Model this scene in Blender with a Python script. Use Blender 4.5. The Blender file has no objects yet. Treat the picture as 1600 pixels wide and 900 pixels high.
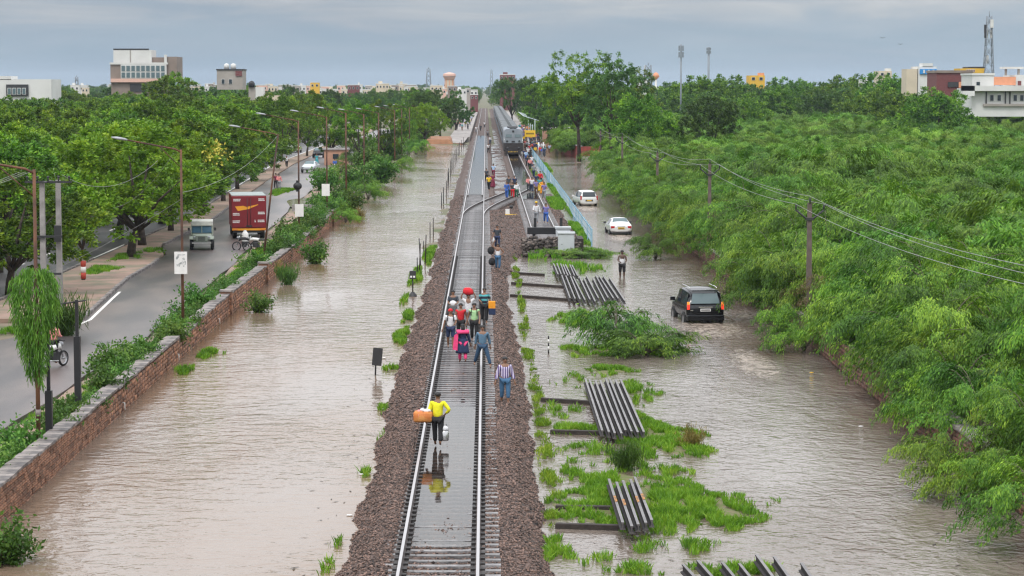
import bpy, math, random
import numpy as np
from mathutils import Vector, Matrix
random.seed(7)
rng = np.random.default_rng(7)
PI = math.pi
sc = bpy.context.scene
C = sc.collection

# ------------------------------------------------------------------ camera
CAM_H = 11.3
HAZE = 0.00007
FPX = 3700.0
pitch = math.atan(315.0 / FPX)
yaw = math.atan(41.0 / FPX * math.cos(pitch))
cam_d = bpy.data.cameras.new('camera')
cam = bpy.data.objects.new('camera', cam_d); C.objects.link(cam)
cam.location = (0, 0, CAM_H)
cam.rotation_euler = (PI / 2 - pitch, 0, -yaw)
cam_d.sensor_width = 36
cam_d.lens = 36 * FPX / 1600
cam_d.clip_start = 0.5
cam_d.clip_end = 20000
sc.camera = cam

# ------------------------------------------------------------------ world: overcast, a dark bank of cloud at the horizon
w = bpy.data.worlds.new('World'); sc.world = w; w.use_nodes = True
nt = w.node_tree; nt.nodes.clear()
N = nt.nodes.new; Lk = nt.links.new
out = N('ShaderNodeOutputWorld'); bg = N('ShaderNodeBackground')
tc = N('ShaderNodeTexCoord'); sep = N('ShaderNodeSeparateXYZ'); Lk(tc.outputs['Generated'], sep.inputs[0])
mp = N('ShaderNodeMapping'); mp.inputs['Scale'].default_value = (7, 7, 60); Lk(tc.outputs['Generated'], mp.inputs[0])
nz = N('ShaderNodeTexNoise'); nz.inputs['Scale'].default_value = 1.6; nz.inputs['Detail'].default_value = 7; nz.inputs['Roughness'].default_value = 0.55; nz.inputs['Distortion'].default_value = 0.6
Lk(mp.outputs[0], nz.inputs['Vector'])
mp2 = N('ShaderNodeMapping'); mp2.inputs['Scale'].default_value = (3.5, 3.5, 17); mp2.inputs['Location'].default_value = (3.1, 1.7, 0.4); Lk(tc.outputs['Generated'], mp2.inputs[0])
nz2 = N('ShaderNodeTexNoise'); nz2.inputs['Scale'].default_value = 1.5; nz2.inputs['Detail'].default_value = 6; nz2.inputs['Distortion'].default_value = 0.5
Lk(mp2.outputs[0], nz2.inputs['Vector'])
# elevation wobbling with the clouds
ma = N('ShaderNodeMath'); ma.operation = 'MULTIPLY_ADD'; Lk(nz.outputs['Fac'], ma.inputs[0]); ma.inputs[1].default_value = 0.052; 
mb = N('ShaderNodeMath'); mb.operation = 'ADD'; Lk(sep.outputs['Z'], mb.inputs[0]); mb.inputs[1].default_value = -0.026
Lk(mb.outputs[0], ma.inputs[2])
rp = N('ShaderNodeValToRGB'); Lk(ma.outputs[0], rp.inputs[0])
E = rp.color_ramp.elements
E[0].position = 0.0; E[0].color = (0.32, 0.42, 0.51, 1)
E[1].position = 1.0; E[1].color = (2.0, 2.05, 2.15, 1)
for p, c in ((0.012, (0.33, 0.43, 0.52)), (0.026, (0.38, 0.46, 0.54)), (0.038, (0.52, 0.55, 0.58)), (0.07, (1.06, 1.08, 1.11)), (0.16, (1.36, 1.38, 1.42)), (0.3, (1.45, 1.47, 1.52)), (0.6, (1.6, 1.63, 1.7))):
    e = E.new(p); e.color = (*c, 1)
mx = N('ShaderNodeMixRGB'); mx.blend_type = 'MULTIPLY'; mx.inputs[0].default_value = 1; Lk(rp.outputs[0], mx.inputs[1])
r2 = N('ShaderNodeValToRGB'); r2.color_ramp.elements[0].position = 0.3; r2.color_ramp.elements[0].color = (0.88, 0.90, 0.93, 1); r2.color_ramp.elements[1].position = 0.72; r2.color_ramp.elements[1].color = (1.10, 1.09, 1.07, 1)
Lk(nz2.outputs['Fac'], r2.inputs[0]); Lk(r2.outputs[0], mx.inputs[2])
SUN_EL, SUN_AZ = math.radians(55), math.radians(200)
sky = N('ShaderNodeTexSky'); sky.sky_type = 'NISHITA'; sky.sun_disc = False; sky.sun_elevation = SUN_EL; sky.sun_rotation = SUN_AZ
bsky = N('ShaderNodeBackground'); bsky.inputs[1].default_value = 0.05; Lk(sky.outputs[0], bsky.inputs[0])
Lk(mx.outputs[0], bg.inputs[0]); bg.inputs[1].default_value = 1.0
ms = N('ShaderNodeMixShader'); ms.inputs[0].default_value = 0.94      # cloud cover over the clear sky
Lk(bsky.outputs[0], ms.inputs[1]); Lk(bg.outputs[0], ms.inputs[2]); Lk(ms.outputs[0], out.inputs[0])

sd = bpy.data.lights.new('sun', 'SUN'); sun = bpy.data.objects.new('sun', sd); C.objects.link(sun)
sd.energy = 1.5; sd.angle = math.radians(14); sd.color = (1.0, 0.96, 0.9)
sun.rotation_euler = (PI / 2 - SUN_EL, 0, PI - SUN_AZ)
sc.view_settings.view_transform = 'Standard'; sc.view_settings.look = 'None'
sc.view_settings.exposure = 0.0; sc.view_settings.gamma = 1.0; sc.view_settings.use_curve_mapping = False
sc.render.engine = 'CYCLES'
cy = sc.cycles
cy.max_bounces = 5; cy.diffuse_bounces = 3; cy.glossy_bounces = 3; cy.transmission_bounces = 4; cy.transparent_max_bounces = 6; cy.volume_bounces = 0
cy.caustics_reflective = False; cy.caustics_refractive = False
cy.use_denoising = True
try: cy.denoiser = 'OPENIMAGEDENOISE'
except Exception: pass
cy.filter_width = 1.3

# ------------------------------------------------------------------ helpers
_cp, _sp, _cy, _sy = math.cos(pitch), math.sin(pitch), math.cos(yaw), math.sin(yaw)
def at(px, py, z=0.0):
    """the point of the level z that a spot of the photograph shows: (x, y)"""
    r = (px - 800) / FPX; u = (450 - py) / FPX
    d = (_cy * r + _sy * (_sp * u + _cp), -_sy * r + _cy * (_sp * u + _cp), _cp * u - _sp)
    t = (z - CAM_H) / d[2]
    return d[0] * t, d[1] * t
def hz(py, Y):
    """height of a spot seen at picture row py if it stands Y metres away"""
    return CAM_H - (py - 135) / FPX * Y
def xat(px, Y):
    return (px - 759) / FPX * Y

_mats = {}
def mat(name, col, rough=0.8, var=0.12, scale=3.0, bump=0.0, bscale=20.0, metal=0.0, col2=None, rnd=0.0, emit=None, spec=0.5, coat=0.0, detail=4.0, stretch=None, island=0.0, c2fac=(0.4, 0.62)):
    if name in _mats: return _mats[name]
    m = bpy.data.materials.new(name); m.use_nodes = True
    t = m.node_tree; n = t.nodes; b = n['Principled BSDF']
    b.inputs['Roughness'].default_value = rough; b.inputs['Metallic'].default_value = metal
    b.inputs['Specular IOR Level'].default_value = spec; b.inputs['Coat Weight'].default_value = coat
    tcn = n.new('ShaderNodeTexCoord'); vec = tcn.outputs['Object']
    if stretch:
        q = n.new('ShaderNodeMapping'); q.inputs['Scale'].default_value = stretch; t.links.new(vec, q.inputs[0]); vec = q.outputs[0]
    nn = n.new('ShaderNodeTexNoise'); nn.inputs['Scale'].default_value = scale; nn.inputs['Detail'].default_value = detail; t.links.new(vec, nn.inputs['Vector'])
    rr = n.new('ShaderNodeValToRGB'); t.links.new(nn.outputs['Fac'], rr.inputs[0])
    if col2 is None:
        a = [c * (1 - var * 1.6) for c in col]; bb = [min(1, c * (1 + var * 1.6)) for c in col]
        rr.color_ramp.elements[0].position = 0.25; rr.color_ramp.elements[1].position = 0.75
    else:
        a, bb = col, col2
        rr.color_ramp.elements[0].position = c2fac[0]; rr.color_ramp.elements[1].position = c2fac[1]
    rr.color_ramp.elements[0].color = (*a, 1); rr.color_ramp.elements[1].color = (*bb, 1)
    co = rr.outputs[0]
    for amount, src in ((rnd, 'ShaderNodeObjectInfo'), (island, 'ShaderNodeNewGeometry')):
        if amount:
            oi = n.new(src); mr = n.new('ShaderNodeMapRange')
            mr.inputs['To Min'].default_value = 1 - amount; mr.inputs['To Max'].default_value = 1 + amount
            t.links.new(oi.outputs['Random' if amount is rnd and src == 'ShaderNodeObjectInfo' else 'Random Per Island'], mr.inputs['Value'])
            hs = n.new('ShaderNodeHueSaturation'); t.links.new(co, hs.inputs['Color']); t.links.new(mr.outputs[0], hs.inputs['Value']); co = hs.outputs[0]
    t.links.new(co, b.inputs['Base Color'])
    if bump:
        bn = n.new('ShaderNodeTexNoise'); bn.inputs['Scale'].default_value = bscale; bn.inputs['Detail'].default_value = 5; t.links.new(vec, bn.inputs['Vector'])
        bp = n.new('ShaderNodeBump'); bp.inputs['Strength'].default_value = bump; bp.inputs['Distance'].default_value = 0.05; t.links.new(bn.outputs['Fac'], bp.inputs['Height']); t.links.new(bp.outputs[0], b.inputs['Normal'])
    if emit:
        b.inputs['Emission Color'].default_value = (*emit[:3], 1); b.inputs['Emission Strength'].default_value = emit[3]
    _mats[name] = m; return m

def leafmat(name, c1, c2, c3, trans=0.3, rnd=0.25, rough=0.5, nscale=0.5):
    """leaf colour: varies leaf by leaf, tree by tree and in broad patches"""
    if name in _mats: return _mats[name]
    m = bpy.data.materials.new(name); m.use_nodes = True
    t = m.node_tree; n = t.nodes; b = n['Principled BSDF']; o = n['Material Output']
    g = n.new('ShaderNodeNewGeometry'); oi = n.new('ShaderNodeObjectInfo')
    r = n.new('ShaderNodeValToRGB'); e = r.color_ramp.elements
    e[0].position = 0.0; e[0].color = (*c1, 1); e[1].position = 1.0; e[1].color = (*c3, 1); q = e.new(0.55); q.color = (*c2, 1)
    no = n.new('ShaderNodeTexNoise'); no.inputs['Scale'].default_value = nscale; no.inputs['Detail'].default_value = 2; t.links.new(g.outputs['Position'], no.inputs['Vector'])
    m1 = n.new('ShaderNodeMath'); m1.operation = 'MULTIPLY_ADD'; t.links.new(g.outputs['Random Per Island'], m1.inputs[0]); m1.inputs[1].default_value = 0.55
    m2 = n.new('ShaderNodeMath'); m2.operation = 'MULTIPLY_ADD'; t.links.new(no.outputs['Fac'], m2.inputs[0]); m2.inputs[1].default_value = 1.5; m2.inputs[2].default_value = -0.52
    t.links.new(m2.outputs[0], m1.inputs[2]); t.links.new(m1.outputs[0], r.inputs[0])
    mr = n.new('ShaderNodeMapRange'); mr.inputs['To Min'].default_value = 1 - rnd; mr.inputs['To Max'].default_value = 1 + rnd; t.links.new(oi.outputs['Random'], mr.inputs['Value'])
    m3 = n.new('ShaderNodeMath'); m3.operation = 'MULTIPLY_ADD'; t.links.new(oi.outputs['Random'], m3.inputs[0]); m3.inputs[1].default_value = 0.028; m3.inputs[2].default_value = 0.484
    hs = n.new('ShaderNodeHueSaturation'); t.links.new(r.outputs[0], hs.inputs['Color']); t.links.new(mr.outputs[0], hs.inputs['Value']); t.links.new(m3.outputs[0], hs.inputs['Hue'])
    t.links.new(hs.outputs[0], b.inputs['Base Color']); b.inputs['Roughness'].default_value = rough; b.inputs['Specular IOR Level'].default_value = 0.25
    tr = n.new('ShaderNodeBsdfTranslucent'); t.links.new(hs.outputs[0], tr.inputs[0])
    mxs = n.new('ShaderNodeMixShader'); mxs.inputs[0].default_value = trans
    t.links.new(b.outputs[0], mxs.inputs[1]); t.links.new(tr.outputs[0], mxs.inputs[2]); t.links.new(mxs.outputs[0], o.inputs[0])
    _mats[name] = m; return m

def link(o, parent=None, label=None, cat=None, group=None, kind=None):
    if o.name not in C.objects: C.objects.link(o)
    if parent is not None: o.parent = parent
    if label: o['label'] = label
    if cat: o['category'] = cat
    if group: o['group'] = group
    if kind: o['kind'] = kind
    return o
def empty(name, loc=(0, 0, 0), rz=0, label=None, cat=None, group=None, kind=None):
    o = bpy.data.objects.new(name, None); o.location = loc; o.rotation_euler = (0, 0, rz); o.empty_display_size = 0.3
    return link(o, None, label, cat, group, kind)
def np_mesh(name, V, F, m, smooth=False):
    """a mesh straight from arrays: V (n,3), F (k,3 or 4)"""
    V = np.asarray(V, dtype=np.float32); F = np.asarray(F, dtype=np.int32)
    me = bpy.data.meshes.new(name); k = F.shape[1]
    me.vertices.add(len(V)); me.vertices.foreach_set('co', V.ravel())
    me.loops.add(F.size); me.loops.foreach_set('vertex_index', F.ravel())
    me.polygons.add(len(F)); me.polygons.foreach_set('loop_start', np.arange(0, F.size, k, dtype=np.int32)); me.polygons.foreach_set('loop_total', np.full(len(F), k, dtype=np.int32))
    if smooth: me.polygons.foreach_set('use_smooth', np.ones(len(F), dtype=bool))
    me.materials.append(m); me.update(calc_edges=True); return me
def np_obj(name, V, F, m, parent=None, smooth=False, **k):
    return link(bpy.data.objects.new(name, np_mesh(name, V, F, m, smooth)), parent, **k)

class MB:
    def __init__(s): s.v = []; s.f = []; s.mi = []; s.mats = []; s.cur = 0; s.sm = []
    def use(s, m):
        if m not in s.mats: s.mats.append(m)
        s.cur = s.mats.index(m); return s
    def add(s, vs, fs, smooth=False):
        b = len(s.v); s.v += [tuple(p) for p in vs]
        for f in fs: s.f.append([b + i for i in f]); s.mi.append(s.cur); s.sm.append(smooth)
        return s
    def box(s, x0, x1, y0, y1, z0, z1, rz=0, o=(0, 0, 0)):
        vs = [(x, y, z) for z in (z0, z1) for x, y in ((x0, y0), (x1, y0), (x1, y1), (x0, y1))]
        if rz or o != (0, 0, 0):
            c, n = math.cos(rz), math.sin(rz); vs = [(x * c - y * n + o[0], x * n + y * c + o[1], z + o[2]) for x, y, z in vs]
        return s.add(vs, [(0, 3, 2, 1), (4, 5, 6, 7), (0, 1, 5, 4), (1, 2, 6, 5), (2, 3, 7, 6), (3, 0, 4, 7)])
    def tube(s, pts, rad, n=6, smooth=True, cap=True):
        pts = [Vector(p) for p in pts]
        if not isinstance(rad, (list, tuple)): rad = [rad] * len(pts)
        b = len(s.v); ref = None
        for i, p in enumerate(pts):
            t = (pts[min(i + 1, len(pts) - 1)] - pts[max(i - 1, 0)]).normalized()
            if ref is None or abs(t.dot(ref)) > 0.95: ref = Vector((0, 0, 1)) if abs(t.z) < 0.9 else Vector((1, 0, 0))
            a = t.cross(ref).normalized(); c = t.cross(a)
            for k in range(n):
                th = 2 * PI * k / n; q = p + (a * math.cos(th) + c * math.sin(th)) * rad[i]; s.v.append(tuple(q))
        for i in range(len(pts) - 1):
            for k in range(n):
                s.f.append([b + i * n + k, b + i * n + (k + 1) % n, b + (i + 1) * n + (k + 1) % n, b + (i + 1) * n + k]); s.mi.append(s.cur); s.sm.append(smooth)
        if cap:
            s.f.append([b + k for k in range(n)][::-1]); s.mi.append(s.cur); s.sm.append(False)
            e = b + (len(pts) - 1) * n; s.f.append([e + k for k in range(n)]); s.mi.append(s.cur); s.sm.append(False)
        return s
    def lathe(s, prof, n=16, o=(0, 0, 0), smooth=True):
        b = len(s.v)
        for r, z in prof:
            for k in range(n): th = 2 * PI * k / n; s.v.append((o[0] + r * math.cos(th), o[1] + r * math.sin(th), o[2] + z))
        for i in range(len(prof) - 1):
            for k in range(n):
                s.f.append([b + i * n + k, b + i * n + (k + 1) % n, b + (i + 1) * n + (k + 1) % n, b + (i + 1) * n + k]); s.mi.append(s.cur); s.sm.append(smooth)
        return s
    def ball(s, c, r, n=8, sq=(1, 1, 1)):
        prof = []; b = len(s.v); m = max(4, n // 2 + 1)
        for i in range(m + 1):
            ph = -PI / 2 + PI * i / m
            for k in range(n):
                th = 2 * PI * k / n; s.v.append((c[0] + r * sq[0] * math.cos(ph) * math.cos(th), c[1] + r * sq[1] * math.cos(ph) * math.sin(th), c[2] + r * sq[2] * math.sin(ph)))
        for i in range(m):
            for k in range(n):
                s.f.append([b + i * n + k, b + i * n + (k + 1) % n, b + (i + 1) * n + (k + 1) % n, b + (i + 1) * n + k]); s.mi.append(s.cur); s.sm.append(True)
        return s
    def loft(s, rings, smooth=True, closed=True, cap=True):
        n = len(rings[0]); b = len(s.v)
        for r in rings: s.v += [tuple(p) for p in r]
        for i in range(len(rings) - 1):
            for k in range(n if closed else n - 1):
                s.f.append([b + i * n + k, b + i * n + (k + 1) % n, b + (i + 1) * n + (k + 1) % n, b + (i + 1) * n + k]); s.mi.append(s.cur); s.sm.append(smooth)
        if cap:
            s.f.append([b + k for k in range(n)][::-1]); s.mi.append(s.cur); s.sm.append(False)
            e = b + (len(rings) - 1) * n; s.f.append([e + k for k in range(n)]); s.mi.append(s.cur); s.sm.append(False)
        return s
    def quad(s, a, b, c, d, t=0.0):
        """a panel with thickness t along its normal"""
        a, b, c, d = map(Vector, (a, b, c, d)); n = (b - a).cross(d - a).normalized()
        if not t: return s.add((a, b, c, d), [(0, 1, 2, 3)])
        q = [p + n * t for p in (a, b, c, d)]
        return s.add([a, b, c, d] + q, [(3, 2, 1, 0), (4, 5, 6, 7), (0, 1, 5, 4), (1, 2, 6, 5), (2, 3, 7, 6), (3, 0, 4, 7)])
    def mesh(s, name):
        me = bpy.data.meshes.new(name); me.from_pydata(s.v, [], s.f)
        for m in s.mats: me.materials.append(m)
        me.polygons.foreach_set('material_index', s.mi); me.polygons.foreach_set('use_smooth', s.sm); me.update(); return me
    def obj(s, name, parent=None, bevel=0, **k):
        o = bpy.data.objects.new(name, s.mesh(name)); link(o, parent, **k)
        if bevel:
            b = o.modifiers.new('bevel', 'BEVEL'); b.width = bevel; b.segments = 2; b.limit_method = 'ANGLE'
        return o

def copy_tree(o, parent=None, loc=None, rz=None, scale=None, label=None, mats=None):
    c = o.copy(); C.objects.link(c)
    if parent is not None: c.parent = parent
    if loc is not None: c.location = loc
    if rz is not None: c.rotation_euler = (0, 0, rz)
    if scale is not None: c.scale = (scale,) * 3 if not isinstance(scale, (tuple, list)) else scale
    if label: c['label'] = label
    for ch in list(o.children):
        d = copy_tree(ch, c)
        st = ch.name.split('.')[0]
        if mats and st in mats and d.data:
            d.material_slots[0].link = 'OBJECT'; d.material_slots[0].material = mats[st]
    return c

def fbm(x, y, sc_=1.0, oct_=4, seed=0):
    """smooth value noise on arrays"""
    x = np.asarray(x, float); y = np.asarray(y, float); tot = np.zeros_like(x); amp = 1; fr = sc_; nrm = 0
    for o_ in range(oct_):
        r = np.random.default_rng(seed + o_ * 13).random((257, 257)); X = (x * fr) % 256; Y = (y * fr) % 256
        xi = X.astype(int); yi = Y.astype(int); fx = X - xi; fy = Y - yi; fx = fx * fx * (3 - 2 * fx); fy = fy * fy * (3 - 2 * fy)
        a = r[xi, yi]; b = r[xi + 1, yi]; c = r[xi, yi + 1]; d = r[xi + 1, yi + 1]
        tot += amp * ((a * (1 - fx) + b * fx) * (1 - fy) + (c * (1 - fx) + d * fx) * fy); nrm += amp; amp *= 0.5; fr *= 2.03
    return tot / nrm

def leaves(c, d, nrm, L, W):
    """diamond leaves: centres, directions, normals -> V, F"""
    c = np.asarray(c); d = d / (np.linalg.norm(d, axis=1, keepdims=True) + 1e-9); s_ = np.cross(d, nrm); s_ /= (np.linalg.norm(s_, axis=1, keepdims=True) + 1e-9)
    L = np.broadcast_to(np.asarray(L, float), (len(c),))[:, None]; W = np.broadcast_to(np.asarray(W, float), (len(c),))[:, None]
    V = np.stack([c - d * L * .5, c - s_ * W * .5 + d * L * .05, c + d * L * .5, c + s_ * W * .5 + d * L * .05], 1).reshape(-1, 3)
    return V, np.arange(len(V)).reshape(-1, 4)
def fronds(c, d, L, W, droop=0.5):
    """narrow bent strips, hanging at the tip"""
    n_ = len(c); d = d / (np.linalg.norm(d, axis=1, keepdims=True) + 1e-9); up = np.array([[0, 0, 1.0]]) + rng.normal(0, .45, (n_, 3)); s_ = np.cross(d, up); s_ /= (np.linalg.norm(s_, axis=1, keepdims=True) + 1e-9)
    L = np.broadcast_to(np.asarray(L, float), (n_,))[:, None]; W = np.broadcast_to(np.asarray(W, float), (n_,))[:, None]
    dz = np.zeros((n_, 3)); dz[:, 2] = -1
    m_ = c + d * L * .5 + dz * L * droop * .15; t_ = c + d * L * .92 + dz * L * droop * .6
    V = np.stack([c - s_ * W * .2, c + s_ * W * .2, m_ + s_ * W * .5, m_ - s_ * W * .5, t_ + s_ * W * .15, t_ - s_ * W * .15], 1).reshape(-1, 3)
    b = np.arange(n_)[:, None] * 6
    F = np.concatenate([b + np.array([[0, 1, 2, 3]]), b + np.array([[3, 2, 4, 5]])], 0)
    return V, F
def rand_dirs(n_, up=0.0):
    v = rng.normal(0, 1, (n_, 3)); v[:, 2] += up; return v / (np.linalg.norm(v, axis=1, keepdims=True) + 1e-9)

# ------------------------------------------------------------------ materials of the setting
m_dirt = mat('dirt', (0.30, 0.20, 0.155), 0.85, scale=0.6, col2=(0.17, 0.15, 0.10), bump=0.5, bscale=6)
m_mud = mat('pale mud', (0.42, 0.36, 0.31), 0.35, scale=0.8, col2=(0.27, 0.22, 0.18), bump=0.3, bscale=5)
m_asph = mat('wet asphalt', (0.070, 0.060, 0.063), 0.33, scale=0.5, col2=(0.150, 0.118, 0.110), bump=0.25, bscale=40, stretch=(1, 0.25, 1))
m_asph2 = mat('dark asphalt', (0.06, 0.057, 0.06), 0.45, scale=0.3, col2=(0.095, 0.088, 0.088), bump=0.2, bscale=40)
m_line = mat('road paint', (0.78, 0.76, 0.72), 0.6, var=0.15, scale=4, col2=(0.5, 0.47, 0.44), c2fac=(0.5, 0.75))
m_stone_w = mat('red wall stone', (0.35, 0.17, 0.095), 0.8, scale=4, col2=(0.125, 0.072, 0.05), bump=0.6, bscale=14, rnd=0.45)
m_stone_j = mat('red wall stone joined', (0.35, 0.17, 0.095), 0.8, scale=4, col2=(0.125, 0.072, 0.05), bump=0.6, bscale=14, island=0.45)
m_mortar = mat('mortar', (0.16, 0.12, 0.10), 0.95, scale=8, bump=0.5)
m_cap = mat('cap stone', (0.27, 0.235, 0.215), 0.7, scale=2.2, col2=(0.10, 0.09, 0.088), bump=0.5, bscale=12, rnd=0.2)
m_balbed = mat('ballast bed', (0.035, 0.024, 0.020), 0.8, scale=9, col2=(0.15, 0.095, 0.075), bump=1.0, bscale=18, detail=6)
m_bal = mat('ballast stone', (0.135, 0.085, 0.066), 0.6, scale=2, var=0.2, island=0.97)
m_concrete = mat('sleeper concrete', (0.20, 0.19, 0.19), 0.28, scale=4, col2=(0.075, 0.07, 0.072), bump=0.4, bscale=20, rnd=0.25)
m_railtop = mat('polished rail head', (0.54, 0.52, 0.52), 0.34, var=0.05, metal=0.9, scale=1, stretch=(8, 0.3, 1))
m_railweb = mat('rusty rail web', (0.06, 0.045, 0.04), 0.7, scale=4, bump=0.3)
m_clip = mat('dark clip', (0.02, 0.017, 0.016), 0.6)
m_black = mat('black', (0.015, 0.015, 0.017), 0.5)
m_steelbar = mat('stacked rail steel', (0.15, 0.135, 0.135), 0.33, scale=2, col2=(0.09, 0.08, 0.08), metal=0.3, rnd=0.2)
m_rust = mat('rust', (0.26, 0.10, 0.045), 0.75, scale=4, col2=(0.10, 0.045, 0.03), bump=0.3)
m_timber = mat('wet dark timber', (0.030, 0.022, 0.018), 0.75, scale=6, bump=0.3, var=0.25)
m_white = mat('white paint', (0.78, 0.77, 0.75), 0.5, var=0.05)

# ------------------------------------------------------------------ ground: one sheet to the horizon
def ground():
    xs = np.array([-7000, -900, -300, -150, -80, -50, -34, -30, -26, -22, -19, -17, -15, -14, -13.2, -12.75, -12.7, -11.5, -8, -6, -4.5, -3.5, -2, 0, 1, 2, 3, 4, 5, 6, 7, 8, 10, 12, 13.5, 14.35, 14.4, 15, 18, 25, 40, 80, 160, 350, 900, 7000], float)
    ys = np.concatenate([[-400, 0], np.arange(30, 480, 3.0), np.arange(480, 1100, 20.0), [1200, 1500, 2000, 3000, 5000, 9000]])
    X, Y = np.meshgrid(xs, ys); Z = np.full_like(X, 0.42)
    n_ = fbm(X + 50, Y + 10, 0.35, 3, 3) - .5
    Z += np.where((np.abs(X) < 200), n_ * .12, 0)
    flood = (X > -12.72) & (X < 14.38)
    far = np.clip((Y - 455) / 8, 0, 1)
    Z = np.where(flood, -0.5 * (1 - far) + 0.25 * far + n_ * .1, Z)
    right = flood & (X > 1.5) & (X < 7.2)
    Z = np.where(right, -0.11 + n_ * .16, Z)
    leftmud = flood & (X > -5.2) & (X < -3)
    Z = np.where(leftmud & (Y > 150), -0.07 + n_ * .18 + (X + 5.2) * .04, Z)
    Z = np.where((X > 7.1) & flood & (Y > 455), .3, Z)
    nx = len(xs); F = []
    idx = np.arange(len(ys) * nx).reshape(len(ys), nx)
    F = np.stack([idx[:-1, :-1], idx[:-1, 1:], idx[1:, 1:], idx[1:, :-1]], -1).reshape(-1, 4)
    V = np.stack([X, Y, Z], -1).reshape(-1, 3)
    m = mat('earth', (0.19, 0.145, 0.10), 0.8, scale=0.25, col2=(0.07, 0.095, 0.03), bump=0.5, bscale=4, c2fac=(0.38, 0.6))
    np_obj('ground', V, F, m, kind='structure')
ground()

# ------------------------------------------------------------------ flood water
WAKES = []
def watermat(name, c1, c2, rough, bumps, wakes=(), foamc=(0.48, 0.40, 0.33)):
    m = bpy.data.materials.new(name); m.use_nodes = True
    t = m.node_tree; n = t.nodes; b = n['Principled BSDF']; lk = t.links.new
    b.inputs['Roughness'].default_value = rough; b.inputs['IOR'].default_value = 1.33
    g = n.new('ShaderNodeNewGeometry'); pos = g.outputs['Position']
    def noise(scale, st, det=3, dist=0.0, rot=0.0):
        q = n.new('ShaderNodeMapping'); q.inputs['Scale'].default_value = st; q.inputs['Rotation'].default_value = (0, 0, rot); lk(pos, q.inputs[0])
        a = n.new('ShaderNodeTexNoise'); a.inputs['Scale'].default_value = scale; a.inputs['Detail'].default_value = det; a.inputs['Distortion'].default_value = dist; lk(q.outputs[0], a.inputs['Vector']); return a.outputs['Fac']
    big = noise(0.13, (1, 0.35, 1), 3, .5)
    r = n.new('ShaderNodeValToRGB'); r.color_ramp.elements[0].position = 0.38; r.color_ramp.elements[1].position = 0.64
    r.color_ramp.elements[0].color = (*c1, 1); r.color_ramp.elements[1].color = (*c2, 1); lk(big, r.inputs[0]); col = r.outputs[0]
    h = None
    calm = n.new('ShaderNodeMapRange'); lk(noise(0.09, (1, 0.4, 1), 2), calm.inputs[0]); calm.inputs['From Min'].default_value = 0.35; calm.inputs['From Max'].default_value = 0.62; calm.inputs['To Min'].default_value = 0.25; calm.inputs['To Max'].default_value = 1.25
    for scale, st, amp, dist, rot in bumps:
        a = n.new('ShaderNodeMath'); a.operation = 'MULTIPLY_ADD'; lk(noise(scale, st, 3, dist, rot), a.inputs[0]); a.inputs[1].default_value = amp
        if h is not None: lk(h, a.inputs[2])
        else: a.inputs[2].default_value = 0
        h = a.outputs[0]
    a = n.new('ShaderNodeMath'); a.operation = 'MULTIPLY'; lk(h, a.inputs[0]); lk(calm.outputs[0], a.inputs[1]); h = a.outputs[0]
    if wakes:
        tot = None
        for (wx, wy, rx, ry) in wakes:
            q = n.new('ShaderNodeVectorMath'); q.operation = 'SUBTRACT'; lk(pos, q.inputs[0]); q.inputs[1].default_value = (wx, wy, 0)
            q2 = n.new('ShaderNodeVectorMath'); q2.operation = 'MULTIPLY'; lk(q.outputs[0], q2.inputs[0]); q2.inputs[1].default_value = (1 / rx, 1 / ry, 0)
            q3 = n.new('ShaderNodeVectorMath'); q3.operation = 'LENGTH'; lk(q2.outputs[0], q3.inputs[0])
            mr = n.new('ShaderNodeMapRange'); mr.interpolation_type = 'SMOOTHSTEP'; lk(q3.outputs['Value'], mr.inputs[0]); mr.inputs['From Min'].default_value = 1.0; mr.inputs['From Max'].default_value = 0.1; mr.inputs['To Min'].default_value = 0; mr.inputs['To Max'].default_value = 1
            if tot is None: tot = mr.outputs[0]
            else:
                mm = n.new('ShaderNodeMath'); mm.operation = 'MAXIMUM'; lk(tot, mm.inputs[0]); lk(mr.outputs[0], mm.inputs[1]); tot = mm.outputs[0]
        churn = noise(3.2, (1, 0.6, 1), 5, 1.2)
        a = n.new('ShaderNodeMath'); a.operation = 'MULTIPLY'; lk(churn, a.inputs[0]); lk(tot, a.inputs[1])
        a2 = n.new('ShaderNodeMath'); a2.operation = 'MULTIPLY_ADD'; lk(a.outputs[0], a2.inputs[0]); a2.inputs[1].default_value = 0.26; lk(h, a2.inputs[2]); h = a2.outputs[0]
        f = n.new('ShaderNodeMath'); f.operation = 'MULTIPLY'; lk(noise(2.1, (1, 0.55, 1), 6, 1.8), f.inputs[0]); lk(tot, f.inputs[1])
        fr = n.new('ShaderNodeMapRange'); lk(f.outputs[0], fr.inputs[0]); fr.inputs['From Min'].default_value = 0.30; fr.inputs['From Max'].default_value = 0.74
        mx_ = n.new('ShaderNodeMixRGB'); lk(fr.outputs[0], mx_.inputs[0]); lk(col, mx_.inputs[1]); mx_.inputs[2].default_value = (*foamc, 1); col = mx_.outputs[0]
        rr_ = n.new('ShaderNodeMapRange'); lk(fr.outputs[0], rr_.inputs[0]); rr_.inputs['To Min'].default_value = rough; rr_.inputs['To Max'].default_value = 0.6; lk(rr_.outputs[0], b.inputs['Roughness'])
    lk(col, b.inputs['Base Color'])
    bp = n.new('ShaderNodeBump'); bp.inputs['Strength'].default_value = 1.0; bp.inputs['Distance'].default_value = 1.0; lk(h, bp.inputs['Height']); lk(bp.outputs[0], b.inputs['Normal'])
    return m
suv_p = at(1095, 505); sed_p = at(968, 367); mpv_p = at(915, 322)
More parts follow.
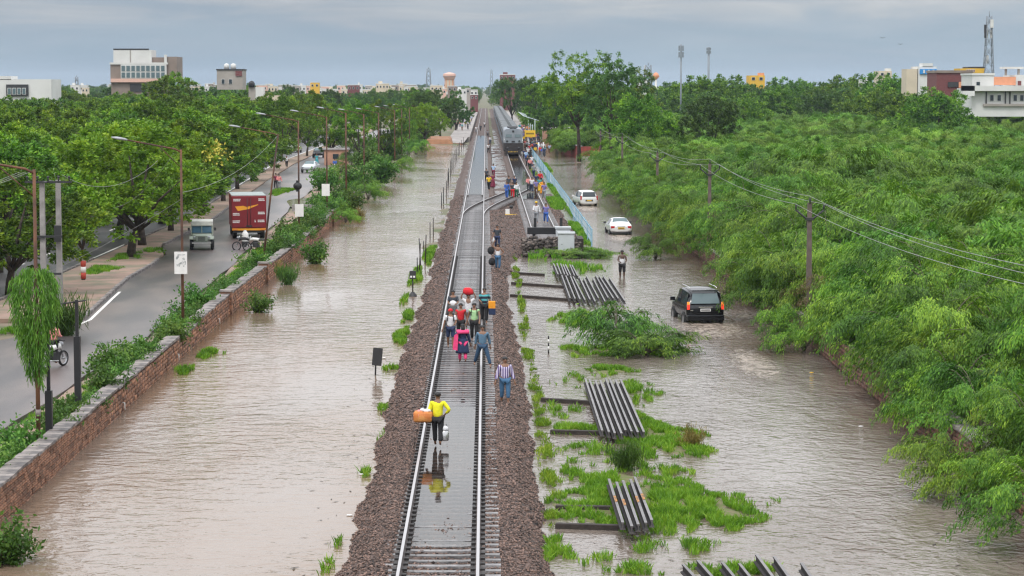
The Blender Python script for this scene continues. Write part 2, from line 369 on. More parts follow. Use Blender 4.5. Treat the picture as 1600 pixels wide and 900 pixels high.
m_waterL = watermat('brown flood water', (0.205, 0.130, 0.078), (0.225, 0.172, 0.134), 0.05,
                    [(0.8, (.6, 0.35, 1), 0.055, 0.4, 0.12), (2.4, (.5, 0.6, 1), 0.060, 0.6, -0.1), (7, (.45, 0.7, 1), 0.020, .3, 0)])
m_waterR = watermat('flooded street water', (0.125, 0.092, 0.066), (0.205, 0.172, 0.148), 0.05,
                    [(1.1, (.8, 0.5, 1), 0.08, 0.8, 0.5), (2.8, (.8, 0.7, 1), 0.07, 0.8, 0.3), (8, (.8, 0.8, 1), 0.022, 0.3, 0)],
                    wakes=[(suv_p[0] + .3, suv_p[1] - 2.2, 3.4, 11), (suv_p[0] + 3.0, suv_p[1] + 3, 2.2, 9), (sed_p[0], sed_p[1] - 3, 2.6, 12), (mpv_p[0], mpv_p[1] - 4, 2.3, 13), (11.0, 96, 1.9, 12)])
m_puddle = watermat('clear rain puddle', (0.17, 0.155, 0.15), (0.22, 0.20, 0.19), 0.03, [(2.0, (1, 0.6, 1), 0.0025, 0.2, 0)])
def filmmat():
    m = bpy.data.materials.new('thin water film'); m.use_nodes = True; t = m.node_tree; n = t.nodes; n.clear(); lk = t.links.new
    o = n.new('ShaderNodeOutputMaterial'); mx_ = n.new('ShaderNodeMixShader'); tr = n.new('ShaderNodeBsdfTransparent'); tr.inputs[0].default_value = (.80, .77, .74, 1); gl = n.new('ShaderNodeBsdfGlossy'); gl.inputs['Roughness'].default_value = .03
    g = n.new('ShaderNodeNewGeometry'); nz_ = n.new('ShaderNodeTexNoise'); nz_.inputs['Scale'].default_value = 2.2; lk(g.outputs['Position'], nz_.inputs['Vector']); bp = n.new('ShaderNodeBump'); bp.inputs['Distance'].default_value = .003; lk(nz_.outputs['Fac'], bp.inputs['Height'])
    fr = n.new('ShaderNodeFresnel'); fr.inputs['IOR'].default_value = 1.36; lk(bp.outputs[0], fr.inputs['Normal']); lk(bp.outputs[0], gl.inputs['Normal']); lk(fr.outputs[0], mx_.inputs[0]); lk(tr.outputs[0], mx_.inputs[1]); lk(gl.outputs[0], mx_.inputs[2]); lk(mx_.outputs[0], o.inputs[0]); return m
m_puddle = filmmat()
def sheet(name, x0, x1, y0, y1, z, m, nx=1, ny=1, **k):
    xs = np.linspace(x0, x1, nx + 1); ys = np.linspace(y0, y1, ny + 1); X, Y = np.meshgrid(xs, ys); i = np.arange(X.size).reshape(X.shape)
    F = np.stack([i[:-1, :-1], i[:-1, 1:], i[1:, 1:], i[1:, :-1]], -1).reshape(-1, 4)
    return np_obj(name, np.stack([X, Y, np.full_like(X, z)], -1).reshape(-1, 3), F, m, **k)
sheet('flood_water', -12.74, -1.1, -60, 468, 0.0, m_waterL, kind='structure')
sheet('flooded_street_water', -1.0, 14.37, -60, 620, 0.0, m_waterR, kind='structure')
sheet('track_puddle', -1.86, -0.26, 55.0, 81.5, 0.499, m_puddle, kind='structure')
sheet('track_puddle', -1.86, -0.26, 96.0, 150.0, 0.492, m_puddle, kind='structure')
sheet('track_puddle', -1.86, -0.26, 150.0, 194.0, 0.492, m_puddle, kind='structure')
sheet('track_puddle', -1.86, -0.26, 236.0, 520, 0.545, m_puddle, kind='structure')
sheet('track_puddle', -2.55, -2.0, 77.6, 79.4, 0.508, m_puddle, kind='structure')
sheet('track_puddle', -0.12, 0.35, 77.6, 79.4, 0.508, m_puddle, kind='structure')

# ------------------------------------------------------------------ roads
def strip_mesh(name, left, right, z, m, thick=0.0, **k):
    """a sheet between two polylines of (x, y)"""
    n_ = len(left); V = [(x, y, z) for x, y in left] + [(x, y, z) for x, y in right]; F = [(i, n_ + i, n_ + i + 1, i + 1) for i in range(n_ - 1)]
    b = MB().use(m)
    if not thick: b.add(V, F)
    else:
        V2 = [(x, y, zz - thick) for x, y, zz in V]; N2 = 2 * n_
        F2 = F + [(N2 + i, N2 + i + 1, i + 1, i) for i in range(n_ - 1)] + [(n_ + i, n_ + i + 1, N2 + n_ + i + 1, N2 + n_ + i) for i in range(n_ - 1)] + [(0, N2, N2 + n_, n_), (n_ - 1, 2 * n_ - 1, N2 + 2 * n_ - 1, N2 + n_ - 1)]
        b.add(V + V2, F2)
    return b.obj(name, **k)
def interp(pts, y):
    return float(np.interp(y, [p[1] for p in pts], [p[0] for p in pts]))
RE = [(-14.6, -60), (-14.8, 60), (-15.05, 75), (-15.0, 88), (-14.6, 100), (-15.0, 125), (-16.0, 165), (-17.3, 210), (-18.6, 260), (-19.8, 310), (-20.5, 360), (-20.5, 600)]
LE = [(-20.8, -60), (-21.3, 60), (-21.3, 84), (-20.7, 100), (-18.8, 106), (-18.6, 109), (-19.3, 120), (-20.0, 132), (-20.1, 143), (-20.6, 152), (-21.8, 158), (-22.0, 190), (-23.5, 230), (-25.2, 280), (-26.5, 330), (-27, 380), (-27, 600)]
FR = [(-24.4, -60), (-24.4, 190), (-25.7, 230), (-27.5, 280), (-29.2, 330), (-30, 600)]
ysr = np.unique(np.concatenate([np.arange(-60, 600, 4.0), [106, 109, 84]]))
jit = lambda y, s, a=.12: a * math.sin(y * 1.7 + s) + a * .7 * math.sin(y * 4.3 + s * 2)
strip_mesh('road', [(interp(LE, y) + jit(y, 1, .06), y) for y in ysr], [(interp(RE, y) + jit(y, 2), y) for y in ysr], 0.56, m_asph, 0.12, kind='structure')
strip_mesh('far_carriageway', [(interp(FR, y) - 7.4, y) for y in ysr], [(interp(FR, y), y) for y in ysr], 0.56, m_asph2, 0.12, kind='structure')
yss = [y for y in ysr if y >= 109]
strip_mesh('median_ground', [(interp(FR, y) + .12, y) for y in yss], [(interp(LE, y) - .12, y) for y in yss], 0.62, m_dirt, 0.2, kind='structure')
strip_mesh('road_marking', [(interp(FR, y) - .32, y) for y in ysr], [(interp(FR, y) - .16, y) for y in ysr], 0.566, m_line, kind='structure')
strip_mesh('road_marking', [(interp(LE, y) + .25, y) for y in ysr if 106 <= y <= 126], [(interp(LE, y) + .40, y) for y in ysr if 106 <= y <= 126], 0.566, m_line, kind='structure')
for k in range(14):
    y = 78 + k * 9; x = -28.1
    strip_mesh('lane_dash', [(x - .08, y), (x - .08, y + 3)], [(x + .08, y), (x + .08, y + 3)], 0.566, m_line, kind='structure')
strip_mesh('verge_strip', [(interp(RE, y) + .10 + abs(jit(y, 5, .15)), y) for y in ysr if y < 330], [(-13.75 + jit(y, 3, .25), y) for y in ysr if y < 330], 0.53, m_dirt, 0.12, kind='structure')
kb = empty('median_kerb', (0, 0, 0), kind='structure')
kme = MB().use(m_cap).box(-.1, .1, -.72, .72, 0, .16).mesh('kerb_stone')
yk = 110.0
while yk < 240:
    if not (146 < yk < 160):
        for ed in (LE, FR):
            o = bpy.data.objects.new('kerb_stone', kme); x0_ = interp(ed, yk - .7); x1_ = interp(ed, yk + .7); o.location = ((x0_ + x1_) / 2 - (.02 if ed is LE else -.02), yk, .545 + random.uniform(-.015, .01)); o.rotation_euler = (0, 0, -math.atan2(x1_ - x0_, 1.4)); link(o, kb)
    yk += 1.5
# road puddle with a broken slab culvert
px_, py_ = at(492, 316, .56)
m_road_puddle = watermat('muddy road puddle', (0.20, 0.17, 0.10), (0.26, 0.21, 0.14), 0.08, [(2, (1, 1, 1), .004, .3, 0)])
pv = [(px_ + 2.6 * math.cos(a) * (1 + .18 * math.sin(3 * a)), py_ + 11 * math.sin(a) * (1 + .14 * math.sin(2 * a + 1)), .568) for a in np.linspace(0, 2 * PI, 28, endpoint=False)]
MB().use(m_road_puddle).add(pv, [list(range(28))]).obj('road_puddle', kind='structure')

# ------------------------------------------------------------------ stone wall along the left water
WX = -12.62     # water face of the wall
def wall_line(Y): return WX + .12 * math.sin(Y * .045) + (0.0 if Y < 128 else .0)
wall = empty('stone_wall', (WX, 62, 0), label='long low reddish stone wall with grey cap slabs between road and flood', cat='wall')
def wtop(Y): return 0.98 - 0.05 * math.sin(Y * .09) - (.12 if 100 < Y < 104 else 0)
blocks = []
def wall_segments(): return [(44, 131.0), (131.0, 240)]
YEND = 238
rw = random.Random(5)
for ci in range(7):
    y = 44 + rw.random() * .4
    while y < YEND:
        L = rw.uniform(.26, .52); z0 = -.12 + ci * .155
        if z0 + .14 < wtop(y) - .02 and not (97.6 < y < 98.6 and ci > 4): blocks.append((y, L, z0, rw.uniform(0, .035), rw.uniform(-.012, .012), rw.randrange(4)))
        y += L + .022
blocks.sort(key=lambda b: (b[0] < 60, b[0]))
bm4 = []
for k in range(4):
    q = random.Random(k); j = lambda a: q.uniform(-a, a)
    vs = []
    for x, inset in ((0.0, .0), (.10, .014), (.118, .05)):
        for sy, sz in ((-1, -1), (1, -1), (1, 1), (-1, 1)): vs.append((x + (j(.008) if inset else 0), sy * (.5 - inset * 1.2) + j(.02) * (inset > 0), sz * (.5 - inset * 3) + j(.05) * (inset > 0)))
    fs = [(0, 3, 2, 1)] + [(a + i, a + (i + 1) % 4, a + 4 + (i + 1) % 4, a + 4 + i) for a in (0, 4) for i in range(4)] + [(8, 9, 10, 11)]
    me = bpy.data.meshes.new('stone'); me.from_pydata(vs, [], fs); me.materials.append(m_stone_w); me.update(); bm4.append(me)
JV, JF = [], []
nst = 0
for (y, L, z0, pr, tw, k) in blocks:
    xx = wall_line(y) - .10 + pr
    if nst < 300 and y >= 60:
        o = bpy.data.objects.new('stone', bm4[k]); o.location = (xx, y + L / 2, z0 + .07 - 0); o.scale = (1, L, .142); o.rotation_euler = (0, 0, tw); link(o, wall); o.location.x -= WX; o.location.y -= 62; nst += 1
    else:
        vv = np.array([v.co[:] for v in bm4[k].vertices]); vv = vv * np.array([1, L, .142]) + np.array([xx - WX, y + L / 2 - 62, z0 + .07])
        ff = np.array([list(p.vertices) for p in bm4[k].polygons]); JF.append(ff + sum(len(a) for a in JV) if False else ff + len(JV) * 12); JV.append(vv)
np_obj('far_stones', np.concatenate(JV), np.concatenate(JF), m_stone_j, wall, kind='stuff')
cb = MB().use(m_mortar)
yy = 44.0
while yy < YEND:
    a, b_ = wall_line(yy) - WX, wall_line(yy + 6) - WX
    t0, t1 = wtop(yy), wtop(yy + 6)
    cb.add([(a - .40, yy - 62, -.8), (a - .07, yy - 62, -.8), (b_ - .07, yy + 6 - 62, -.8), (b_ - .40, yy + 6 - 62, -.8), (a - .40, yy - 62, t0 - .04), (a - .07, yy - 62, t0 - .04), (b_ - .07, yy + 6 - 62, t1 - .04), (b_ - .40, yy + 6 - 62, t1 - .04)],
           [(4, 5, 6, 7), (1, 2, 6, 5), (3, 0, 4, 7)] + ([(0, 1, 5, 4)] if yy < 45 else []) + ([(2, 3, 7, 6)] if yy + 6 >= YEND else []))
    yy += 6
cb.obj('mortar_core', wall)
cm = []
for k in range(3):
    q = random.Random(40 + k); j = lambda a: q.uniform(-a, a)
    b = MB().use(m_cap); b.box(-.27, .27, -.5, .5, 0, .085); b.v = [(x + j(.02), y + j(.008), z + j(.012)) for x, y, z in b.v]; cm.append(b.mesh('cap_slab'))
yy = 44.5; q = random.Random(9)
while yy < YEND:
    L = q.uniform(.95, 1.35)
    if not (97.4 < yy < 98.5):
        o = bpy.data.objects.new('cap_slab', q.choice(cm)); o.scale = (1, L - .03, 1); o.location = (wall_line(yy) - .22 - WX + q.uniform(-.02, .02), yy - 62, wtop(yy) - .035 + q.uniform(-.006, .01)); o.rotation_euler = (q.uniform(-.01, .01), q.uniform(-.02, .02), q.uniform(-.012, .012)); link(o, wall)
    yy += L
# stone piers where the wall steps
for k, (px2, py2) in enumerate(((378, 492), (440, 443), (524, 352), (560, 320))):
    x2, y2 = at(px2, py2)
    x2 = wall_line(y2)
    b = MB().use(m_stone_j)
    for c_ in range(8):
        b.box(-.42, .12 + random.uniform(0, .03), -.26 + random.uniform(-.02, .02), .26 + random.uniform(-.02, .02), -.12 + c_ * .16, .03 + c_ * .16)
    b.use(m_cap).box(-.47, .17, -.31, .31, 1.165, 1.25)
    b.obj('stone_pier', wall).location = (x2 - WX, y2 - 62, 0)
# the thin pipe outlets low on the wall
for y in (82, 97, 112):
    MB().use(m_white).tube([(wall_line(y) - WX, y - 62, .32), (wall_line(y) - WX + .09, y - 62, .32), (wall_line(y) - WX + .1, y - 62, .06)], .022, 6).obj('drain_pipe', wall)

# ------------------------------------------------------------------ wall on the right, mostly under the scrub
RWX = 14.15
m_stone_shade = mat('shaded dark wall stone', (0.17, 0.08, 0.055), 0.85, scale=5, col2=(0.06, 0.035, 0.03), bump=0.6, bscale=14, rnd=0.4, island=0.3)  # dark stone, with the shade on this wall put into its colour
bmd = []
for me in bm4: c_ = me.copy(); c_.materials[0] = m_stone_shade; bmd.append(c_)
rwall = empty('boundary_wall', (RWX, 60, 0), label='dark red stone boundary wall almost hidden under the overhanging scrub', cat='wall')
b = MB().use(m_mortar)
for a, b2 in ((40, 230),): b.box(.1, .42, a - 60, b2 - 60, -.8, 1.02)
b.obj('mortar_core', rwall)
JV, JF = [], []
for ci in range(8):
    y = 56.0
    while y < 200:
        L = rw.uniform(.3, .55); z0 = -.14 + ci * .155; k = rw.randrange(4)
        vis = (64 < y < 72) or (102 < y < 112) or (138 < y < 154)
        vv = np.array([v.co[:] for v in bm4[k].vertices]); pr = rw.uniform(0, .03)
        if vis and nst < 560:
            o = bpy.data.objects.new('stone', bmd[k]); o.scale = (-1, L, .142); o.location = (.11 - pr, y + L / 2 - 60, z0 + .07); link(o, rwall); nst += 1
        else:
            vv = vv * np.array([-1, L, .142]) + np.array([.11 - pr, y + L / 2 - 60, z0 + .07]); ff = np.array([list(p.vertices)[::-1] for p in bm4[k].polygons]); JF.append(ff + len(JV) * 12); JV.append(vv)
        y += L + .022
np_obj('far_stones', np.concatenate(JV), np.concatenate(JF), m_stone_shade, rwall, kind='stuff')
y = 56.5
while y < 200:
    if (62 < y < 74) or (100 < y < 114) or (136 < y < 156) or y > 195:
        o = bpy.data.objects.new('cap_slab', q.choice(cm)); o.scale = (1, 1.15, 1.2); o.location = (.22 + q.uniform(-.02, .02), y - 60, 1.03); o.rotation_euler = (0, q.uniform(-.02, .02), q.uniform(-.01, .01)); link(o, rwall)
    y += 1.2

# ------------------------------------------------------------------ railway
TX = -1.06; HG = 0.872; TX2 = 4.3
def bal_right(Y): return float(np.interp(Y, [40, 52, 62, 80, 100, 125, 150, 158, 164, 175], [1.65, 1.6, 1.62, 1.55, 1.45, 1.25, 1.7, 2.4, 6.2, 6.9]))
BR = [bal_right(y) for y in range(0, 1200)]
def balz(X, Y):
    ed = .26 * (fbm(Y, X * 0 + 3, .9, 4, 8) - .5) * 2 + .22 * (fbm(Y, X * 0 + 9, .23, 2, 5) - .5) * 2
    l = np.clip((X + 3.52 + ed) / .85, 0, 1)
    br = np.interp(Y, np.arange(1200), BR); r = np.clip((br + ed * .8 - X) / .75, 0, 1)
    z = -.12 + .60 * np.minimum(l, 1) ** .9 * r ** .9
    btw = (np.abs(X - TX) < .8); low = np.interp(Y, [53, 57, 62, 78, 86, 94, 230], [0, .025, .05, .05, .03, .055, .055])
    z = z - np.where(btw, low, 0)
    # farther on the ground between the two tracks lies almost at water level
    mid = (X > .9) & (X < 7) & (Y > 160); k = np.clip((Y - 198) / 26, 0, 1)
    z = np.where(mid, z * (1 - k) + k * (-.02 + .26 * (fbm(X * 2, Y, .25, 3, 4) - .48)), z)
    on2 = (np.abs(X - TX2) < 1.55) & (Y > 163); z = np.where(on2, np.maximum(z, .42 + 0 * X), z)
    z = z + np.where((X < TX - HG - .22) & (X > -3.0), .06, 0) + .07 * (fbm(X * 4 + 7, Y * 4, 1.0, 3, 2) - .5) + np.where(btw, .10 * (fbm(X * 1.1 + 3, Y * .45, 1.0, 3, 12) - .44), 0)
    return z
def ballast_bed():
    xs = np.arange(-4.0, 7.3, .16); ys = np.concatenate([np.arange(30, 110, .22), np.arange(110, 260, .6), np.arange(260, 1190, 4)])
    X, Y = np.meshgrid(xs, ys); Z = balz(X, Y); i = np.arange(X.size).reshape(X.shape)
    F = np.stack([i[:-1, :-1], i[:-1, 1:], i[1:, 1:], i[1:, :-1]], -1).reshape(-1, 4)
    np_obj('ballast_bed', np.stack([X, Y, Z], -1).reshape(-1, 3), F, m_balbed, kind='structure', smooth=True)
ballast_bed()
def stones(n_, y0, y1, size, pw=1.0, x0=-3.9, x1=None, seed=1):
    g = np.random.default_rng(seed)
    Y = y0 + (y1 - y0) * g.random(n_) ** pw; xr = np.interp(Y, np.arange(1200), BR) + .25 if x1 is None else np.full(n_, x1)
    X = x0 + (xr - x0) * g.random(n_); Z = balz(X, Y)
    btw = (np.abs(X - TX) < .80) & (g.random(n_) < .45 + .42 * (Y > 58)); rail = (np.abs(np.abs(X - TX) - HG) < .1)
    keep = (~btw) & (~rail) & (Z > -.1) & ~((np.abs(X - TX2) < .7) & (Y > 163)); X, Y, Z = X[keep], Y[keep], Z[keep]; k = len(X)
    base = np.array([(1, 0, 0), (0, 1, .1), (-1, .1, 0), (-.1, -1, 0), (.1, .1, .75), (0, 0, -.6)])
    P = base[None] * (1 + g.normal(0, .22, (k, 6, 3))) * np.stack([g.uniform(.7, 1.4, k), g.uniform(.6, 1.1, k), g.uniform(.6, 1.1, k)], 1)[:, None]
    th = g.random(k) * 2 * PI; c, s_ = np.cos(th), np.sin(th)
    R = np.stack([np.stack([c, -s_, 0 * c], -1), np.stack([s_, c, 0 * c], -1), np.stack([0 * c, 0 * c, 1 + 0 * c], -1)], 1)
    P = np.einsum('kij,knj->kni', R, P) * (size * g.uniform(.6, 1.5, k))[:, None, None] * .5
    P += np.stack([X, Y, Z + size * .16], -1)[:, None]
    F = np.array([(0, 1, 4), (1, 2, 4), (2, 3, 4), (3, 0, 4), (1, 0, 5), (2, 1, 5), (3, 2, 5), (0, 3, 5)])[None] + np.arange(k)[:, None, None] * 6
    return P.reshape(-1, 3), F.reshape(-1, 3)
parts_ = [stones(42000, 47, 78, .062, .9, seed=1), stones(34000, 78, 125, .075, seed=2), stones(22000, 125, 235, .10, seed=3)]
V = np.concatenate([p[0] for p in parts_]); off = np.cumsum([0] + [len(p[0]) for p in parts_]); F = np.concatenate([p[1] + off[i] for i, p in enumerate(parts_)])
np_obj('ballast_stones', V, F, m_bal, kind='stuff')

def rail_mesh(path, name='rail'):
    """flat-bottomed rail swept along (x, y, z of its top)"""
    prof = [(-.035, 0), (-.035, -.04), (-.01, -.055), (-.01, -.14), (-.07, -.165), (-.07, -.17), (.07, -.17), (.07, -.165), (.01, -.14), (.01, -.055), (.035, -.04), (.035, 0)]
    n_ = len(prof); V = []; F = []; mi = []
    for i, (x, y, z) in enumerate(path):
        a = path[max(i - 1, 0)]; c = path[min(i + 1, len(path) - 1)]; dx, dy = c[0] - a[0], c[1] - a[1]; l = math.hypot(dx, dy); nx, ny = dy / l, -dx / l
        for u, v in prof: V.append((x + nx * u, y + ny * u, z + v))
        if i:
            for k in range(n_):
                F.append([(i - 1) * n_ + k, (i - 1) * n_ + (k + 1) % n_, i * n_ + (k + 1) % n_, i * n_ + k][::-1]); mi.append(0 if k in (n_ - 1,) else 1)
    F.append(list(range(n_))); mi.append(1)
    me = bpy.data.meshes.new(name); me.from_pydata(V, [], F); me.materials.append(m_railtop); me.materials.append(m_railweb); me.polygons.foreach_set('material_index', mi); me.update()
    return me
track = empty('main_track', (TX, 50, 0), kind='structure')
ysl = [38.0, 50, 60, 70, 80, 100, 130, 170, 250, 400, 700, 1150]
for s_ in (-1, 1):
    o = bpy.data.objects.new('rail', rail_mesh([(s_ * HG, y - 50, .70) for y in ysl])); link(o, track)
slv = []
for (y, hw, z) in ((-.125, 1.375, 0), (-.085, 1.36, .2), (.085, 1.36, .2), (.125, 1.375, 0)): pass
sb = MB().use(m_concrete)
xs_ = [-1.375, -.95, -.5, .5, .95, 1.375]; tz = [.20, .20, .175, .175, .20, .20]
rings = [[(x, -.135, 0), (x, -.10, z), (x, .10, z), (x, .135, 0)] for x, z in zip(xs_, tz)]
sb.loft(rings, smooth=False, closed=True)
sme = sb.mesh('sleeper')
def sleepz(Y): return float(np.interp(Y, [40, 55, 58, 62, 65, 76, 78.5, 80, 400], [.532, .53, .520, .506, .492, .492, .506, .53, .53]))
y = 40.2; cnt = 0; rest = []
while y < 520:
    z = sleepz(y) - .20 + random.uniform(-.008, .008); rz = random.uniform(-.008, .008)
    if cnt < 300 and y > 46:
        o = bpy.data.objects.new('sleeper', sme); o.location = (random.uniform(-.02, .02), y - 50, z); o.rotation_euler = (0, 0, rz); link(o, track); cnt += 1
    else: rest.append((0, y - 50, z))
    y += .60
def joined(me, places, name, parent, **k):
    vv = np.array([v.co[:] for v in me.vertices]); b = MB()
    for m_ in me.materials: b.use(m_)
    fs = [list(p.vertices) for p in me.polygons]
    for (x, y, z) in places: b.add(vv + np.array([x, y, z]), fs)
    return b.obj(name, parent, **k)
joined(sme, rest, 'distant_sleepers', track, kind='stuff')
cb = MB().use(m_clip)
y = 46.2
while y < 150:
    for s_ in (-1, 1):
        for t in (-1, 1):
            x = s_ * HG + t * .115; cb.box(x - .05, x + .05, y - 50 - .075, y - 50 + .075, .52, .575)
        cb.box(s_ * HG - .09, s_ * HG + .09, y - 50 - .10, y - 50 + .10, .515, .535)
    y += .60
cb.obj('rail_clips', track, kind='stuff')

track2 = empty('second_track', (TX2, 165, 0), kind='structure')
for s_ in (-1, 1):
    o = bpy.data.objects.new('rail', rail_mesh([(s_ * HG, y - 165, .70) for y in (160, 200, 260, 400, 700, 1150)])); link(o, track2)
for k in range(150):
    o = bpy.data.objects.new('sleeper', sme); o.location = (0, k * .62 - 3, .33 - .06 * (k > 60)); link(o, track2)
sheet('track_puddle', TX2 - .8, TX2 + .8, 228, 377, .50, m_puddle, kind='structure')
# turnout: from the main line across to the second track
turn = empty('turnout_track', (0, 196, 0), kind='structure')
def sw(t, off):
    # the curve leaves the main line near y=196 and joins the second track near y=262
    y = 196 + 66 * t; s3 = t * t * (3 - 2 * t); x = TX + (TX2 - TX) * s3; d = (TX2 - TX) * 6 * t * (1 - t) / 66; a = math.atan(d)
    return x + off * math.cos(a), y - 196 - off * math.sin(a), .705
for off in (-HG, HG):
    o = bpy.data.objects.new('rail', rail_mesh([sw(t, off) for t in np.linspace(.02, 1, 26)])); link(o, turn)
for k in range(60):
    t = .18 + .8 * k / 60
    o = bpy.data.objects.new('sleeper', sme); p = sw(t, 0); o.location = (p[0], p[1], .335); o.rotation_euler = (0, 0, -math.atan((TX2 - TX) * 6 * t * (1 - t) / 66)); link(o, turn)
# guard rails inside the main line
for s_ in (-1, 1):
    o = bpy.data.objects.new('check_rail', rail_mesh([(TX + s_ * (HG - .17), y - 196, .70) for y in (232, 240, 262, 270)])); link(o, turn)

# ------------------------------------------------------------------ vegetation
lf_neem = leafmat('neem leaf', (0.022, 0.066, 0.008), (0.105, 0.22, 0.018), (0.32, 0.47, 0.032), 0.26, 0.28)
lf_neemb = leafmat('bright neem leaf', (0.07, 0.16, 0.014), (0.17, 0.32, 0.02), (0.34, 0.48, 0.04), 0.30, 0.15)
lf_dark = leafmat('dark tree leaf', (0.024, 0.062, 0.014), (0.065, 0.145, 0.026), (0.16, 0.28, 0.04), 0.25, 0.25)
lf_prosopis = leafmat('prosopis leaf', (0.016, 0.058, 0.007), (0.090, 0.212, 0.016), (0.30, 0.47, 0.04), 0.25, 0.18, nscale=0.35)
lf_field = leafmat('thicket leaf', (0.026, 0.082, 0.010), (0.115, 0.25, 0.020), (0.29, 0.46, 0.05), 0.25, 0.2, nscale=0.09)
lf_bush = leafmat('verge bush leaf', (0.03, 0.085, 0.015), (0.075, 0.18, 0.025), (0.20, 0.33, 0.06), 0.3, 0.3)
lf_grass = leafmat('grass blade', (0.06, 0.15, 0.012), (0.15, 0.31, 0.018), (0.30, 0.43, 0.045), 0.3, 0.1, nscale=0.9)
lf_dry = leafmat('dry grass', (0.13, 0.11, 0.03), (0.24, 0.20, 0.05), (0.33, 0.28, 0.08), 0.25, 0.2, nscale=1.2)
lf_vine = leafmat('vine leaf', (0.045, 0.12, 0.015), (0.11, 0.24, 0.025), (0.22, 0.38, 0.05), 0.3, 0.1, nscale=2)
m_bark = mat('bark', (0.085, 0.065, 0.05), 0.9, scale=4, col2=(0.045, 0.035, 0.03), bump=0.8, bscale=12)
m_twig = mat('grey twig', (0.10, 0.085, 0.06), 0.9, scale=5, var=0.2)

def tree_proto(name, seed, H=9.0, R=4.5, lobes=13, per=50, tufts=19, L=.27, W=.13, trunk_h=1.9, m=lf_neem, droop=0.0, flat=.62, limbs=6):
    g = np.random.default_rng(seed); q = random.Random(seed); root = empty(name)
    cz = trunk_h + (H - trunk_h) * .52; rz_ = (H - trunk_h) * .55
    cen = []
    for k in range(lobes):
        a = 2 * PI * (k * .618 + q.random() * .2); e = q.uniform(-.95, 1.0) if k else 1.0; r = R * .66 * math.sqrt(max(0.02, 1 - e * e * .8)) * q.uniform(.7, 1.15)
        cen.append((r * math.cos(a), r * math.sin(a), cz + rz_ * .72 * e, R * q.uniform(.26, .46)))
    Vs, Fs, o_ = [], [], 0
    for (x, y, z, r) in cen:
        nt_ = int(tufts * (r / (R * .36)) ** 2)
        d = rand_dirs(nt_, .35); tc_ = np.array([x, y, z]) + d * r * g.uniform(.55, 1.05, (nt_, 1)) * np.array([1, 1, flat + .2])
        c = np.repeat(tc_, per, 0); dd = np.repeat(d, per, 0)
        off = rand_dirs(len(c)) * (R * .075) * g.uniform(.15, 1.15, (len(c), 1)); c = c + off
        dr = dd * .5 + off / (R * .085) * .7 + rand_dirs(len(c)) * .5; dr[:, 2] -= droop
        n_ = dd * .6 + rand_dirs(len(c), .8)
        V, F = leaves(c, dr, n_, L * g.uniform(.6, 1.35, len(c)), W * g.uniform(.7, 1.3, len(c))); Vs.append(V); Fs.append(F + o_); o_ += len(V)
    np_obj('crown', np.concatenate(Vs), np.concatenate(Fs), m, root)
    b = MB().use(m_bark); lean = (q.uniform(-.4, .4), q.uniform(-.4, .4))
    b.tube([(0, 0, -.3), (lean[0] * .3, lean[1] * .3, trunk_h * .55), (lean[0], lean[1], trunk_h)], [R * .055, R * .042, R * .034], 7)
    for (x, y, z, r) in cen[:limbs + 3]:
        b.tube([(lean[0], lean[1], trunk_h * .92), ((x + lean[0]) * .45, (y + lean[1]) * .45, (trunk_h + z) * .52), (x * .9, y * .9, z - r * .2)], [R * .026, R * .016, R * .006], 5)
    b.obj('trunk', root); return root
def shrub_proto(name, seed, H=3.6, R=3.4, limbs=24, plumes=7, per=150, L=.11, W=.036, m=lf_prosopis, stem=True, hang=.45, fat=.068):
    """thorny scrub: limbs arch up and out; each carries feathery plumes that hang at the ends, with gaps between them"""
    g = np.random.default_rng(seed); q = random.Random(seed); root = empty(name); cs, ds, b = [], [], MB().use(m_twig)
    for k in range(limbs):
        a = 2 * PI * (k * .618 + q.random() * .15); reach = R * q.uniform(.35, 1.05); top = H * (q.uniform(.6, 1.05) if k % 3 else q.uniform(.3, .6)); curl = q.uniform(-.5, .5)
        T = np.linspace(0, 1, 9); rr = reach * T ** 1.15; zz = top * np.sin(np.clip(T * q.uniform(1.7, 2.2), 0, 2.6)) ** .8; aa = a + curl * T ** 2
        P = np.stack([rr * np.cos(aa), rr * np.sin(aa), zz], 1)
        if stem and k % 2 == 0: b.tube([tuple(p) for p in P[:8]], [.035 * (1 - t * .85) for t in T[:8]], 4, cap=False)
        for j_ in range(plumes):
            t = .30 + .70 * (j_ + q.random()) / plumes; o = np.array([np.interp(t, T, P[:, i]) for i in range(3)])
            az = math.atan2(o[1], o[0]) + q.uniform(-1.1, 1.1); ln = (.65 + .65 * q.random()) * (H / 3.7) ** .5; el = q.uniform(.0, .85) * (1.1 - t * .5); n_ = int(per * ln)
            u = g.random(n_) ** .8; hx, hy = math.cos(az), math.sin(az)
            run = ln * u * math.cos(el); z = ln * (u * math.sin(el) - (hang * 1.1 + .35 * t) * u ** 2.2)
            c = np.stack([o[0] + hx * run, o[1] + hy * run, o[2] + z], 1) + g.normal(0, 1, (n_, 3)) * (fat * (.5 + .9 * np.sin(np.clip(u, .05, 1) * 2.6)))[:, None] * np.array([1.15, 1.15, .7])
            sd = g.choice([-1, 1], n_) * g.uniform(.2, 1.0, n_); d = np.stack([hx - hy * sd, hy + hx * sd, np.tan(el) * .5 - (hang + t * .5) * u * 1.6 + g.normal(0, .25, n_)], 1)
            cs.append(c); ds.append(d)
    c = np.concatenate(cs); d = np.concatenate(ds); c[:, 2] = np.maximum(c[:, 2], .03 + g.random(len(c)) * .05); n_ = len(c)
    V, F = fronds(c, d, L * g.uniform(.6, 1.4, n_), W * g.uniform(.6, 1.5, n_), .7); np_obj('foliage', V, F, m, root)
    if stem: b.obj('stem', root)
    return root
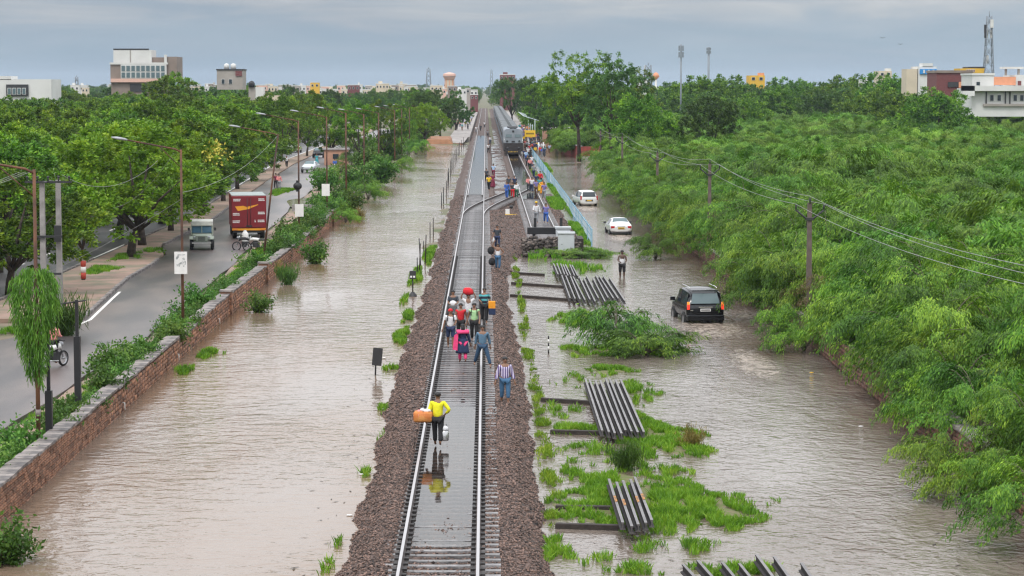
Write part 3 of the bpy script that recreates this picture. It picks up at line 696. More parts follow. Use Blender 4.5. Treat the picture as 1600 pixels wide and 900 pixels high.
def bush_proto(name, seed, H=1.3, R=.9, n_=1500, L=.13, W=.08, m=lf_bush, spiky=0.0):
    g = np.random.default_rng(seed); q = random.Random(seed); root = empty(name); b = MB().use(m_twig)
    st = 11; cs = []
    for k in range(st):
        a = q.uniform(0, 2 * PI); r = R * q.uniform(.15, .95); h = H * q.uniform(.5, 1.05) * (1 - .35 * (r / R) ** 2); b.tube([(r * .1 * math.cos(a), r * .1 * math.sin(a), 0), (r * .6 * math.cos(a), r * .6 * math.sin(a), h * .6), (r * math.cos(a), r * math.sin(a), h)], [.018, .012, .004], 4, cap=False); cs.append((r * math.cos(a), r * math.sin(a), h))
    idx = g.integers(0, st, n_); t = g.random(n_) ** .55; P = np.array(cs)[idx]; c = P * np.stack([t, t, t], 1); c[:, :2] = P[:, :2] * (t[:, None] ** 1.1)
    c += g.normal(0, 1, (n_, 3)) * R * .17; c[:, 2] = np.abs(c[:, 2])
    d = rand_dirs(n_, .3 + spiky * 2.5); V, F = leaves(c, d, rand_dirs(n_, 1.2), L * g.uniform(.6, 1.5, n_), W * g.uniform(.6, 1.3, n_))
    np_obj('foliage', V, F, m, root); b.obj('stem', root); return root

def zoneR(y):
    for lim, t in ((66, 'below the near wall gap'), (80, 'just beyond the near wall gap'), (95, 'short of the first concrete pole'), (104, 'at the first concrete pole'), (118, 'level with the black suv'), (135, 'beyond the black suv'), (150, 'by the far wall gap'), (166, 'level with the metal cabinets'), (184, 'level with the white saloon'), (205, 'beyond the white saloon'), (232, 'level with the white people carrier'), (270, 'beyond the white people carrier')):
        if y < lim: return t
    return 'near the dark red wall'
def zoneL(y):
    for lim, t in ((68, 'before the creeper post'), (80, 'just past the creeper post'), (90, 'halfway to the poster post'), (100, 'shortly before the poster post'), (112, 'at the poster post'), (128, 'between poster post and first wall pier'), (140, 'at the first wall piers'), (155, 'by the leaning post'), (172, 'by the black round box'), (200, 'at the white boards'), (225, 'toward the wall end')):
        if y < lim: return t
    return 'at the wall end'
def zoneE(px, Y):
    row = 'back row' if Y >= 600 else 'front row'
    for lim, t in ((1050, 'left of the slim pole mast'), (1078, 'under the slim pole mast'), (1112, 'under the grey pole mast'), (1140, 'left of the yellow house'), (1170, 'just left of the yellow house'), (1212, 'before the yellow house'), (1232, 'right of the yellow house'), (1255, 'second right of the yellow house'), (1280, 'halfway to the small white house'), (1300, 'shortly before the small white house'), (1330, 'left of the small white house'), (1348, 'touching the small white house'), (1362, 'right of the small white house'), (1385, 'before the hidden cream house'), (1405, 'tallest of the edge'), (1440, 'left of the blue storey'), (1458, 'before the blue storey')):
        if px < lim: return row + ' ' + t
    return row + ' before the maroon hall'
def zoneB(px, py):
    for lim, t in ((515, 'beside the road puddle'), (535, 'behind the second white board'), (556, 'by the first far post'), (585, 'by the second far post'), (606, 'by the third far post'), (632, 'by the fourth far post'), (648, 'near the far end')):
        if px < lim: return t + (', close to the water' if py > 285 else ', set back' if py < 250 else '')
    return 'beside the earth ramp, ' + ('higher' if py < 220 else 'lower')
def zoneW(x, y):
    d = 'roadside row' if x > -36 - max(0, y - 200) * .05 else 'deep'
    for lim, t in ((125, 'behind the creeper post'), (150, 'behind the double pole'), (175, 'abreast of the truck'), (205, 'past the truck'), (240, 'before the bend'), (290, 'abreast of the silver car'), (350, 'past the silver car'), (430, 'below the tank house')):
        if y < lim: return d, t
    return d, 'on the skyline'
# --- left: the neem avenue and the wood behind it
P_n = [tree_proto('neem_tree', 100 + k, H=h, R=r, lobes=lb, per=66, L=.26, W=.13) for k, (h, r, lb) in enumerate(((10.2, 4.8, 15), (9.2, 4.4, 13), (10.8, 4.3, 14), (8.6, 5.0, 14)))]
P_b = [tree_proto('neem_tree', 120 + k, H=h, R=r, lobes=15, per=74, L=.24, W=.13, m=lf_neemb, trunk_h=2.0, flat=.75) for k, (h, r) in enumerate(((8.2, 5.0), (7.2, 4.6)))]
P_fig = tree_proto('fig_tree', 131, H=6.6, R=3.1, lobes=12, per=26, L=.30, W=.24, m=lf_neemb, trunk_h=2.2, droop=.5)
P_small = tree_proto('young_tree', 133, H=4.8, R=2.2, lobes=9, per=26, L=.24, W=.15, m=lf_neemb, trunk_h=1.9)
P_d = [tree_proto('dark_tree', 140 + k, H=h, R=r, lobes=15, L=.34, W=.16, m=lf_dark) for k, (h, r) in enumerate(((11.0, 5.4), (9.6, 4.8)))]
P_bushy = [tree_proto('bushy_tree', 160 + k, H=8.5, R=5.6, lobes=18, per=52, tufts=18, L=.34, W=.17, trunk_h=.8, m=(lf_dark, lf_neem, lf_prosopis)[k % 3], flat=.8) for k in range(3)]
used = set()
def put(proto, x, y, z=.42, s=1.0, rz=None, label=None, cat='tree', group=None, name=None):
    if rz is None: rz = random.uniform(0, 2 * PI)
    if proto.name not in used:
        used.add(proto.name); o = proto; o.location = (x, y, z); o.rotation_euler = (0, 0, rz); o.scale = (s, s, s) if not isinstance(s, tuple) else s
    else: o = copy_tree(proto, None, (x, y, z), rz, s)
    for k in ('label', 'category', 'group', 'kind'):
        if k in o: del o[k]
    if label: o['label'] = label
    if cat: o['category'] = cat
    if group: o['group'] = group
    return o
# individually placed ones: (px of the stem, Y, proto, scale, label)
med = [
    (-22.6, 96, P_fig, 1.0, 'small broad leaved tree with drooping bright green leaves behind the double concrete pole'),
    (-22.3, 131, P_small, 1.0, 'young round tree with a red and white banded trunk on the median'),
    (-22.4, 149, P_b[0], 1.22, 'bright green neem overhanging the road behind the green jeep'),
    (-23.2, 160, P_b[1], 1.3, 'yellow green neem between the jeep and the red truck'),
    (-23.4, 176, P_n[1], 1.1, 'dark trunked neem on the median just behind the red truck'),
    (-24.6, 122, P_n[3], .98, 'dense low neem on the far side of the median'),
    (-23.6, 197, P_n[0], 1.08, 'first neem of the median beyond the red truck'),
    (-24.6, 222, P_n[2], 1.08, 'second neem of the median beyond the red truck'),
    (-26.0, 248, P_n[1], 1.1, 'neem on the median short of the silver car'),
    (-26.6, 270, P_n[3], .88, 'neem leaning over the silver car'),
]
for x, y, p, s, lb in med: put(p, x, y, .55, (s * 1.0, s * 1.0, s * .74) if p is not P_fig and p is not P_small else s, label=lb, group='trees on the median')
for k, (x, y, p, s, lb) in enumerate([(-28.2, 137, P_n[0], .95, 'dark neem right behind the red and white banded tree'), (-26.0, 168, P_b[0], 1.15, 'bright spreading neem left of the red truck'), (-25.5, 186, P_n[3], 1.1, 'broad neem just beyond the red truck'), (-24.8, 209, P_n[1], 1.1, 'neem filling the gap beyond the red truck'), (-27, 236, P_n[3], 1.1, 'wide neem before the silver car'), (-30.5, 258, P_n[0], 1.1, 'neem over the far carriageway left of the silver car'), (-31.5, 285, P_n[2], 1.1, 'neem behind the silver car on the median'), (-29, 304, P_n[3], 1.0, 'low neem closing the far carriageway'), (-25.2, 90, P_n[3], .8, 'dark low tree at the left edge behind the creeper post'), (-27.5, 108, P_d[0], .72, 'dark bushy tree between the creeper post and the fig tree'), (-30.5, 119, P_n[2], .95, 'neem standing behind the fig tree')]):
    put(p, x, y, .5, (s * 1.1, s * 1.1, s * .76), label=lb, group='trees on the median')
# back row trees beyond the far carriageway and the wood
rt = random.Random(3); wood = 0
Y = 104.0; placed = []
while Y < 660:
    xmax = -.232 * Y - 6
    sp = 5.2 + (Y - 100) * .011
    x = -32.8 - max(0, (Y - 200)) * .02
    while x > xmax:
        xx = x + rt.uniform(-1.8, 1.8); yy = Y + rt.uniform(-2.5, 2.5)
        p = rt.choice(P_n + P_n + P_b + [P_d[1]]); s = rt.uniform(.70, .84) if Y < 230 else rt.uniform(.74, .90)
        cap = 1.5 if 268 < (xx / yy * FPX + 759) < 335 and 400 < yy < 460 else 1.0
        placed.append((yy, xx, p, s * cap)); x -= sp
    Y += sp * (.95 + Y * .0016)
placed.sort(key=lambda t: t[0])
for k, (yy, xx, p, s) in enumerate(placed[:270]):
    put(p, xx, yy, .42, (s * 1.28, s * 1.28, s), label='leafy neem, %s of the wood beyond the divided road, %s' % zoneW(xx, yy), group='trees of the wood beyond the road')
wood_rest = [(a[1], a[0], a[3]) for a in placed[270:]]
# trees between the road and the water, further along
for k, (px, Yd, p, s, lb) in enumerate([
    (560, 330, P_n[0], .80, 'neem beside the bend where the road swings away'), (600, 350, P_n[2], .8, 'neem standing over the white compound wall'),
    (628, 395, P_n[1], .8, 'neem behind the overgrown end of the brown flood'), (520, 345, P_n[3], .9, 'wide neem over the parked cars at the bend'),
    (665, 440, P_b[1], .95, 'lighter green tree left of the station platform'), (688, 520, P_d[0], .9, 'dark round tree behind the left platform'),
    (712, 560, P_d[1], .95, 'dark tree touching the left platform beside the water tower'), (655, 500, P_d[0], .85, 'dark tree left of the water tower'), (640, 600, P_n[2], .95, 'tall tree standing left of the station under the lattice mast'),
    (480, 365, P_n[2], .92, 'neem shading the silver car'), (440, 340, P_n[0], .9, 'neem at the far end of the median')]):
    put(p, xat(px, Yd), Yd, .42, s, label=lb)

# --- right: big trees by the station road
P_euc = tree_proto('tall_tree', 150, H=17.5, R=7.2, lobes=20, per=40, tufts=19, L=.42, W=.17, trunk_h=6.0, m=lf_neem, flat=.9, droop=.5, limbs=9)
P_euc2 = tree_proto('tall_tree', 151, H=15.5, R=6.0, lobes=16, per=40, tufts=18, L=.42, W=.17, trunk_h=5.0, m=lf_dark, flat=.9, droop=.5, limbs=8)
for px, Yd, p, s, lb in [
    (905, 352, P_euc, .86, 'tallest ragged tree, pale green top, standing over the station road'), (955, 345, P_euc2, .88, 'dark tall tree right of the ragged tallest tree'), (985, 372, P_euc, .74, 'tall thin crowned tree at the edge of the thicket'),
    (870, 430, P_d[1], 1.1, 'round tree behind the terracotta station hut'), (842, 480, P_n[0], 1.1, 'pale round tree above the white shelter frame'), (832, 640, P_d[0], 1.2, 'broad dark tree behind the train'), (800, 700, P_d[0], 1.2, 'dark tree beside the tail of the train'),
    (860, 700, P_d[1], 1.3, 'dark tree on the skyline right of the train'), (1000, 330, P_bushy[2], 1.0, 'rounded tree at the corner of the thicket'),
    (1112, 330, P_bushy[0], 1.0, 'dark round tree standing alone in the scrub')]:
    put(p, xat(px, Yd), Yd, .42, s, label=lb)
# skyline trees on the right
rt = random.Random(12); k = 0
spec = []
for px, top, Yd in [(1060, 118, 640), (1085, 106, 620), (1125, 108, 600), (1150, 116, 640), (1205, 118, 700), (1240, 113, 690), (1262, 118, 620), (1290, 120, 600), (1320, 108, 640), (1345, 118, 600), (1375, 110, 560), (1395, 104, 540), (1425, 112, 560), (1450, 122, 470), (1462, 131, 400), (1180, 122, 620), (1030, 128, 700), (1220, 126, 560), (1290, 128, 520), (1350, 130, 500), (1400, 128, 460), (1100, 132, 520), (1150, 134, 480)]:
    p = P_bushy[k % 3]; s = (hz(top, Yd) - .4) / 10.6
    put(p, xat(px, Yd), Yd, .0, (s * 1.25, s * 1.25, s), label='thicket edge tree, ' + zoneE(px, Yd), group='trees along the far edge of the thicket'); k += 1

# --- scrub on the right
P_s = [shrub_proto('thorn_shrub', 200 + k, H=h, R=r, limbs=l + 9, per=112, fat=.085) for k, (h, r, l) in enumerate(((3.5, 3.7, 26), (3.3, 3.8, 24), (3.7, 3.5, 26), (2.9, 3.1, 20), (3.4, 4.0, 26)))]
rs = random.Random(21)
front = []
y = 50.0; k = 0
gaps = lambda y: (66.0 < y < 69.5) or (105 < y < 108.6) or (141.5 < y < 148)
while y < 288:
    ov = float(np.interp(y, [50, 64, 67, 77, 84, 104, 109, 116, 126, 131, 141, 149, 160, 200, 240, 345], [16.6, 16.4, 14.7, 14.9, 15.9, 16.3, 15.4, 14.3, 14.6, 16.3, 16.5, 15.6, 15.2, 14.8, 14.4, 17.5]))
    s = rs.uniform(.78, 1.02) * float(np.interp(y, [50, 66, 80], [.72, .8, 1]))
    if not gaps(y): front.append((ov + rs.uniform(-.2, .6), y + rs.uniform(-.4, .4), s, 0))
    y += 3.1 if y < 200 else 4.4
for yy, dz in ((66.8, 3.3), (106.8, 3.1), (144, 3.4)): front.append((14.2 + dz, yy, .9, 0))
row2 = []
y = 55.0
while y < 260:
    for c_ in (1, 2):
        row2.append((14.6 + c_ * 3.7 + rs.uniform(-.8, .8) + (1.0 if y < 80 else 0), y + rs.uniform(-1, 1), rs.uniform(.95, 1.15) * float(np.interp(y, [50, 80, 100], [.8, .95, 1])), 1))
    y += 4.2
for k, (x, y, s, row) in enumerate(front + row2):
    if row == 0: put(rs.choice(P_s), x, y, .30, s, label='feathery thorn shrub arching over the flooded street, ' + zoneR(y), cat='shrub', group='shrubs overhanging the flooded street')
    else: put(rs.choice(P_s), x, y, .42, s, label='feathery thorn shrub in the rows behind the wall, ' + zoneR(y), cat='shrub', group='shrubs behind the boundary wall')

# the rest of the thicket reads as one mass: instances on points, one object
def scatter_object(name, protos, pts, kind='stuff'):
    """pts: (x, y, z, rot, scale, index)"""
    col = bpy.data.collections.new(name + ' sources')
    for i, p in enumerate(protos):
        for ch in p.children:
            if ch.name.split('.')[0] in ('foliage', 'crown'):
                o = bpy.data.objects.new('%s_src_%02d' % (name, i), ch.data.copy()); col.objects.link(o)
                if name == 'thicket': o.data.materials[0] = lf_field
    me = bpy.data.meshes.new(name); P = np.array(pts, float); me.vertices.add(len(P)); me.vertices.foreach_set('co', P[:, :3].astype(np.float32).ravel())
    for an, tp, c in (('rot', 'FLOAT', 3), ('scl', 'FLOAT', 4), ('idx', 'INT', 5)):
        a = me.attributes.new(an, tp, 'POINT'); a.data.foreach_set('value', P[:, c].astype(np.int32 if tp == 'INT' else np.float32))
    me.update(); o = bpy.data.objects.new(name, me); link(o, kind=kind)
    ng = bpy.data.node_groups.new(name, 'GeometryNodeTree'); ng.interface.new_socket('Geometry', in_out='INPUT', socket_type='NodeSocketGeometry'); ng.interface.new_socket('Geometry', in_out='OUTPUT', socket_type='NodeSocketGeometry')
    n = ng.nodes; gi = n.new('NodeGroupInput'); go = n.new('NodeGroupOutput'); ip = n.new('GeometryNodeInstanceOnPoints'); ci = n.new('GeometryNodeCollectionInfo')
    ci.inputs['Collection'].default_value = col; ci.inputs['Separate Children'].default_value = True; ci.inputs['Reset Children'].default_value = True
    def attr(a, tp):
        x = n.new('GeometryNodeInputNamedAttribute'); x.data_type = tp; x.inputs['Name'].default_value = a; return x.outputs[0]
    cx = n.new('ShaderNodeCombineXYZ'); ng.links.new(attr('rot', 'FLOAT'), cx.inputs['Z'])
    ng.links.new(gi.outputs[0], ip.inputs['Points']); ng.links.new(ci.outputs[0], ip.inputs['Instance']); ip.inputs['Pick Instance'].default_value = True
    ng.links.new(attr('idx', 'INT'), ip.inputs['Instance Index']); ng.links.new(cx.outputs[0], ip.inputs['Rotation']); ng.links.new(attr('scl', 'FLOAT'), ip.inputs['Scale']); ng.links.new(ip.outputs[0], go.inputs[0])
    md = o.modifiers.new('scatter', 'NODES'); md.node_group = ng; return o
P_f = [shrub_proto('thicket_part', 220 + k, H=(3.8, 3.2, 4.2, 3.5)[k], R=3.9, limbs=24, plumes=6, per=100, L=.17, W=.062, m=lf_field, stem=False, fat=.11) for k in range(4)]
pts = []
gg = random.Random(4); Y = 62.0
while Y < 780:
    xm = .232 * Y + 6; sp = 3.2 + Y * .0035; x = 22.5 if Y < 262 else (14.5 + (Y > 400) * 0)
    while x < xm:
        if (262 < Y < 378 and x < 17.5) or (300 < Y < 378 and x < 21.5): x += sp; continue
        z = .42; hs = .50 + 1.0 * float(fbm([x], [Y], .05, 3, 77)[0]) + gg.uniform(-.16, .16)
        pts.append((x + gg.uniform(-1.3, 1.3), Y + gg.uniform(-1.3, 1.3), z, gg.uniform(0, 6.28), hs * (1 if Y > 110 else .93), gg.randrange(4))); x += sp
    Y += sp
scatter_object('thicket', P_f, pts)
for p in P_f:
    for ch in list(p.children): bpy.data.objects.remove(ch)
    bpy.data.objects.remove(p)
# far off wood: left beyond the individual trees, and the belt along the horizon
pts = [(x, y, .4, random.uniform(0, 6.28), s, random.randrange(6)) for x, y, s in wood_rest]
for k in range(4200):
    Y = 640 + 4600 * random.random() ** 1.9; x = random.uniform(-.235, .235) * Y
    if abs(x - TX) < (14 + Y * .004 if Y < 1150 else 5) or (-.235 < x / Y < -.02 and Y < 1500 and random.random() < .55): continue
    if x / Y > 0.02 and Y < 800: continue
    pts.append((x, Y, .4, random.uniform(0, 6.28), random.uniform(.6, 1.05) * (1.15 if Y > 2000 else 1), random.randrange(6)))
scatter_object('far_wood', P_bushy + P_d + [P_n[0]], pts)

# --- the hillock of scrub that stands in the water on the right, the cut branch by the cabinets
q1 = at(965, 540); P_isl = shrub_proto('thorn_shrub', 260, H=1.75, R=2.05, limbs=30, plumes=6, per=70, L=.14, W=.034, m=lf_prosopis, hang=.5)
put(P_isl, q1[0], q1[1], -.05, (.95, 1.8, 1.0), .3, 'low feathery thorn shrub standing in the water between the two stacks of rails', 'shrub')
q1 = at(1010, 555); put(P_isl, q1[0], q1[1], -.05, (.75, 1.4, .62), 2.0, 'small feathery thorn shrub at the street side of the low shrub in the water', 'shrub')
q1 = at(905, 402); put(P_isl, q1[0], q1[1], -.05, (.85, 1.6, .38), .9, 'flattened cut thorn branches lying in front of the metal cabinets', 'shrub')
for px, py, s, lb in ((1235, 548, .7, 'low thorn shrub dipping into the street water below the wall gap'), (1470, 775, .62, 'low thorn shrub in the water before the near wall gap'), (1540, 790, .55, 'yellowish thorn shrub at the lower right water edge'), (1010, 405, .6, 'small thorn shrub dipping into the street across from the cabinets'), (1600, 860, .75, 'thorn shrub at the lower right corner of the flood')):
    q1 = at(px, py); put(P_s[3], q1[0] + .6, q1[1], -.05, s, label=lb, cat='shrub')
P_dry = shrub_proto('thorn_shrub', 270, H=2.8, R=2.6, limbs=20, plumes=6, per=60, m=leafmat('dry thorn leaf', (0.06, 0.045, 0.02), (0.13, 0.10, 0.04), (0.20, 0.17, 0.06), .2, .1))
for px, Y, s, lb in ((1165, 150, 1.0, 'brown dried thorn shrub behind the far wall gap'), (1200, 158, .8, 'half dead thorn shrub right of the brown one'), (1290, 104, .7, 'dry brown thorn shrub above the middle wall gap')): put(P_dry, xat(px, Y), Y, 1.0, s, label=lb, cat='shrub')
# --- bushes of the verge behind the left wall
P_v = [bush_proto('verge_bush', 300 + k, H=h, R=r, n_=n_, L=l, W=w_) for k, (h, r, n_, l, w_) in enumerate(((1.2, .9, 1500, .14, .08), (.8, .8, 1100, .11, .07), (1.6, 1.0, 1700, .17, .10)))]
P_wild = bush_proto('reed_bush', 310, H=1.5, R=.9, n_=1500, L=.34, W=.035, m=lf_bush, spiky=1)
P_yel = bush_proto('dry_bush', 311, H=1.3, R=.8, n_=1100, L=.3, W=.035, m=lf_dry, spiky=.8)
rb = random.Random(17); y = 60.0; k = 0
while y < 248:
    dens = 1 if (y < 100 or y > 128) else .8
    if rb.random() < dens * .92:
        s = rb.uniform(.55, 1.0) if y < 150 else rb.uniform(.8, 1.25)
        put(rb.choice(P_v), wall_line(y) - rb.uniform(.42, 1.25), y, .42, s, label='leafy bush close behind the stone wall, ' + zoneL(y), cat='bush', group='bushes behind the stone wall')
    y += rb.uniform(.9, 1.5) if y < 130 else rb.uniform(1.6, 2.4)
for (px, py, p, s, lb) in [
    (490, 412, P_v[2], 1.05, 'leafy bush growing in the water at the face of the stone wall'), (450, 445, P_wild, .9, 'upright green bush at the wall pier'), (405, 488, P_v[0], .95, 'round bush where the stone wall steps'), (428, 430, P_yel, .8, 'dry yellow bush against the wall pier'),
    (560, 345, P_yel, .9, 'dry yellow reeds at the end of the stone wall'), (12, 880, P_v[0], 1.0, 'pale leaved shrub in the lower left corner below the wall'), (975, 735, P_wild, .7, 'spiky low bush on the grass islet beside the rail stack'), (1082, 700, P_yel, .6, 'thin dry bush at the right tip of the grass islet')]:
    q1 = at(px, py); put(p, q1[0], q1[1], -.05, s, label=lb, cat='bush')
put(P_wild, xat(100, 102) , 102, .5, 1.3, label='rounded green bush at the foot of the double concrete pole', cat='bush')
rb = random.Random(5)
for k, (px, py, s) in enumerate([(505, 300, 2.2), (530, 290, 2.6), (555, 300, 2.4), (575, 310, 2.0), (545, 330, 1.7), (520, 335, 1.6), (595, 285, 2.6), (615, 270, 2.6), (575, 265, 2.6), (550, 262, 2.4), (610, 250, 2.8), (640, 228, 3.0), (660, 222, 3.0), (625, 240, 3), (590, 245, 3), (650, 240, 2.6), (500, 330, 1.5), (540, 345, 1.3), (670, 215, 3), (560, 245, 3), (640, 215, 3.4)]):
    q1 = at(px, py, .4)
    if k % 2: put(P_s[3], q1[0], q1[1], .2, s * .33, label='thick bush past the stone wall, ' + zoneB(px, py), cat='bush', group='bushes on the bank beyond the wall')
    else: put(P_v[2], q1[0], q1[1], .3, s * .85, label='thick bush past the stone wall, ' + zoneB(px, py), cat='bush', group='bushes on the bank beyond the wall')
# --- the creeper hanging on the first lamp post
def creeper():
    g = np.random.default_rng(77); n_ = 5600; x0, y0 = xat(52, 69.5), 69.5; top = hz(418, 69.5); bot = hz(572, 69.5)
    a = g.random(n_) * 2 * PI; t = g.random(n_); rr = np.interp(t, [0, .12, .35, .6, .8, 1], [.25, .66, .70, .52, .36, .1]) * g.uniform(.35, 1.05, n_) ** .5
    c = np.stack([x0 + rr * np.cos(a), y0 + rr * np.sin(a), top - t * (top - bot) * (.75 + .35 * (np.sin(a * 5) * .5 + .5))], 1)
    d = np.stack([np.cos(a) * .25, np.sin(a) * .25, -np.ones(n_)], 1) + g.normal(0, .32, (n_, 3)); st = np.floor(a * 5.1) * 1.7; c[:, :2] += np.stack([np.cos(st), np.sin(st)], 1) * .11; c[:, 2] -= (np.sin(st * 3.3) * .5 + .5) * .45 * t; c += g.normal(0, .035, (n_, 3)); V, F = fronds(c, d, .16 * g.uniform(.5, 1.6, n_), .03, .3)
    np_obj('creeper', V, F, lf_vine, label='shaggy bright green creeper hanging round the nearest rusty lamp post', cat='creeper')
creeper()
t0 = [o for o in C.objects if str(o.get('label', '')).startswith('bright green neem overhanging')][0]
c = np.array([-16.9, 149.0, 7.2]) + rand_dirs(110) * np.array([1.1, .8, .9]) * rng.random((110, 1)) ** .6
V, F = leaves(c, rand_dirs(110), rand_dirs(110), .24, .14)
o = np_obj('blossoms', V, F, mat('yellow blossom', (.46, .42, .05), .7, var=.1), t0); bpy.context.view_layer.update(); o.matrix_parent_inverse = t0.matrix_world.inverted()
t0 = [o for o in C.objects if str(o.get('label', '')).startswith('young round tree with')][0]
b = MB()
for k, mm in enumerate((m_rust, m_white, m_rust, m_white)): b.use(mat('red band paint', (.45, .06, .04), .7)) if k % 2 == 0 else b.use(m_white); b.tube([(0, 0, .15 + k * .33), (.05, 0, .48 + k * .33)], .15, 8)
b.obj('painted_bands', t0)
# --- bits floating at the banks
g = np.random.default_rng(6); n_ = 900; yb = 50 + 190 * g.random(n_) ** 1.5; side = g.integers(0, 3, n_); xb = np.where(side == 0, -3.75 - np.abs(g.normal(0, .5, n_)), np.where(side == 1, 12.9 - np.abs(g.normal(0, .9, n_)), 3.5 + 2.5 * g.random(n_)))
c = np.stack([xb, yb, np.full(n_, .012)], 1); d = g.normal(0, 1, (n_, 3)); d[:, 2] = 0; V, F = leaves(c, d, np.tile([0, 0, 1.0], (n_, 1)), g.uniform(.05, .35, n_), g.uniform(.02, .07, n_))
np_obj('floating_debris', V, F, mat('drift', (.06, .045, .03), .8, island=.8), kind='stuff')
# --- grass
def grass(name, blobs, m, h=.16, per=240, z=0.0, wid=.022, mound=True, **k):
    g = np.random.default_rng(abs(hash(name)) % 1000 if False else len(name)); Vs, Fs, o_ = [], [], 0; mv = MB().use(m)
    for (cx, cy, rx, ry, dn) in blobs:
        X0, Y0 = at(cx, cy, z); sx = abs(at(cx + rx, cy, z)[0] - X0); sy = abs(at(cx, cy - ry, z)[1] - at(cx, cy + ry, z)[1]) / 2
        area = PI * sx * sy; n_ = int(min(14000, area * per * dn)); r = np.sqrt(g.random(n_)) ; a = g.random(n_) * 2 * PI
        ed = 1 + .30 * np.sin(a * 3 + cx) + .18 * np.sin(a * 7 + cy); x = X0 + sx * r * ed * np.cos(a) + g.normal(0, .04, n_); y = Y0 + sy * r * ed * np.sin(a)
        clump = fbm(x * 3 + 40, y * 1.3 + 40, 1.0, 3, 31); kk = clump > (.485 if dn > .6 else .55); x, y, r = x[kk], y[kk], r[kk]; n_ = len(x); hh = h * (1.25 - .75 * r ** 3) * g.uniform(.5, 1.3, n_)
        far = max(1.0, Y0 / 75.0)
        ok = ~((x > -13.05) & (x < -11.5) & (z > .3)); x, y, hh = x[ok], y[ok], hh[ok]; n_ = len(x)
        base = np.stack([x, y, np.full(n_, z - .02)], 1); ln = g.normal(0, .42, (n_, 2)) * hh[:, None]; s_ = rand_dirs(n_); s_[:, 2] = 0; s_ *= wid * far * .5 / (np.linalg.norm(s_, axis=1, keepdims=True) + 1e-6)
        tip = base + np.concatenate([ln, (hh * (1 if far < 1.5 else 1.2))[:, None]], 1)
        V = np.stack([base - s_, base + s_, (base + tip) / 2 + s_ * 1.3, tip, (base + tip) / 2 - s_ * 1.3], 1); V[:, [2, 4], 2] += hh[:, None] * .1
        V = V.reshape(-1, 3); b = np.arange(n_)[:, None] * 5; F = np.concatenate([b + np.array([[0, 1, 2]]), b + np.array([[0, 2, 4]]), b + np.array([[4, 2, 3]])], 0); Vs.append(V); Fs.append(F + o_); o_ += len(V)
        if mound and dn > .6:
            nn_ = 36; ring = []
            for rr_, zz in ((.85, -.05), (.7, .0), (.4, .05), (.02, .06)): ring.append([(X0 + sx * rr_ * .92 * (1 + .30 * math.sin(t * 3 + cx) + .18 * math.sin(t * 7 + cy)) * math.cos(t), Y0 + sy * rr_ * .92 * (1 + .30 * math.sin(t * 3 + cx) + .18 * math.sin(t * 7 + cy)) * math.sin(t), z + zz * .8) for t in np.linspace(0, 2 * PI, nn_, endpoint=False)])
            mv.loft(ring, cap=False)
    np_obj(name, np.concatenate(Vs), np.concatenate(Fs), m, kind='stuff', **k)
    if mv.v: mv.mats[0] = mat('grassy earth', (0.10, 0.13, 0.03), .9, scale=5, col2=(.16, .13, .07)); mv.obj('grass_mound', kind='structure')
grass('islet_grass', [(1020, 680, 62, 30, 1), (1065, 700, 40, 16, 1), (960, 752, 60, 15, .9), (1025, 792, 138, 38, 1), (1090, 795, 75, 36, 1), (985, 770, 80, 26, 1), (930, 800, 55, 18, .8), (870, 860, 22, 18, .9), (1150, 893, 60, 14, .8), (950, 580, 36, 7, .9), (985, 720, 30, 12, .6), (990, 545, 70, 12, .9), (900, 672, 40, 7, .9), (880, 795, 22, 16, .8), (1010, 860, 20, 8, .5), (990, 892, 40, 8, .7), (905, 548, 30, 8, .5), (1000, 612, 26, 18, .4), (1075, 855, 45, 12, .45), (940, 880, 30, 12, .35), (940, 700, 60, 18, .3), (900, 740, 30, 25, .3), (910, 500, 40, 14, .5), (1040, 740, 60, 10, .4), (880, 640, 30, 12, .3), (890, 595, 30, 10, .25)], lf_grass, .19, 850)
stripb = []
for t in np.linspace(0, 1, 46):
    px = np.interp(t, [0, .12, .3, .5, .75, 1], [801, 806, 817, 833, 851, 866]); py = 362 + (812 - 362) * t
    if random.random() < .74: stripb.append((px + random.uniform(-4, 4), py, (4 + 9 * t) * random.uniform(.5, 1.2), 4 + 9 * t, random.uniform(.35, .7)))
grass('ballast_edge_grass', stripb, lf_grass, .13, 700, z=.05, mound=False)
grass('waterline_weeds', [(627, 527, 10, 14, 1), (637, 495, 7, 8, 1), (650, 432, 8, 13, 1), (671, 398, 7, 13, 1), (610, 578, 10, 7, 1), (570, 740, 7, 5, 1), (520, 862, 9, 22, .5), (508, 885, 8, 12, .5), (632, 470, 5, 8, .5), (598, 640, 8, 6, .4), (590, 680, 12, 6, .5), (328, 553, 16, 6, 1), (288, 579, 12, 6, 1)], lf_grass, .2, 800, z=.02, mound=False)
grass('verge_grass', [(30, 725, 55, 26, 1), (100, 660, 50, 22, 1), (170, 610, 45, 20, 1), (225, 572, 35, 16, 1), (290, 515, 30, 14, 1), (340, 470, 26, 14, 1), (158, 425, 26, 7, 1), (196, 405, 22, 6, 1), (235, 395, 20, 5, .7), (40, 518, 46, 4, 1), (390, 420, 22, 14, 1), (430, 385, 18, 14, 1), (440, 300, 16, 5, 1), (470, 355, 18, 10, 1), (0, 745, 30, 25, 1)], lf_grass, .22, 420, z=.5, mound=False)
grass('cabinet_weeds', [(850, 402, 26, 6, .5), (900, 420, 40, 8, .5), (905, 362, 9, 16, 1), (885, 322, 7, 14, 1), (868, 300, 6, 12, .9), (838, 280, 5, 18, .6), (830, 398, 16, 6, .6), (868, 318, 16, 9, .9), (850, 262, 7, 12, .6), (925, 398, 22, 6, .9)], lf_grass, .3, 260, z=0, mound=False)

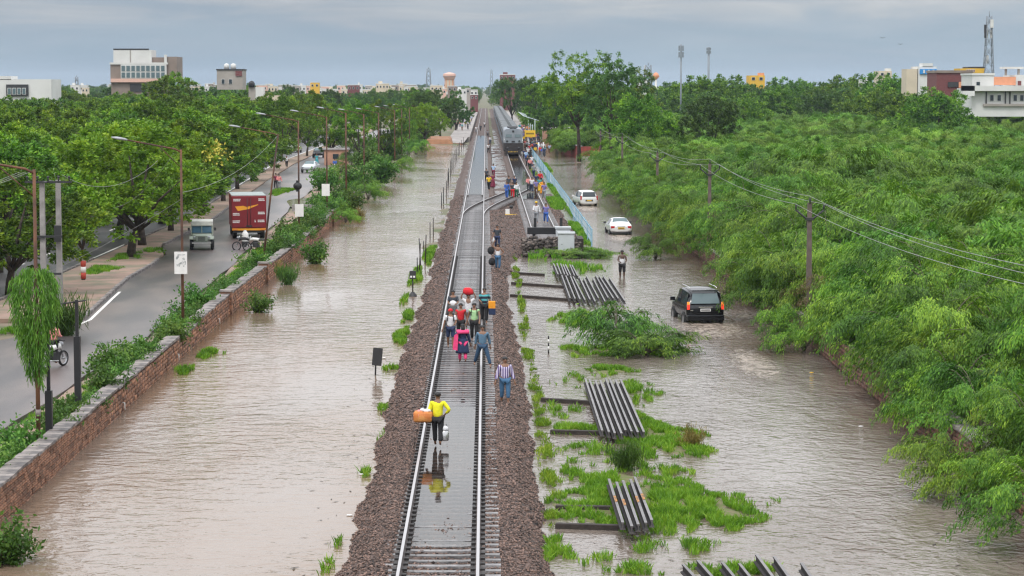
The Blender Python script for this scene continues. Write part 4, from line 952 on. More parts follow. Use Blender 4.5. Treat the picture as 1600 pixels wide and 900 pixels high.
# ------------------------------------------------------------------ materials of the things
m_rustpole = mat('rusty pole', (0.17, 0.075, 0.035), 0.75, scale=1.6, col2=(0.05, 0.025, 0.022), bump=0.3, stretch=(1, 1, .5))
m_conc = mat('grey concrete', (0.30, 0.28, 0.27), 0.85, scale=3, var=0.18, bump=0.3)
m_wire = mat('pale wire', (0.30, 0.30, 0.30), 0.5, var=0)
m_glassd = mat('dark glass', (0.02, 0.03, 0.035), 0.08, var=0, spec=.8)
m_glassg = mat('grey green glass', (0.10, 0.15, 0.16), 0.1, var=0, spec=.8)
m_tyre = mat('tyre', (0.02, 0.02, 0.02), 0.8)
m_rim = mat('wheel rim', (0.45, 0.45, 0.46), 0.35, metal=.6)
m_chrome = mat('chrome', (0.6, 0.6, 0.6), 0.25, metal=.8)
m_lamp = mat('lamp glass', (0.34, 0.35, 0.37), 0.4)
m_redlit = mat('lit red lamp', (0.6, 0.02, 0.01), 0.4, emit=(1.0, .06, .03, .9), var=0)
m_amblit = mat('lit amber lamp', (0.7, 0.2, 0.01), 0.4, emit=(1.0, .30, .05, 1.0), var=0)
m_redlens = mat('red lens', (0.45, 0.02, 0.02), 0.25, var=0)
m_orange = mat('orange lens', (0.75, 0.25, 0.03), 0.3, var=0)
m_carblack = mat('black car paint', (0.007, 0.008, 0.010), 0.22, var=0, coat=.25, spec=.35)
m_carwhite = mat('white car paint', (0.72, 0.72, 0.70), 0.25, var=.03, coat=.4)
m_carsilver = mat('silver car paint', (0.50, 0.53, 0.55), 0.3, var=.02, coat=.4)
m_jeep = mat('pale green jeep paint', (0.30, 0.34, 0.28), 0.5, var=.06)
m_maroon = mat('maroon truck paint', (0.20, 0.012, 0.018), 0.45, var=.08, scale=1)
m_yel = mat('yellow orange paint', (0.80, 0.34, 0.02), 0.5, var=.04)
m_yelnum = mat('yellow plate', (0.80, 0.50, 0.03), 0.5, var=0)
m_dgrey = mat('dark grey plastic', (0.03, 0.03, 0.032), 0.6)
m_blue = mat('blue fence paint', (0.22, 0.42, 0.55), 0.6, var=.12, scale=2)
m_lblue = mat('pale blue fence paint', (0.56, 0.64, 0.68), 0.6, var=.1, scale=2)
m_cab = mat('grey metal cabinet', (0.50, 0.53, 0.55), 0.45, var=.05, scale=2)

# ------------------------------------------------------------------ lamp posts along the wall
def lamp_post(px, Y, top_py, base_z=.45, lean=0.0, arm=2.3, label='', head=True, r=.06, z0=None):
    x = xat(px, Y); ztop = hz(top_py, Y); root = empty('lamp_post', (x, Y, base_z), label=label, cat='lamp post', group='rusty lamp posts along the wall')
    h = ztop - base_z; b = MB().use(m_rustpole); b.tube([(0, 0, -.4), (lean * .5, 0, h * .5), (lean, 0, h)], [r * 1.15, r, r * .8], 8); b.obj('pole', root)
    b = MB().use(m_rustpole); b.tube([(lean, 0, h - .12), (lean - .25, -.03, h + .02), (lean - arm, -.2, h + .42)], [.045, .04, .035], 6); b.tube([(lean, 0, h - .8), (lean - arm * .4, -.1, h + .12)], .018, 4); b.obj('arm', root)
    if head:
        b = MB().use(m_lamp); X = lean - arm; rings = []
        for t, w_, hh in ((0, .05, .04), (.12, .10, .07), (.45, .13, .08), (.7, .06, .04)): rings.append([(X - t, -.2 - w_, h + .42 + t * .16), (X - t, -.2, h + .42 + hh + t * .16), (X - t, -.2 + w_, h + .42 + t * .16), (X - t, -.2, h + .42 - hh * .6 + t * .16)])
        b.loft(rings); b.obj('lamp_head', root)
    return root, h, lean
lp1 = lamp_post(55, 69.5, 264, label='rusty lamp post wrapped in the green creeper', arm=2.6)
lp2 = lamp_post(284, 104, 233, label='rusty lamp post carrying the white poster board')
lp3 = lamp_post(409, 146, 209, lean=1.05, label='dark lamp post leaning to the right beside the red truck')
lp4 = lamp_post(467, 170, 188, label='brown lamp post with a black round box halfway up')
lp5 = lamp_post(511, 197, 182, label='lamp post with a white board at its foot beyond the black box')
specs = [(541, 222, 176), (569, 250, 178), (592, 282, 176), (617, 320, 172), (628, 352, 170), (640, 392, 168), (652, 440, 166)]
ords = ['first', 'second', 'third', 'fourth', 'fifth', 'sixth', 'seventh']
for (px, Y, t), o_ in zip(specs, ords): lamp_post(px, Y, t, label='%s rusty post beyond the pair of white boards, rising out of bank bushes' % o_, r=.08, arm=2.0)
# collars and binding on the first post
b = MB().use(m_cap).tube([(0, 0, 1.15), (0, 0, 1.35)], .078, 8); b.obj('paper_wrap', lp1[0])
b = MB().use(m_conc).tube([(0, 0, -.1), (0, 0, .28)], .16, 8); b.obj('footing', lp1[0])
# boards
def board(name, x, y, z, w_, h, m, rz=0, post=0.0, thick=.03, label=None, cat='sign', marks=None, tilt=0, group=None):
    root = empty(name, (x, y, z), rz, label=label, cat=cat, group=group)
    b = MB().use(m).box(-w_ / 2, w_ / 2, -thick, 0, -h / 2, h / 2); o = b.obj('panel', root); o.rotation_euler = (0, tilt, 0)
    if marks: marks(root)
    if post: MB().use(m_dgrey).box(-.03, .03, 0, .05, -h / 2 - post, h * .2).obj('post', root)
    return root
m_poster = mat('printed poster', (0.75, 0.74, 0.72), 0.6, scale=6, col2=(0.25, 0.27, 0.27), c2fac=(.5, .62))
def poster_marks(root):
    MB().use(m_poster).box(-.22, .22, -.034, -.030, -.18, .38).obj('print', root)
board('poster_board', xat(281.5, 103.8), 103.85, hz(410, 103.85), .56, .98, m_white, label='white poster board with a grey print fixed to the lamp post', marks=poster_marks)
board('white_board', xat(467.5, 169.8), 169.8, hz(328, 169.8), .62, .9, m_white, label='white painted square on the lamp post under the black round box')
board('white_board', xat(509, 196.8), 196.8, hz(296, 196.8), .66, 1.0, m_white, label='white painted square on the lamp post by the road puddle')
b = MB().use(m_black); b.ball((0, 0, 0), .32, 10, (1, .8, .9)); b.box(-.1, .1, -.1, .1, -.4, .4); b.obj('junction_box', None, label='black round box strapped to the brown lamp post', cat='junction box').location = (xat(465, 169.7), 169.75, hz(290, 169.7))

# double concrete pole with cross arms
hp = empty('double_pole', (xat(78, 102), 102, .5), label='pair of grey concrete poles joined by black cross arms', cat='utility pole')
H_ = hz(283, 102) - .5; dx = .30
for s_ in (-1, 1):
    b = MB().use(m_conc); t = .13; b.loft([[(-t, -t, -.3), (t, -t, -.3), (t, t, -.3), (-t, t, -.3)], [(-t * .75, -t * .75, H_), (t * .75, -t * .75, H_), (t * .75, t * .75, H_), (-t * .75, t * .75, H_)]], smooth=False)
    o = b.obj('concrete_pole', hp); o.location = (s_ * dx, 0 if s_ < 0 else .5, 0 if s_ < 0 else .05)
for z, hw in ((H_ - .05, 1.0), (H_ - 2.4, .55), (H_ - 4.0, .5)):
    b = MB().use(m_dgrey).box(-hw, hw, -.24, -.16, z, z + .09)
    if z > H_ - 1:
        for k in range(5):
            xk = -hw + .1 + k * (2 * hw - .2) / 4; b.tube([(xk, -.2, z + .08), (xk, -.2, z + .26)], .03, 6); b.ball((xk, -.2, z + .25), .06, 6)
        b.box(-.1, .0, -1.0, .9, z + .02, z + .08)
    b.obj('cross_arm', hp)
MB().use(m_dgrey).box(.15, .45, .15, .32, H_ - 2.6, H_ - 1.9).obj('fuse_box', hp)
# black iron posts in front
for px, by, ty, wd, lb in ((122.5, 655, 468, .10, 'black iron post with a thin top standing against the wall'), (77.5, 697, 492, .10, 'black iron post between the rusty post and the wall')):
    x, y = at(px, by, .5); h = hz(ty, y) - .5; root = empty('iron_post', (x, y, .4), label=lb, cat='post')
    b = MB().use(m_black); hh = h * (.72 if px > 100 else .45); b.box(-wd, wd, -wd, wd, -.3, hh); b.box(-wd * .5, wd * .5, -wd * .5, wd * .5, hh, h + .1); b.obj('shaft', root)
    if px > 100: MB().use(m_dgrey).tube([(-2.0, .3, h - .25), (.3, 0, h + .08)], .025, 5).obj('stay_rod', root)
# service wires
def wire(name, a, b_, sag, label, r=.008, group=None):
    pts = [(a[0] + (b_[0] - a[0]) * t, a[1] + (b_[1] - a[1]) * t, a[2] + (b_[2] - a[2]) * t - sag * 4 * t * (1 - t)) for t in np.linspace(0, 1, 18)]
    MB().use(m_wire).tube(pts, r, 4, cap=False).obj(name, None, label=label, cat='wire', group=group)
hx = hp.location.x; ht = .5 + H_
wire('power_wire', (hx + .6, 101.8, ht + .3), (xat(284, 104) - 1.0, 103.9, hz(250, 104)), .8, 'upper wire slung from the double pole to the poster lamp post', group='wires from the double pole')
wire('power_wire', (hx + .8, 101.8, ht + .3), (-27, 148, 6.5), .9, 'wire slung from the double pole into the dark trees', group='wires from the double pole')
wire('power_wire', (hx + .4, 101.8, ht + .3), (-25, 140, 5.2), 1.0, 'lower wire slung from the double pole into the dark trees', group='wires from the double pole')
for k in range(3): wire('power_wire', (lp1[0].location.x - .1 - k * .15, 69.4, hz(268, 69.5)), (-27 - k, 92, 6.3 - k * .4), .5, ['top', 'middle', 'lowest'][k] + ' of the wires running left from the creeper post', group='wires from the creeper post')
wire('power_wire', (lp2[0].location.x - .3, 104, hz(238, 104)), (-24.5, 152, 3.6), .8, 'thin wire from the poster lamp post across the road, upper', r=.009)
wire('power_wire', (lp2[0].location.x, 104, hz(310, 104)), (-22, 116, 2.0), .2, 'thin wire from the middle of the poster lamp post down to the median', r=.009)
wire('power_wire', (lp3[0].location.x + 1, 146, hz(212, 146)), (lp2[0].location.x, 104, hz(300, 104)), .6, 'thin wire from the leaning lamp post back to the poster lamp post', r=.009)

# ------------------------------------------------------------------ power line over the thicket
poles = []
for px, Y, ty, lb in ((1681, 58, 430, None), (1266, 105, 306, 'nearest concrete power pole with a wide V arm in the thicket'), (1109, 152, 248, 'second concrete power pole from the front in the thicket'), (1027, 199, 232, 'third concrete power pole from the front in the thicket'), (972, 250, 208, 'fourth concrete power pole, thin among the dark trees'), (938, 300, 200, None)):
    x = xat(px, Y); zt = hz(ty, Y); poles.append((x, Y, zt))
    if lb is None and Y == 58: continue
    root = empty('power_pole', (x, Y, .3), label=lb or 'last power pole, lost among the tall dark trees', cat='power pole', group='poles of the power line over the thicket')
    h = zt - .3; t = .13; b = MB().use(mat('brown concrete', (0.13, 0.10, 0.085), .85, scale=3, var=.2)); b.loft([[(-t, -t, -.3), (t, -t, -.3), (t, t, -.3), (-t, t, -.3)], [(-t * .7, -t * .7, h - .3), (t * .7, -t * .7, h - .3), (t * .7, t * .7, h - .3), (-t * .7, t * .7, h - .3)]], smooth=False); b.obj('shaft', root)
    b = MB().use(m_dgrey); b.tube([(-.62, -.1, h - .62), (-.15, -.1, h - 1.0), (.15, -.1, h - 1.0), (.62, -.1, h - .62)], .045, 5); b.box(-.16, .16, -.16, .16, h - 1.08, h - .96); b.obj('v_arm', root)
    for (ix, iz) in ((-.62, h - .58), (.62, h - .58), (0, h - .28)):
        b = MB().use(m_black); b.tube([(ix, -.1, iz - .05), (ix, -.1, iz + .2)], [.03, .05], 6); b.obj('insulator', root)
for i in range(len(poles) - 1):
    for dx, dz, nm in ((-.62, -.35, 'left'), (.62, -.35, 'right'), (0, 0, 'top')):
        a, c = poles[i], poles[i + 1]
        seg = ['leaving the picture', 'between the first and second pole', 'between the second and third pole', 'between the third and fourth pole', 'beyond the fourth pole'][i]
        wire('power_line', (a[0] + dx, a[1], a[2] + dz), (c[0] + dx, c[1], c[2] + dz), .35, '%s wire of the power line over the thicket, %s' % (nm, seg), r=.009, group='wires of the power line over the thicket')

# ------------------------------------------------------------------ track side: stacks of rails, bars, posts, cabinets, buffer stop
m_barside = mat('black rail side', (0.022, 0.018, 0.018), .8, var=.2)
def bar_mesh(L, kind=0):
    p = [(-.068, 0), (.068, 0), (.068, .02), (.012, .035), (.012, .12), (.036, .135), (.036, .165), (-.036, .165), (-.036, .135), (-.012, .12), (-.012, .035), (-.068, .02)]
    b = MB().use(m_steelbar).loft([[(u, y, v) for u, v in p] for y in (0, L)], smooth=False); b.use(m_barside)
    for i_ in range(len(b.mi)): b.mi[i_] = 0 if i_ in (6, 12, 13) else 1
    return b.mesh('rail')
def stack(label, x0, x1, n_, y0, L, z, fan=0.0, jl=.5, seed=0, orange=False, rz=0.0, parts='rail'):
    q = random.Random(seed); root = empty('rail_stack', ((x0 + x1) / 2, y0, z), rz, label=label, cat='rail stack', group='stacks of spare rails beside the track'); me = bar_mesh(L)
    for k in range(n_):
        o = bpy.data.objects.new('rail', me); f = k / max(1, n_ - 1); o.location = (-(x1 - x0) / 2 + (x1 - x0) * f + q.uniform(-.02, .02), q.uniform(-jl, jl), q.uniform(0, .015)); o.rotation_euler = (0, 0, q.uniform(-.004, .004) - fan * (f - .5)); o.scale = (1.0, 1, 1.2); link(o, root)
        if orange and k in (0, 1, 3, 4):
            b = MB().use(mat('dull orange paint', (.50, .22, .04), .7, col2=(.10, .06, .04), scale=9)).box(-.034, .034, L * .44, L * .58, .199, .207); c = b.obj('paint_patch', root); c.location = o.location
    return root
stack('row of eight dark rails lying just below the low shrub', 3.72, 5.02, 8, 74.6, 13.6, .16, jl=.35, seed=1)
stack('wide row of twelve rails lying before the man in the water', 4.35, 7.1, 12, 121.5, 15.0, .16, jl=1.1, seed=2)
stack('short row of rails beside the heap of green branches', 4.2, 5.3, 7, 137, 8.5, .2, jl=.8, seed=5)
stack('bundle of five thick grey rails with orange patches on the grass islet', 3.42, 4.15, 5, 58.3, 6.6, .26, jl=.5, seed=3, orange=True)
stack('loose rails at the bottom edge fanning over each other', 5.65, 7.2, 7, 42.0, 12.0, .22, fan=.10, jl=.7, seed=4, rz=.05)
bars = [(800, 441, 883, 447, 'first dark sleeper bar beyond the twelve rails'), (798, 460, 905, 468, 'dark bar under the end of the twelve rails'), (846, 622, 975, 630, 'dark bar under the far end of the eight rails'), (860, 672, 985, 675, 'dark bar under the near end of the eight rails'), (868, 818, 1000, 822, 'dark bar poking out of the islet by the orange patched rails'), (868, 790, 990, 792, 'rusty bar half sunk in the islet grass'), (800, 425, 850, 428, 'thin dark bar near the metal cabinets')]
for x0, y0, x1, y1, lb in bars:
    a = at(x0, y0, .12); c = at(x1, y1, .12); L = math.hypot(c[0] - a[0], c[1] - a[1]); root = MB().use(m_timber).box(0, L, -.09, .09, -.10, .06).obj('timber_bar', None, .02, label=lb, cat='timber bar', group='bars laid across under the rail stacks'); root.location = (a[0], a[1], .08); root.rotation_euler = (0, 0, math.atan2(c[1] - a[1], c[0] - a[0]))
# small marker post in the water
x, y = at(857, 552); root = empty('marker_post', (x, y, -.3), label='thin black and white post standing in the shallow water', cat='post'); b = MB()
for k in range(5): b.use(m_black if k % 2 == 0 else m_white).tube([(0, 0, .3 + k * .15), (0, 0, .45 + k * .15)], .035, 6)
b.use(m_black).tube([(0, 0, 0), (0, 0, .3)], .03, 6); b.obj('shaft', root)
# signs left of the track
x, y = at(586, 586); root = empty('track_sign', (x, y, -.3), .1, label='tilted black rectangular sign on a post in the left water', cat='sign'); MB().use(m_black).tube([(0, 0, 0), (.05, 0, 1.2)], .035, 6).obj('post', root); o = MB().use(m_dgrey).box(-.19, .19, -.05, -.02, .68, 1.38).obj('panel', root); o.rotation_euler = (0, .09, 0)
x, y = at(645, 463); root = empty('signal_post', (x, y, 0), label='small dark post with a square two lamp head at the ballast edge', cat='signal'); MB().use(m_black).tube([(0, 0, .1), (0, 0, 1.0)], .04, 6).obj('post', root); MB().use(m_dgrey).lathe([(.26, -.1), (.2, .1), (.07, .24)], 8).obj('footing', root); MB().use(m_dgrey).box(-.17, .17, -.1, .1, .95, 1.38).obj('head', root)
for s_ in (-1, 1): MB().use(m_white).box(-.05, .05, -.115, -.10, 1.02, 1.12).obj('lamp', root).location = (s_ * .08, 0, 0)
# crooked fence posts on the waterline
fp = [(655, 428, 380, 2), (652, 432, 402, 0), (658, 420, 372, -3), (664, 412, 366, 2), (662, 392, 376, 0), (672, 372, 346, 0), (677, 370, 340, 0), (690, 322, 300, 0), (693, 318, 292, 0), (697, 306, 282, 1), (700, 292, 268, 0), (701, 282, 262, 0), (704, 276, 250, 0), (706, 268, 246, 0), (708, 262, 240, 0), (711, 255, 234, 0), (713, 250, 230, 0), (716, 244, 225, 0), (718, 240, 222, 0), (721, 234, 218, 0), (724, 230, 214, 0)]
for k, (px, by, ty, ln) in enumerate(fp):
    x, y = at(px, by); h = (hz(ty, y)); b = MB().use(m_black if k % 3 else m_timber); r = .05 if k > 6 else .04; lean = ln * y / FPX; b.tube([(0, 0, -.3), (lean * .6, 0, h * .5), (lean, 0, h)], [r, r * .9, r * .8], 5); o = b.obj('fence_post', None, label='dark crooked stake at the water edge left of the track', cat='fence post', group='dark stakes along the left water edge'); o.location = (x, y, 0)
# signal cabinets
for px, py, w_, h, lb in ((884.5, 399, 1.08, 1.62, 'front grey metal cabinet with a small round lock'), (879.5, 391, 1.0, 1.68, 'grey metal cabinet half hidden behind the front cabinet')):
    x, y = at(px, py, .05); root = empty('metal_cabinet', (x, y, .0), label=lb, cat='cabinet', group='pair of metal cabinets')
    MB().use(m_cab).box(-w_ / 2, w_ / 2, -.35, .35, .0, h - .12).obj('body', root, .015); MB().use(m_cab).box(-w_ / 2 - .05, w_ / 2 + .05, -.42, .40, h - .12, h).obj('lid', root, .012)
    MB().use(m_cab).box(-w_ / 2 + .06, w_ / 2 - .06, -.365, -.352, .08, h - .18).obj('door', root, .004); MB().use(m_dgrey).tube([(-w_ * .27, -.37, h * .5), (-w_ * .27, -.39, h * .5)], .03, 8).obj('lock', root)
# buffer stop: black beam across the end of the second track with a stone filled bay behind
Yb = 163.0; root = empty('buffer_stop', (TX2, Yb, 0), label='black buffer stop beam with a rubble bay at the end of the second track', cat='buffer stop')
MB().use(m_black).box(-1.45, 1.45, -.2, .2, 1.15, 1.62).obj('beam', root, .02)
for s_ in (-1, 1):
    b = MB().use(m_black); b.box(-.1, .1, -.1, .1, 0, 1.15); b.tube([(0, .1, 1.3), (0, 2.4, .5)], .07, 5); b.obj('upright', root).location = (s_ * .98, 0, 0); MB().use(m_black).box(-.09, .09, .22, .40, 1.62, 2.25).obj('stub', root).location = (s_ * .9, 0, 0)
g = random.Random(8); b = MB().use(mat('rubble', (0.13, 0.105, 0.09), .9, scale=5, col2=(0.05, .042, .036), bump=.6, island=.8))
for k in range(900):
    sx = g.uniform(-1.8, 2.1); sy = g.uniform(-6.5, .4); sz = g.uniform(.1, 1.05 - .12 * abs(sy + 2) * .9) if sy > -4.5 else g.uniform(0, .25); sz = max(sz, .02); r = g.uniform(.09, .2); b.ball((sx, sy, sz), r, 5, (1, .8, .7))
b.obj('rubble', root, kind='stuff')
MB().use(m_dgrey).box(-1.7, 1.9, -3.4, -.6, -.1, .7).obj('rubble_core', root)
MB().use(m_timber).box(-1.6, 1.6, -.5, -.3, .5, .72).obj('sleeper_wall', root)
MB().use(m_timber).box(1.9, 2.3, -3.5, -.2, 0, 1.05).obj('side_wall', root)
# small white and yellow marker in the middle of the ballast
x, y = at(798, 338, .3); root = empty('point_marker', (x, y, .3), label='small white point marker with yellow foot between the two tracks', cat='marker'); MB().use(m_yelnum).box(-.5, .55, -.1, .1, 0, .18).obj('foot', root); MB().use(m_white).box(-.45, -.1, -.05, .05, .18, .62).obj('plate', root); MB().use(m_dgrey).ball((.05, 0, .8), .16, 8).obj('ball', root)

# blue railing beside the second track
X0 = 7.55; fence = empty('blue_railing', (X0, 168, .1), label='pale blue railing running from the cabinets to the station', cat='fence')
y = 168.0
post = MB().use(m_blue).box(-.04, .04, -.04, .04, -.2, 1.15).mesh('fence_post'); pick = MB().use(m_lblue).box(-.018, .018, -.03, .03, .08, 1.08).mesh('picket')
n_p = 0
y = 168.0
while y < 420:
    o = bpy.data.objects.new('fence_post', post); o.location = (random.uniform(-.03, .03), y - 168, 0); link(o, fence); y += 2.4
b = MB().use(m_blue)
b.box(-.022, .022, .0, 252, 1.0, 1.07); b.box(-.02, .02, .0, 252, .1, .17); b.box(-.02, .02, .0, 252, .55, .61); b.obj('rail_bars', fence)
y = 168.4; k = 0; rest = []
while y < 420:
    if n_p < 180: o = bpy.data.objects.new('picket', pick); o.location = (0, y - 168, 0); link(o, fence); n_p += 1; y += .40
    else: rest.append((0, y - 168, 0)); y += .45
joined(pick, rest, 'distant_pickets', fence, kind='stuff')

# ------------------------------------------------------------------ vehicles
def ring(y, zb, zs, zt, w_, wr, zl=None):
    """cross-section: half widths w_ at the belt, wr at the roof"""
    zl = zb + .12 if zl is None else zl
    R_ = [(w_ * .80, zb), (w_ * .97, zl), (w_, (zl + zs) / 2), (w_ * .985, zs - .06), (w_ * .95, zs)]
    if zt > zs + .12: R_ += [(wr + .02, zt - .10), (wr * .90, zt - .015), (wr * .45, zt + .015)]
    else: R_ += [(w_ * .90, zt), (w_ * .72, zt + .015), (w_ * .4, zt + .025)]
    return [(x, y, z) for x, z in R_] + [(-x, y, z) for x, z in R_[::-1]]
def wheel(root, x, y, r, wd, m_r=None):
    o = empty('wheel', (x, y, r)); o.parent = root
    b = MB().use(m_tyre); b.lathe([(r * .62, -wd / 2), (r * .93, -wd / 2), (r, -wd * .3), (r, wd * .3), (r * .93, wd / 2), (r * .62, wd / 2)], 20); t = b.obj('tyre', o); t.rotation_euler = (0, PI / 2, 0)
    b = MB().use(m_r or m_rim); b.lathe([(.01, -wd * .38), (r * .2, -wd * .42), (r * .60, -wd * .3), (r * .63, -wd * .45), (r * .63, wd * .45), (r * .60, wd * .3), (r * .2, wd * .42), (.01, wd * .38)], 20); t = b.obj('rim', o); t.rotation_euler = (0, PI / 2, 0)
def pane(root, name, pts, m, inset=.06, t=.012, **k):
    P = [Vector(p) for p in pts]; c = sum(P, Vector()) / 4; Q = [p + (c - p).normalized() * inset for p in P]
    return MB().use(m).quad(*Q, t).obj(name, root, **k)
def car(name, loc, rz, stations, m, r=.33, axles=(-1.35, 1.3), W=.86, gl=m_glassd, label='', cat='car', side=((1, 2),), group=None):
    """stations: (y, zb, zbelt, ztop, w, wr); y runs from tail (-) to nose (+)"""
    root = empty(name, loc, rz, label=label, cat=cat, group=group); rs_ = [ring(*s_) for s_ in stations]
    b = MB().use(m); b.loft(rs_, smooth=True); o = b.obj('body', root); sub = o.modifiers.new('s', 'SUBSURF'); sub.levels = 1; sub.render_levels = 1
    for y in axles:
        for s_ in (-1, 1): wheel(root, s_ * (W - .10), y, r, .2)
    for (i, j) in side:
        A, B = stations[i], stations[j]
        for s_ in (-1, 1):
            a = (s_ * A[4] * .965, A[0], A[2] + .02); c = (s_ * B[4] * .965, B[0], B[2] + .02); d = (s_ * (B[5] + .03), B[0], B[3] - .10); e = (s_ * (A[5] + .03), A[0], A[3] - .10)
            pane(root, 'side_window', (c, a, e, d) if s_ > 0 else (a, c, d, e), gl, .045, .02)
    return root
# black suv, tail towards the camera
S = [(-2.22, .52, .98, .98, .84, .7), (-2.16, .42, 1.06, 1.06, .90, .72), (-2.10, .40, 1.10, 1.12, .92, .75), (-1.88, .38, 1.12, 1.83, .92, .72), (-.4, .36, 1.12, 1.90, .93, .74), (.55, .36, 1.10, 1.86, .93, .72), (1.15, .36, 1.08, 1.12, .92, .72), (2.1, .38, 1.0, 1.02, .90, .7), (2.25, .48, .9, .92, .80, .6)]
suv = car('suv', (suv_p[0] - .0, suv_p[1] + 2.2, -.28), .10, S, m_carblack, r=.40, axles=(-1.35, 1.4), W=.95, label='black suv with lit tail lamps driving away through the flooded street', cat='suv', side=((3, 4), (4, 5)))
pane(suv, 'rear_window', ((-.72, -2.14, 1.20), (.72, -2.14, 1.20), (.62, -1.955, 1.70), (-.62, -1.955, 1.70)), m_glassg, .03, .03)
for s_ in (-1, 1):
    b = MB().use(m_redlit).box(-.06, .06, -.03, .03, 0, .24); b.obj('tail_lamp', suv).location = (s_ * .83, -2.20, .94); b = MB().use(m_amblit).box(-.055, .055, -.035, .03, .24, .36); b.obj('indicator_lamp', suv).location = (s_ * .83, -2.19, .94)
    MB().use(m_redlens).box(-.05, .05, -.01, .01, 0, .05).obj('reflector', suv).location = (s_ * .62, -2.30, .55)
    b = MB().use(m_carblack).box(-.12, .12, -.06, .06, -.08, .10); b.obj('mirror', suv, .02).location = (s_ * 1.06, .75, 1.22)
    MB().use(m_chrome).tube([(0, -1.6, 0), (0, -1.4, .06), (0, .3, .06), (0, .5, 0)], .022, 5).obj('roof_rail', suv).location = (s_ * .66, 0, 1.90)
MB().use(m_carblack).box(-.90, .90, -2.32, -2.1, .40, .68).obj('bumper', suv, .04)
MB().use(m_chrome).box(-.34, .34, -2.245, -2.2, 1.02, 1.08).obj('trim_bar', suv)
b = MB().use(m_white).box(-.25, .25, -2.26, -2.235, .85, .98); b.use(m_black)
for k in range(8): b.box(-.21 + k * .055, -.175 + k * .055, -2.266, -2.260, .88, .95)
b.obj('number_plate', suv); MB().use(m_carblack).box(-.64, .64, -2.08, -1.72, 1.80, 1.86).obj('spoiler', suv, .02)
MB().use(m_chrome).box(-.74, -.60, -2.24, -2.21, .88, .92).obj('badge', suv)
MB().use(m_dgrey).tube([(.5, -1.2, 1.88), (.5, -1.35, 2.1)], .01, 4).obj('aerial', suv)
# white saloon with yellow plate
S = [(-2.1, .42, .78, .78, .80, .6), (-2.02, .34, .94, .94, .84, .6), (-1.55, .30, .98, .99, .85, .60), (-.95, .30, .96, 1.42, .85, .58), (.2, .30, .94, 1.47, .85, .60), (.95, .30, .92, .95, .85, .60), (1.85, .32, .82, .83, .82, .6), (2.05, .42, .70, .71, .74, .5)]
sed = car('saloon_car', (sed_p[0], sed_p[1] + 2.0, -.18), .06, S, m_carwhite, label='white saloon with a yellow number plate driving through the flooded street', side=((3, 4),), r=.31)
pane(sed, 'rear_window', ((-.66, -1.50, 1.0), (.66, -1.50, 1.0), (.52, -1.02, 1.40), (-.52, -1.02, 1.40)), m_glassg, .02, .03)
for s_ in (-1, 1):
    MB().use(m_redlens).box(-.15, .15, -.05, .05, 0, .18).obj('tail_lamp', sed, .03).location = (s_ * .64, -2.04, .68); MB().use(m_dgrey).box(-.1, .1, -.05, .05, -.07, .08).obj('mirror', sed, .02).location = (s_ * .98, .55, 1.0)
b = MB().use(m_yelnum).box(-.25, .25, -2.12, -2.08, .62, .76); b.use(m_black)
for k in range(8): b.box(-.21 + k * .055, -.175 + k * .055, -2.126, -2.120, .65, .73)
b.obj('number_plate', sed); MB().use(m_chrome).box(-.3, .3, -2.10, -2.07, .79, .83).obj('trim_bar', sed); MB().use(m_dgrey).box(-.75, .75, -2.12, -2.0, .28, .36).obj('bumper_lip', sed)
# white people carrier
S = [(-2.1, .46, .90, .90, .80, .6), (-2.05, .36, 1.0, 1.0, .84, .6), (-1.98, .34, 1.02, 1.06, .86, .66), (-1.82, .32, 1.02, 1.62, .86, .64), (-.3, .32, 1.0, 1.68, .87, .66), (.7, .32, .98, 1.60, .87, .62), (1.35, .32, .95, 1.0, .86, .6), (2.0, .36, .82, .84, .82, .6), (2.1, .45, .70, .72, .74, .5)]
mpv = car('minivan', (mpv_p[0], mpv_p[1] + 2.0, -.2), .16, S, m_carwhite, label='white people carrier driving away beside the blue railing', side=((3, 4), (4, 5)), r=.32, cat='minivan')
pane(mpv, 'rear_window', ((-.66, -2.02, 1.08), (.66, -2.02, 1.08), (.58, -1.86, 1.52), (-.58, -1.86, 1.52)), m_glassd, .02, .03)
for s_ in (-1, 1): MB().use(m_redlens).box(-.07, .07, -.05, .05, 0, .42).obj('tail_lamp', mpv, .02).location = (s_ * .77, -2.03, .76); MB().use(m_carwhite).box(-.1, .1, -.05, .05, -.07, .08).obj('mirror', mpv, .02).location = (s_ * .98, .9, 1.06)
b = MB().use(m_dgrey).box(-.35, .35, -2.12, -2.085, .66, .80); b.use(m_yelnum).box(-.22, .22, -2.13, -2.12, .68, .78); b.obj('number_plate', mpv)
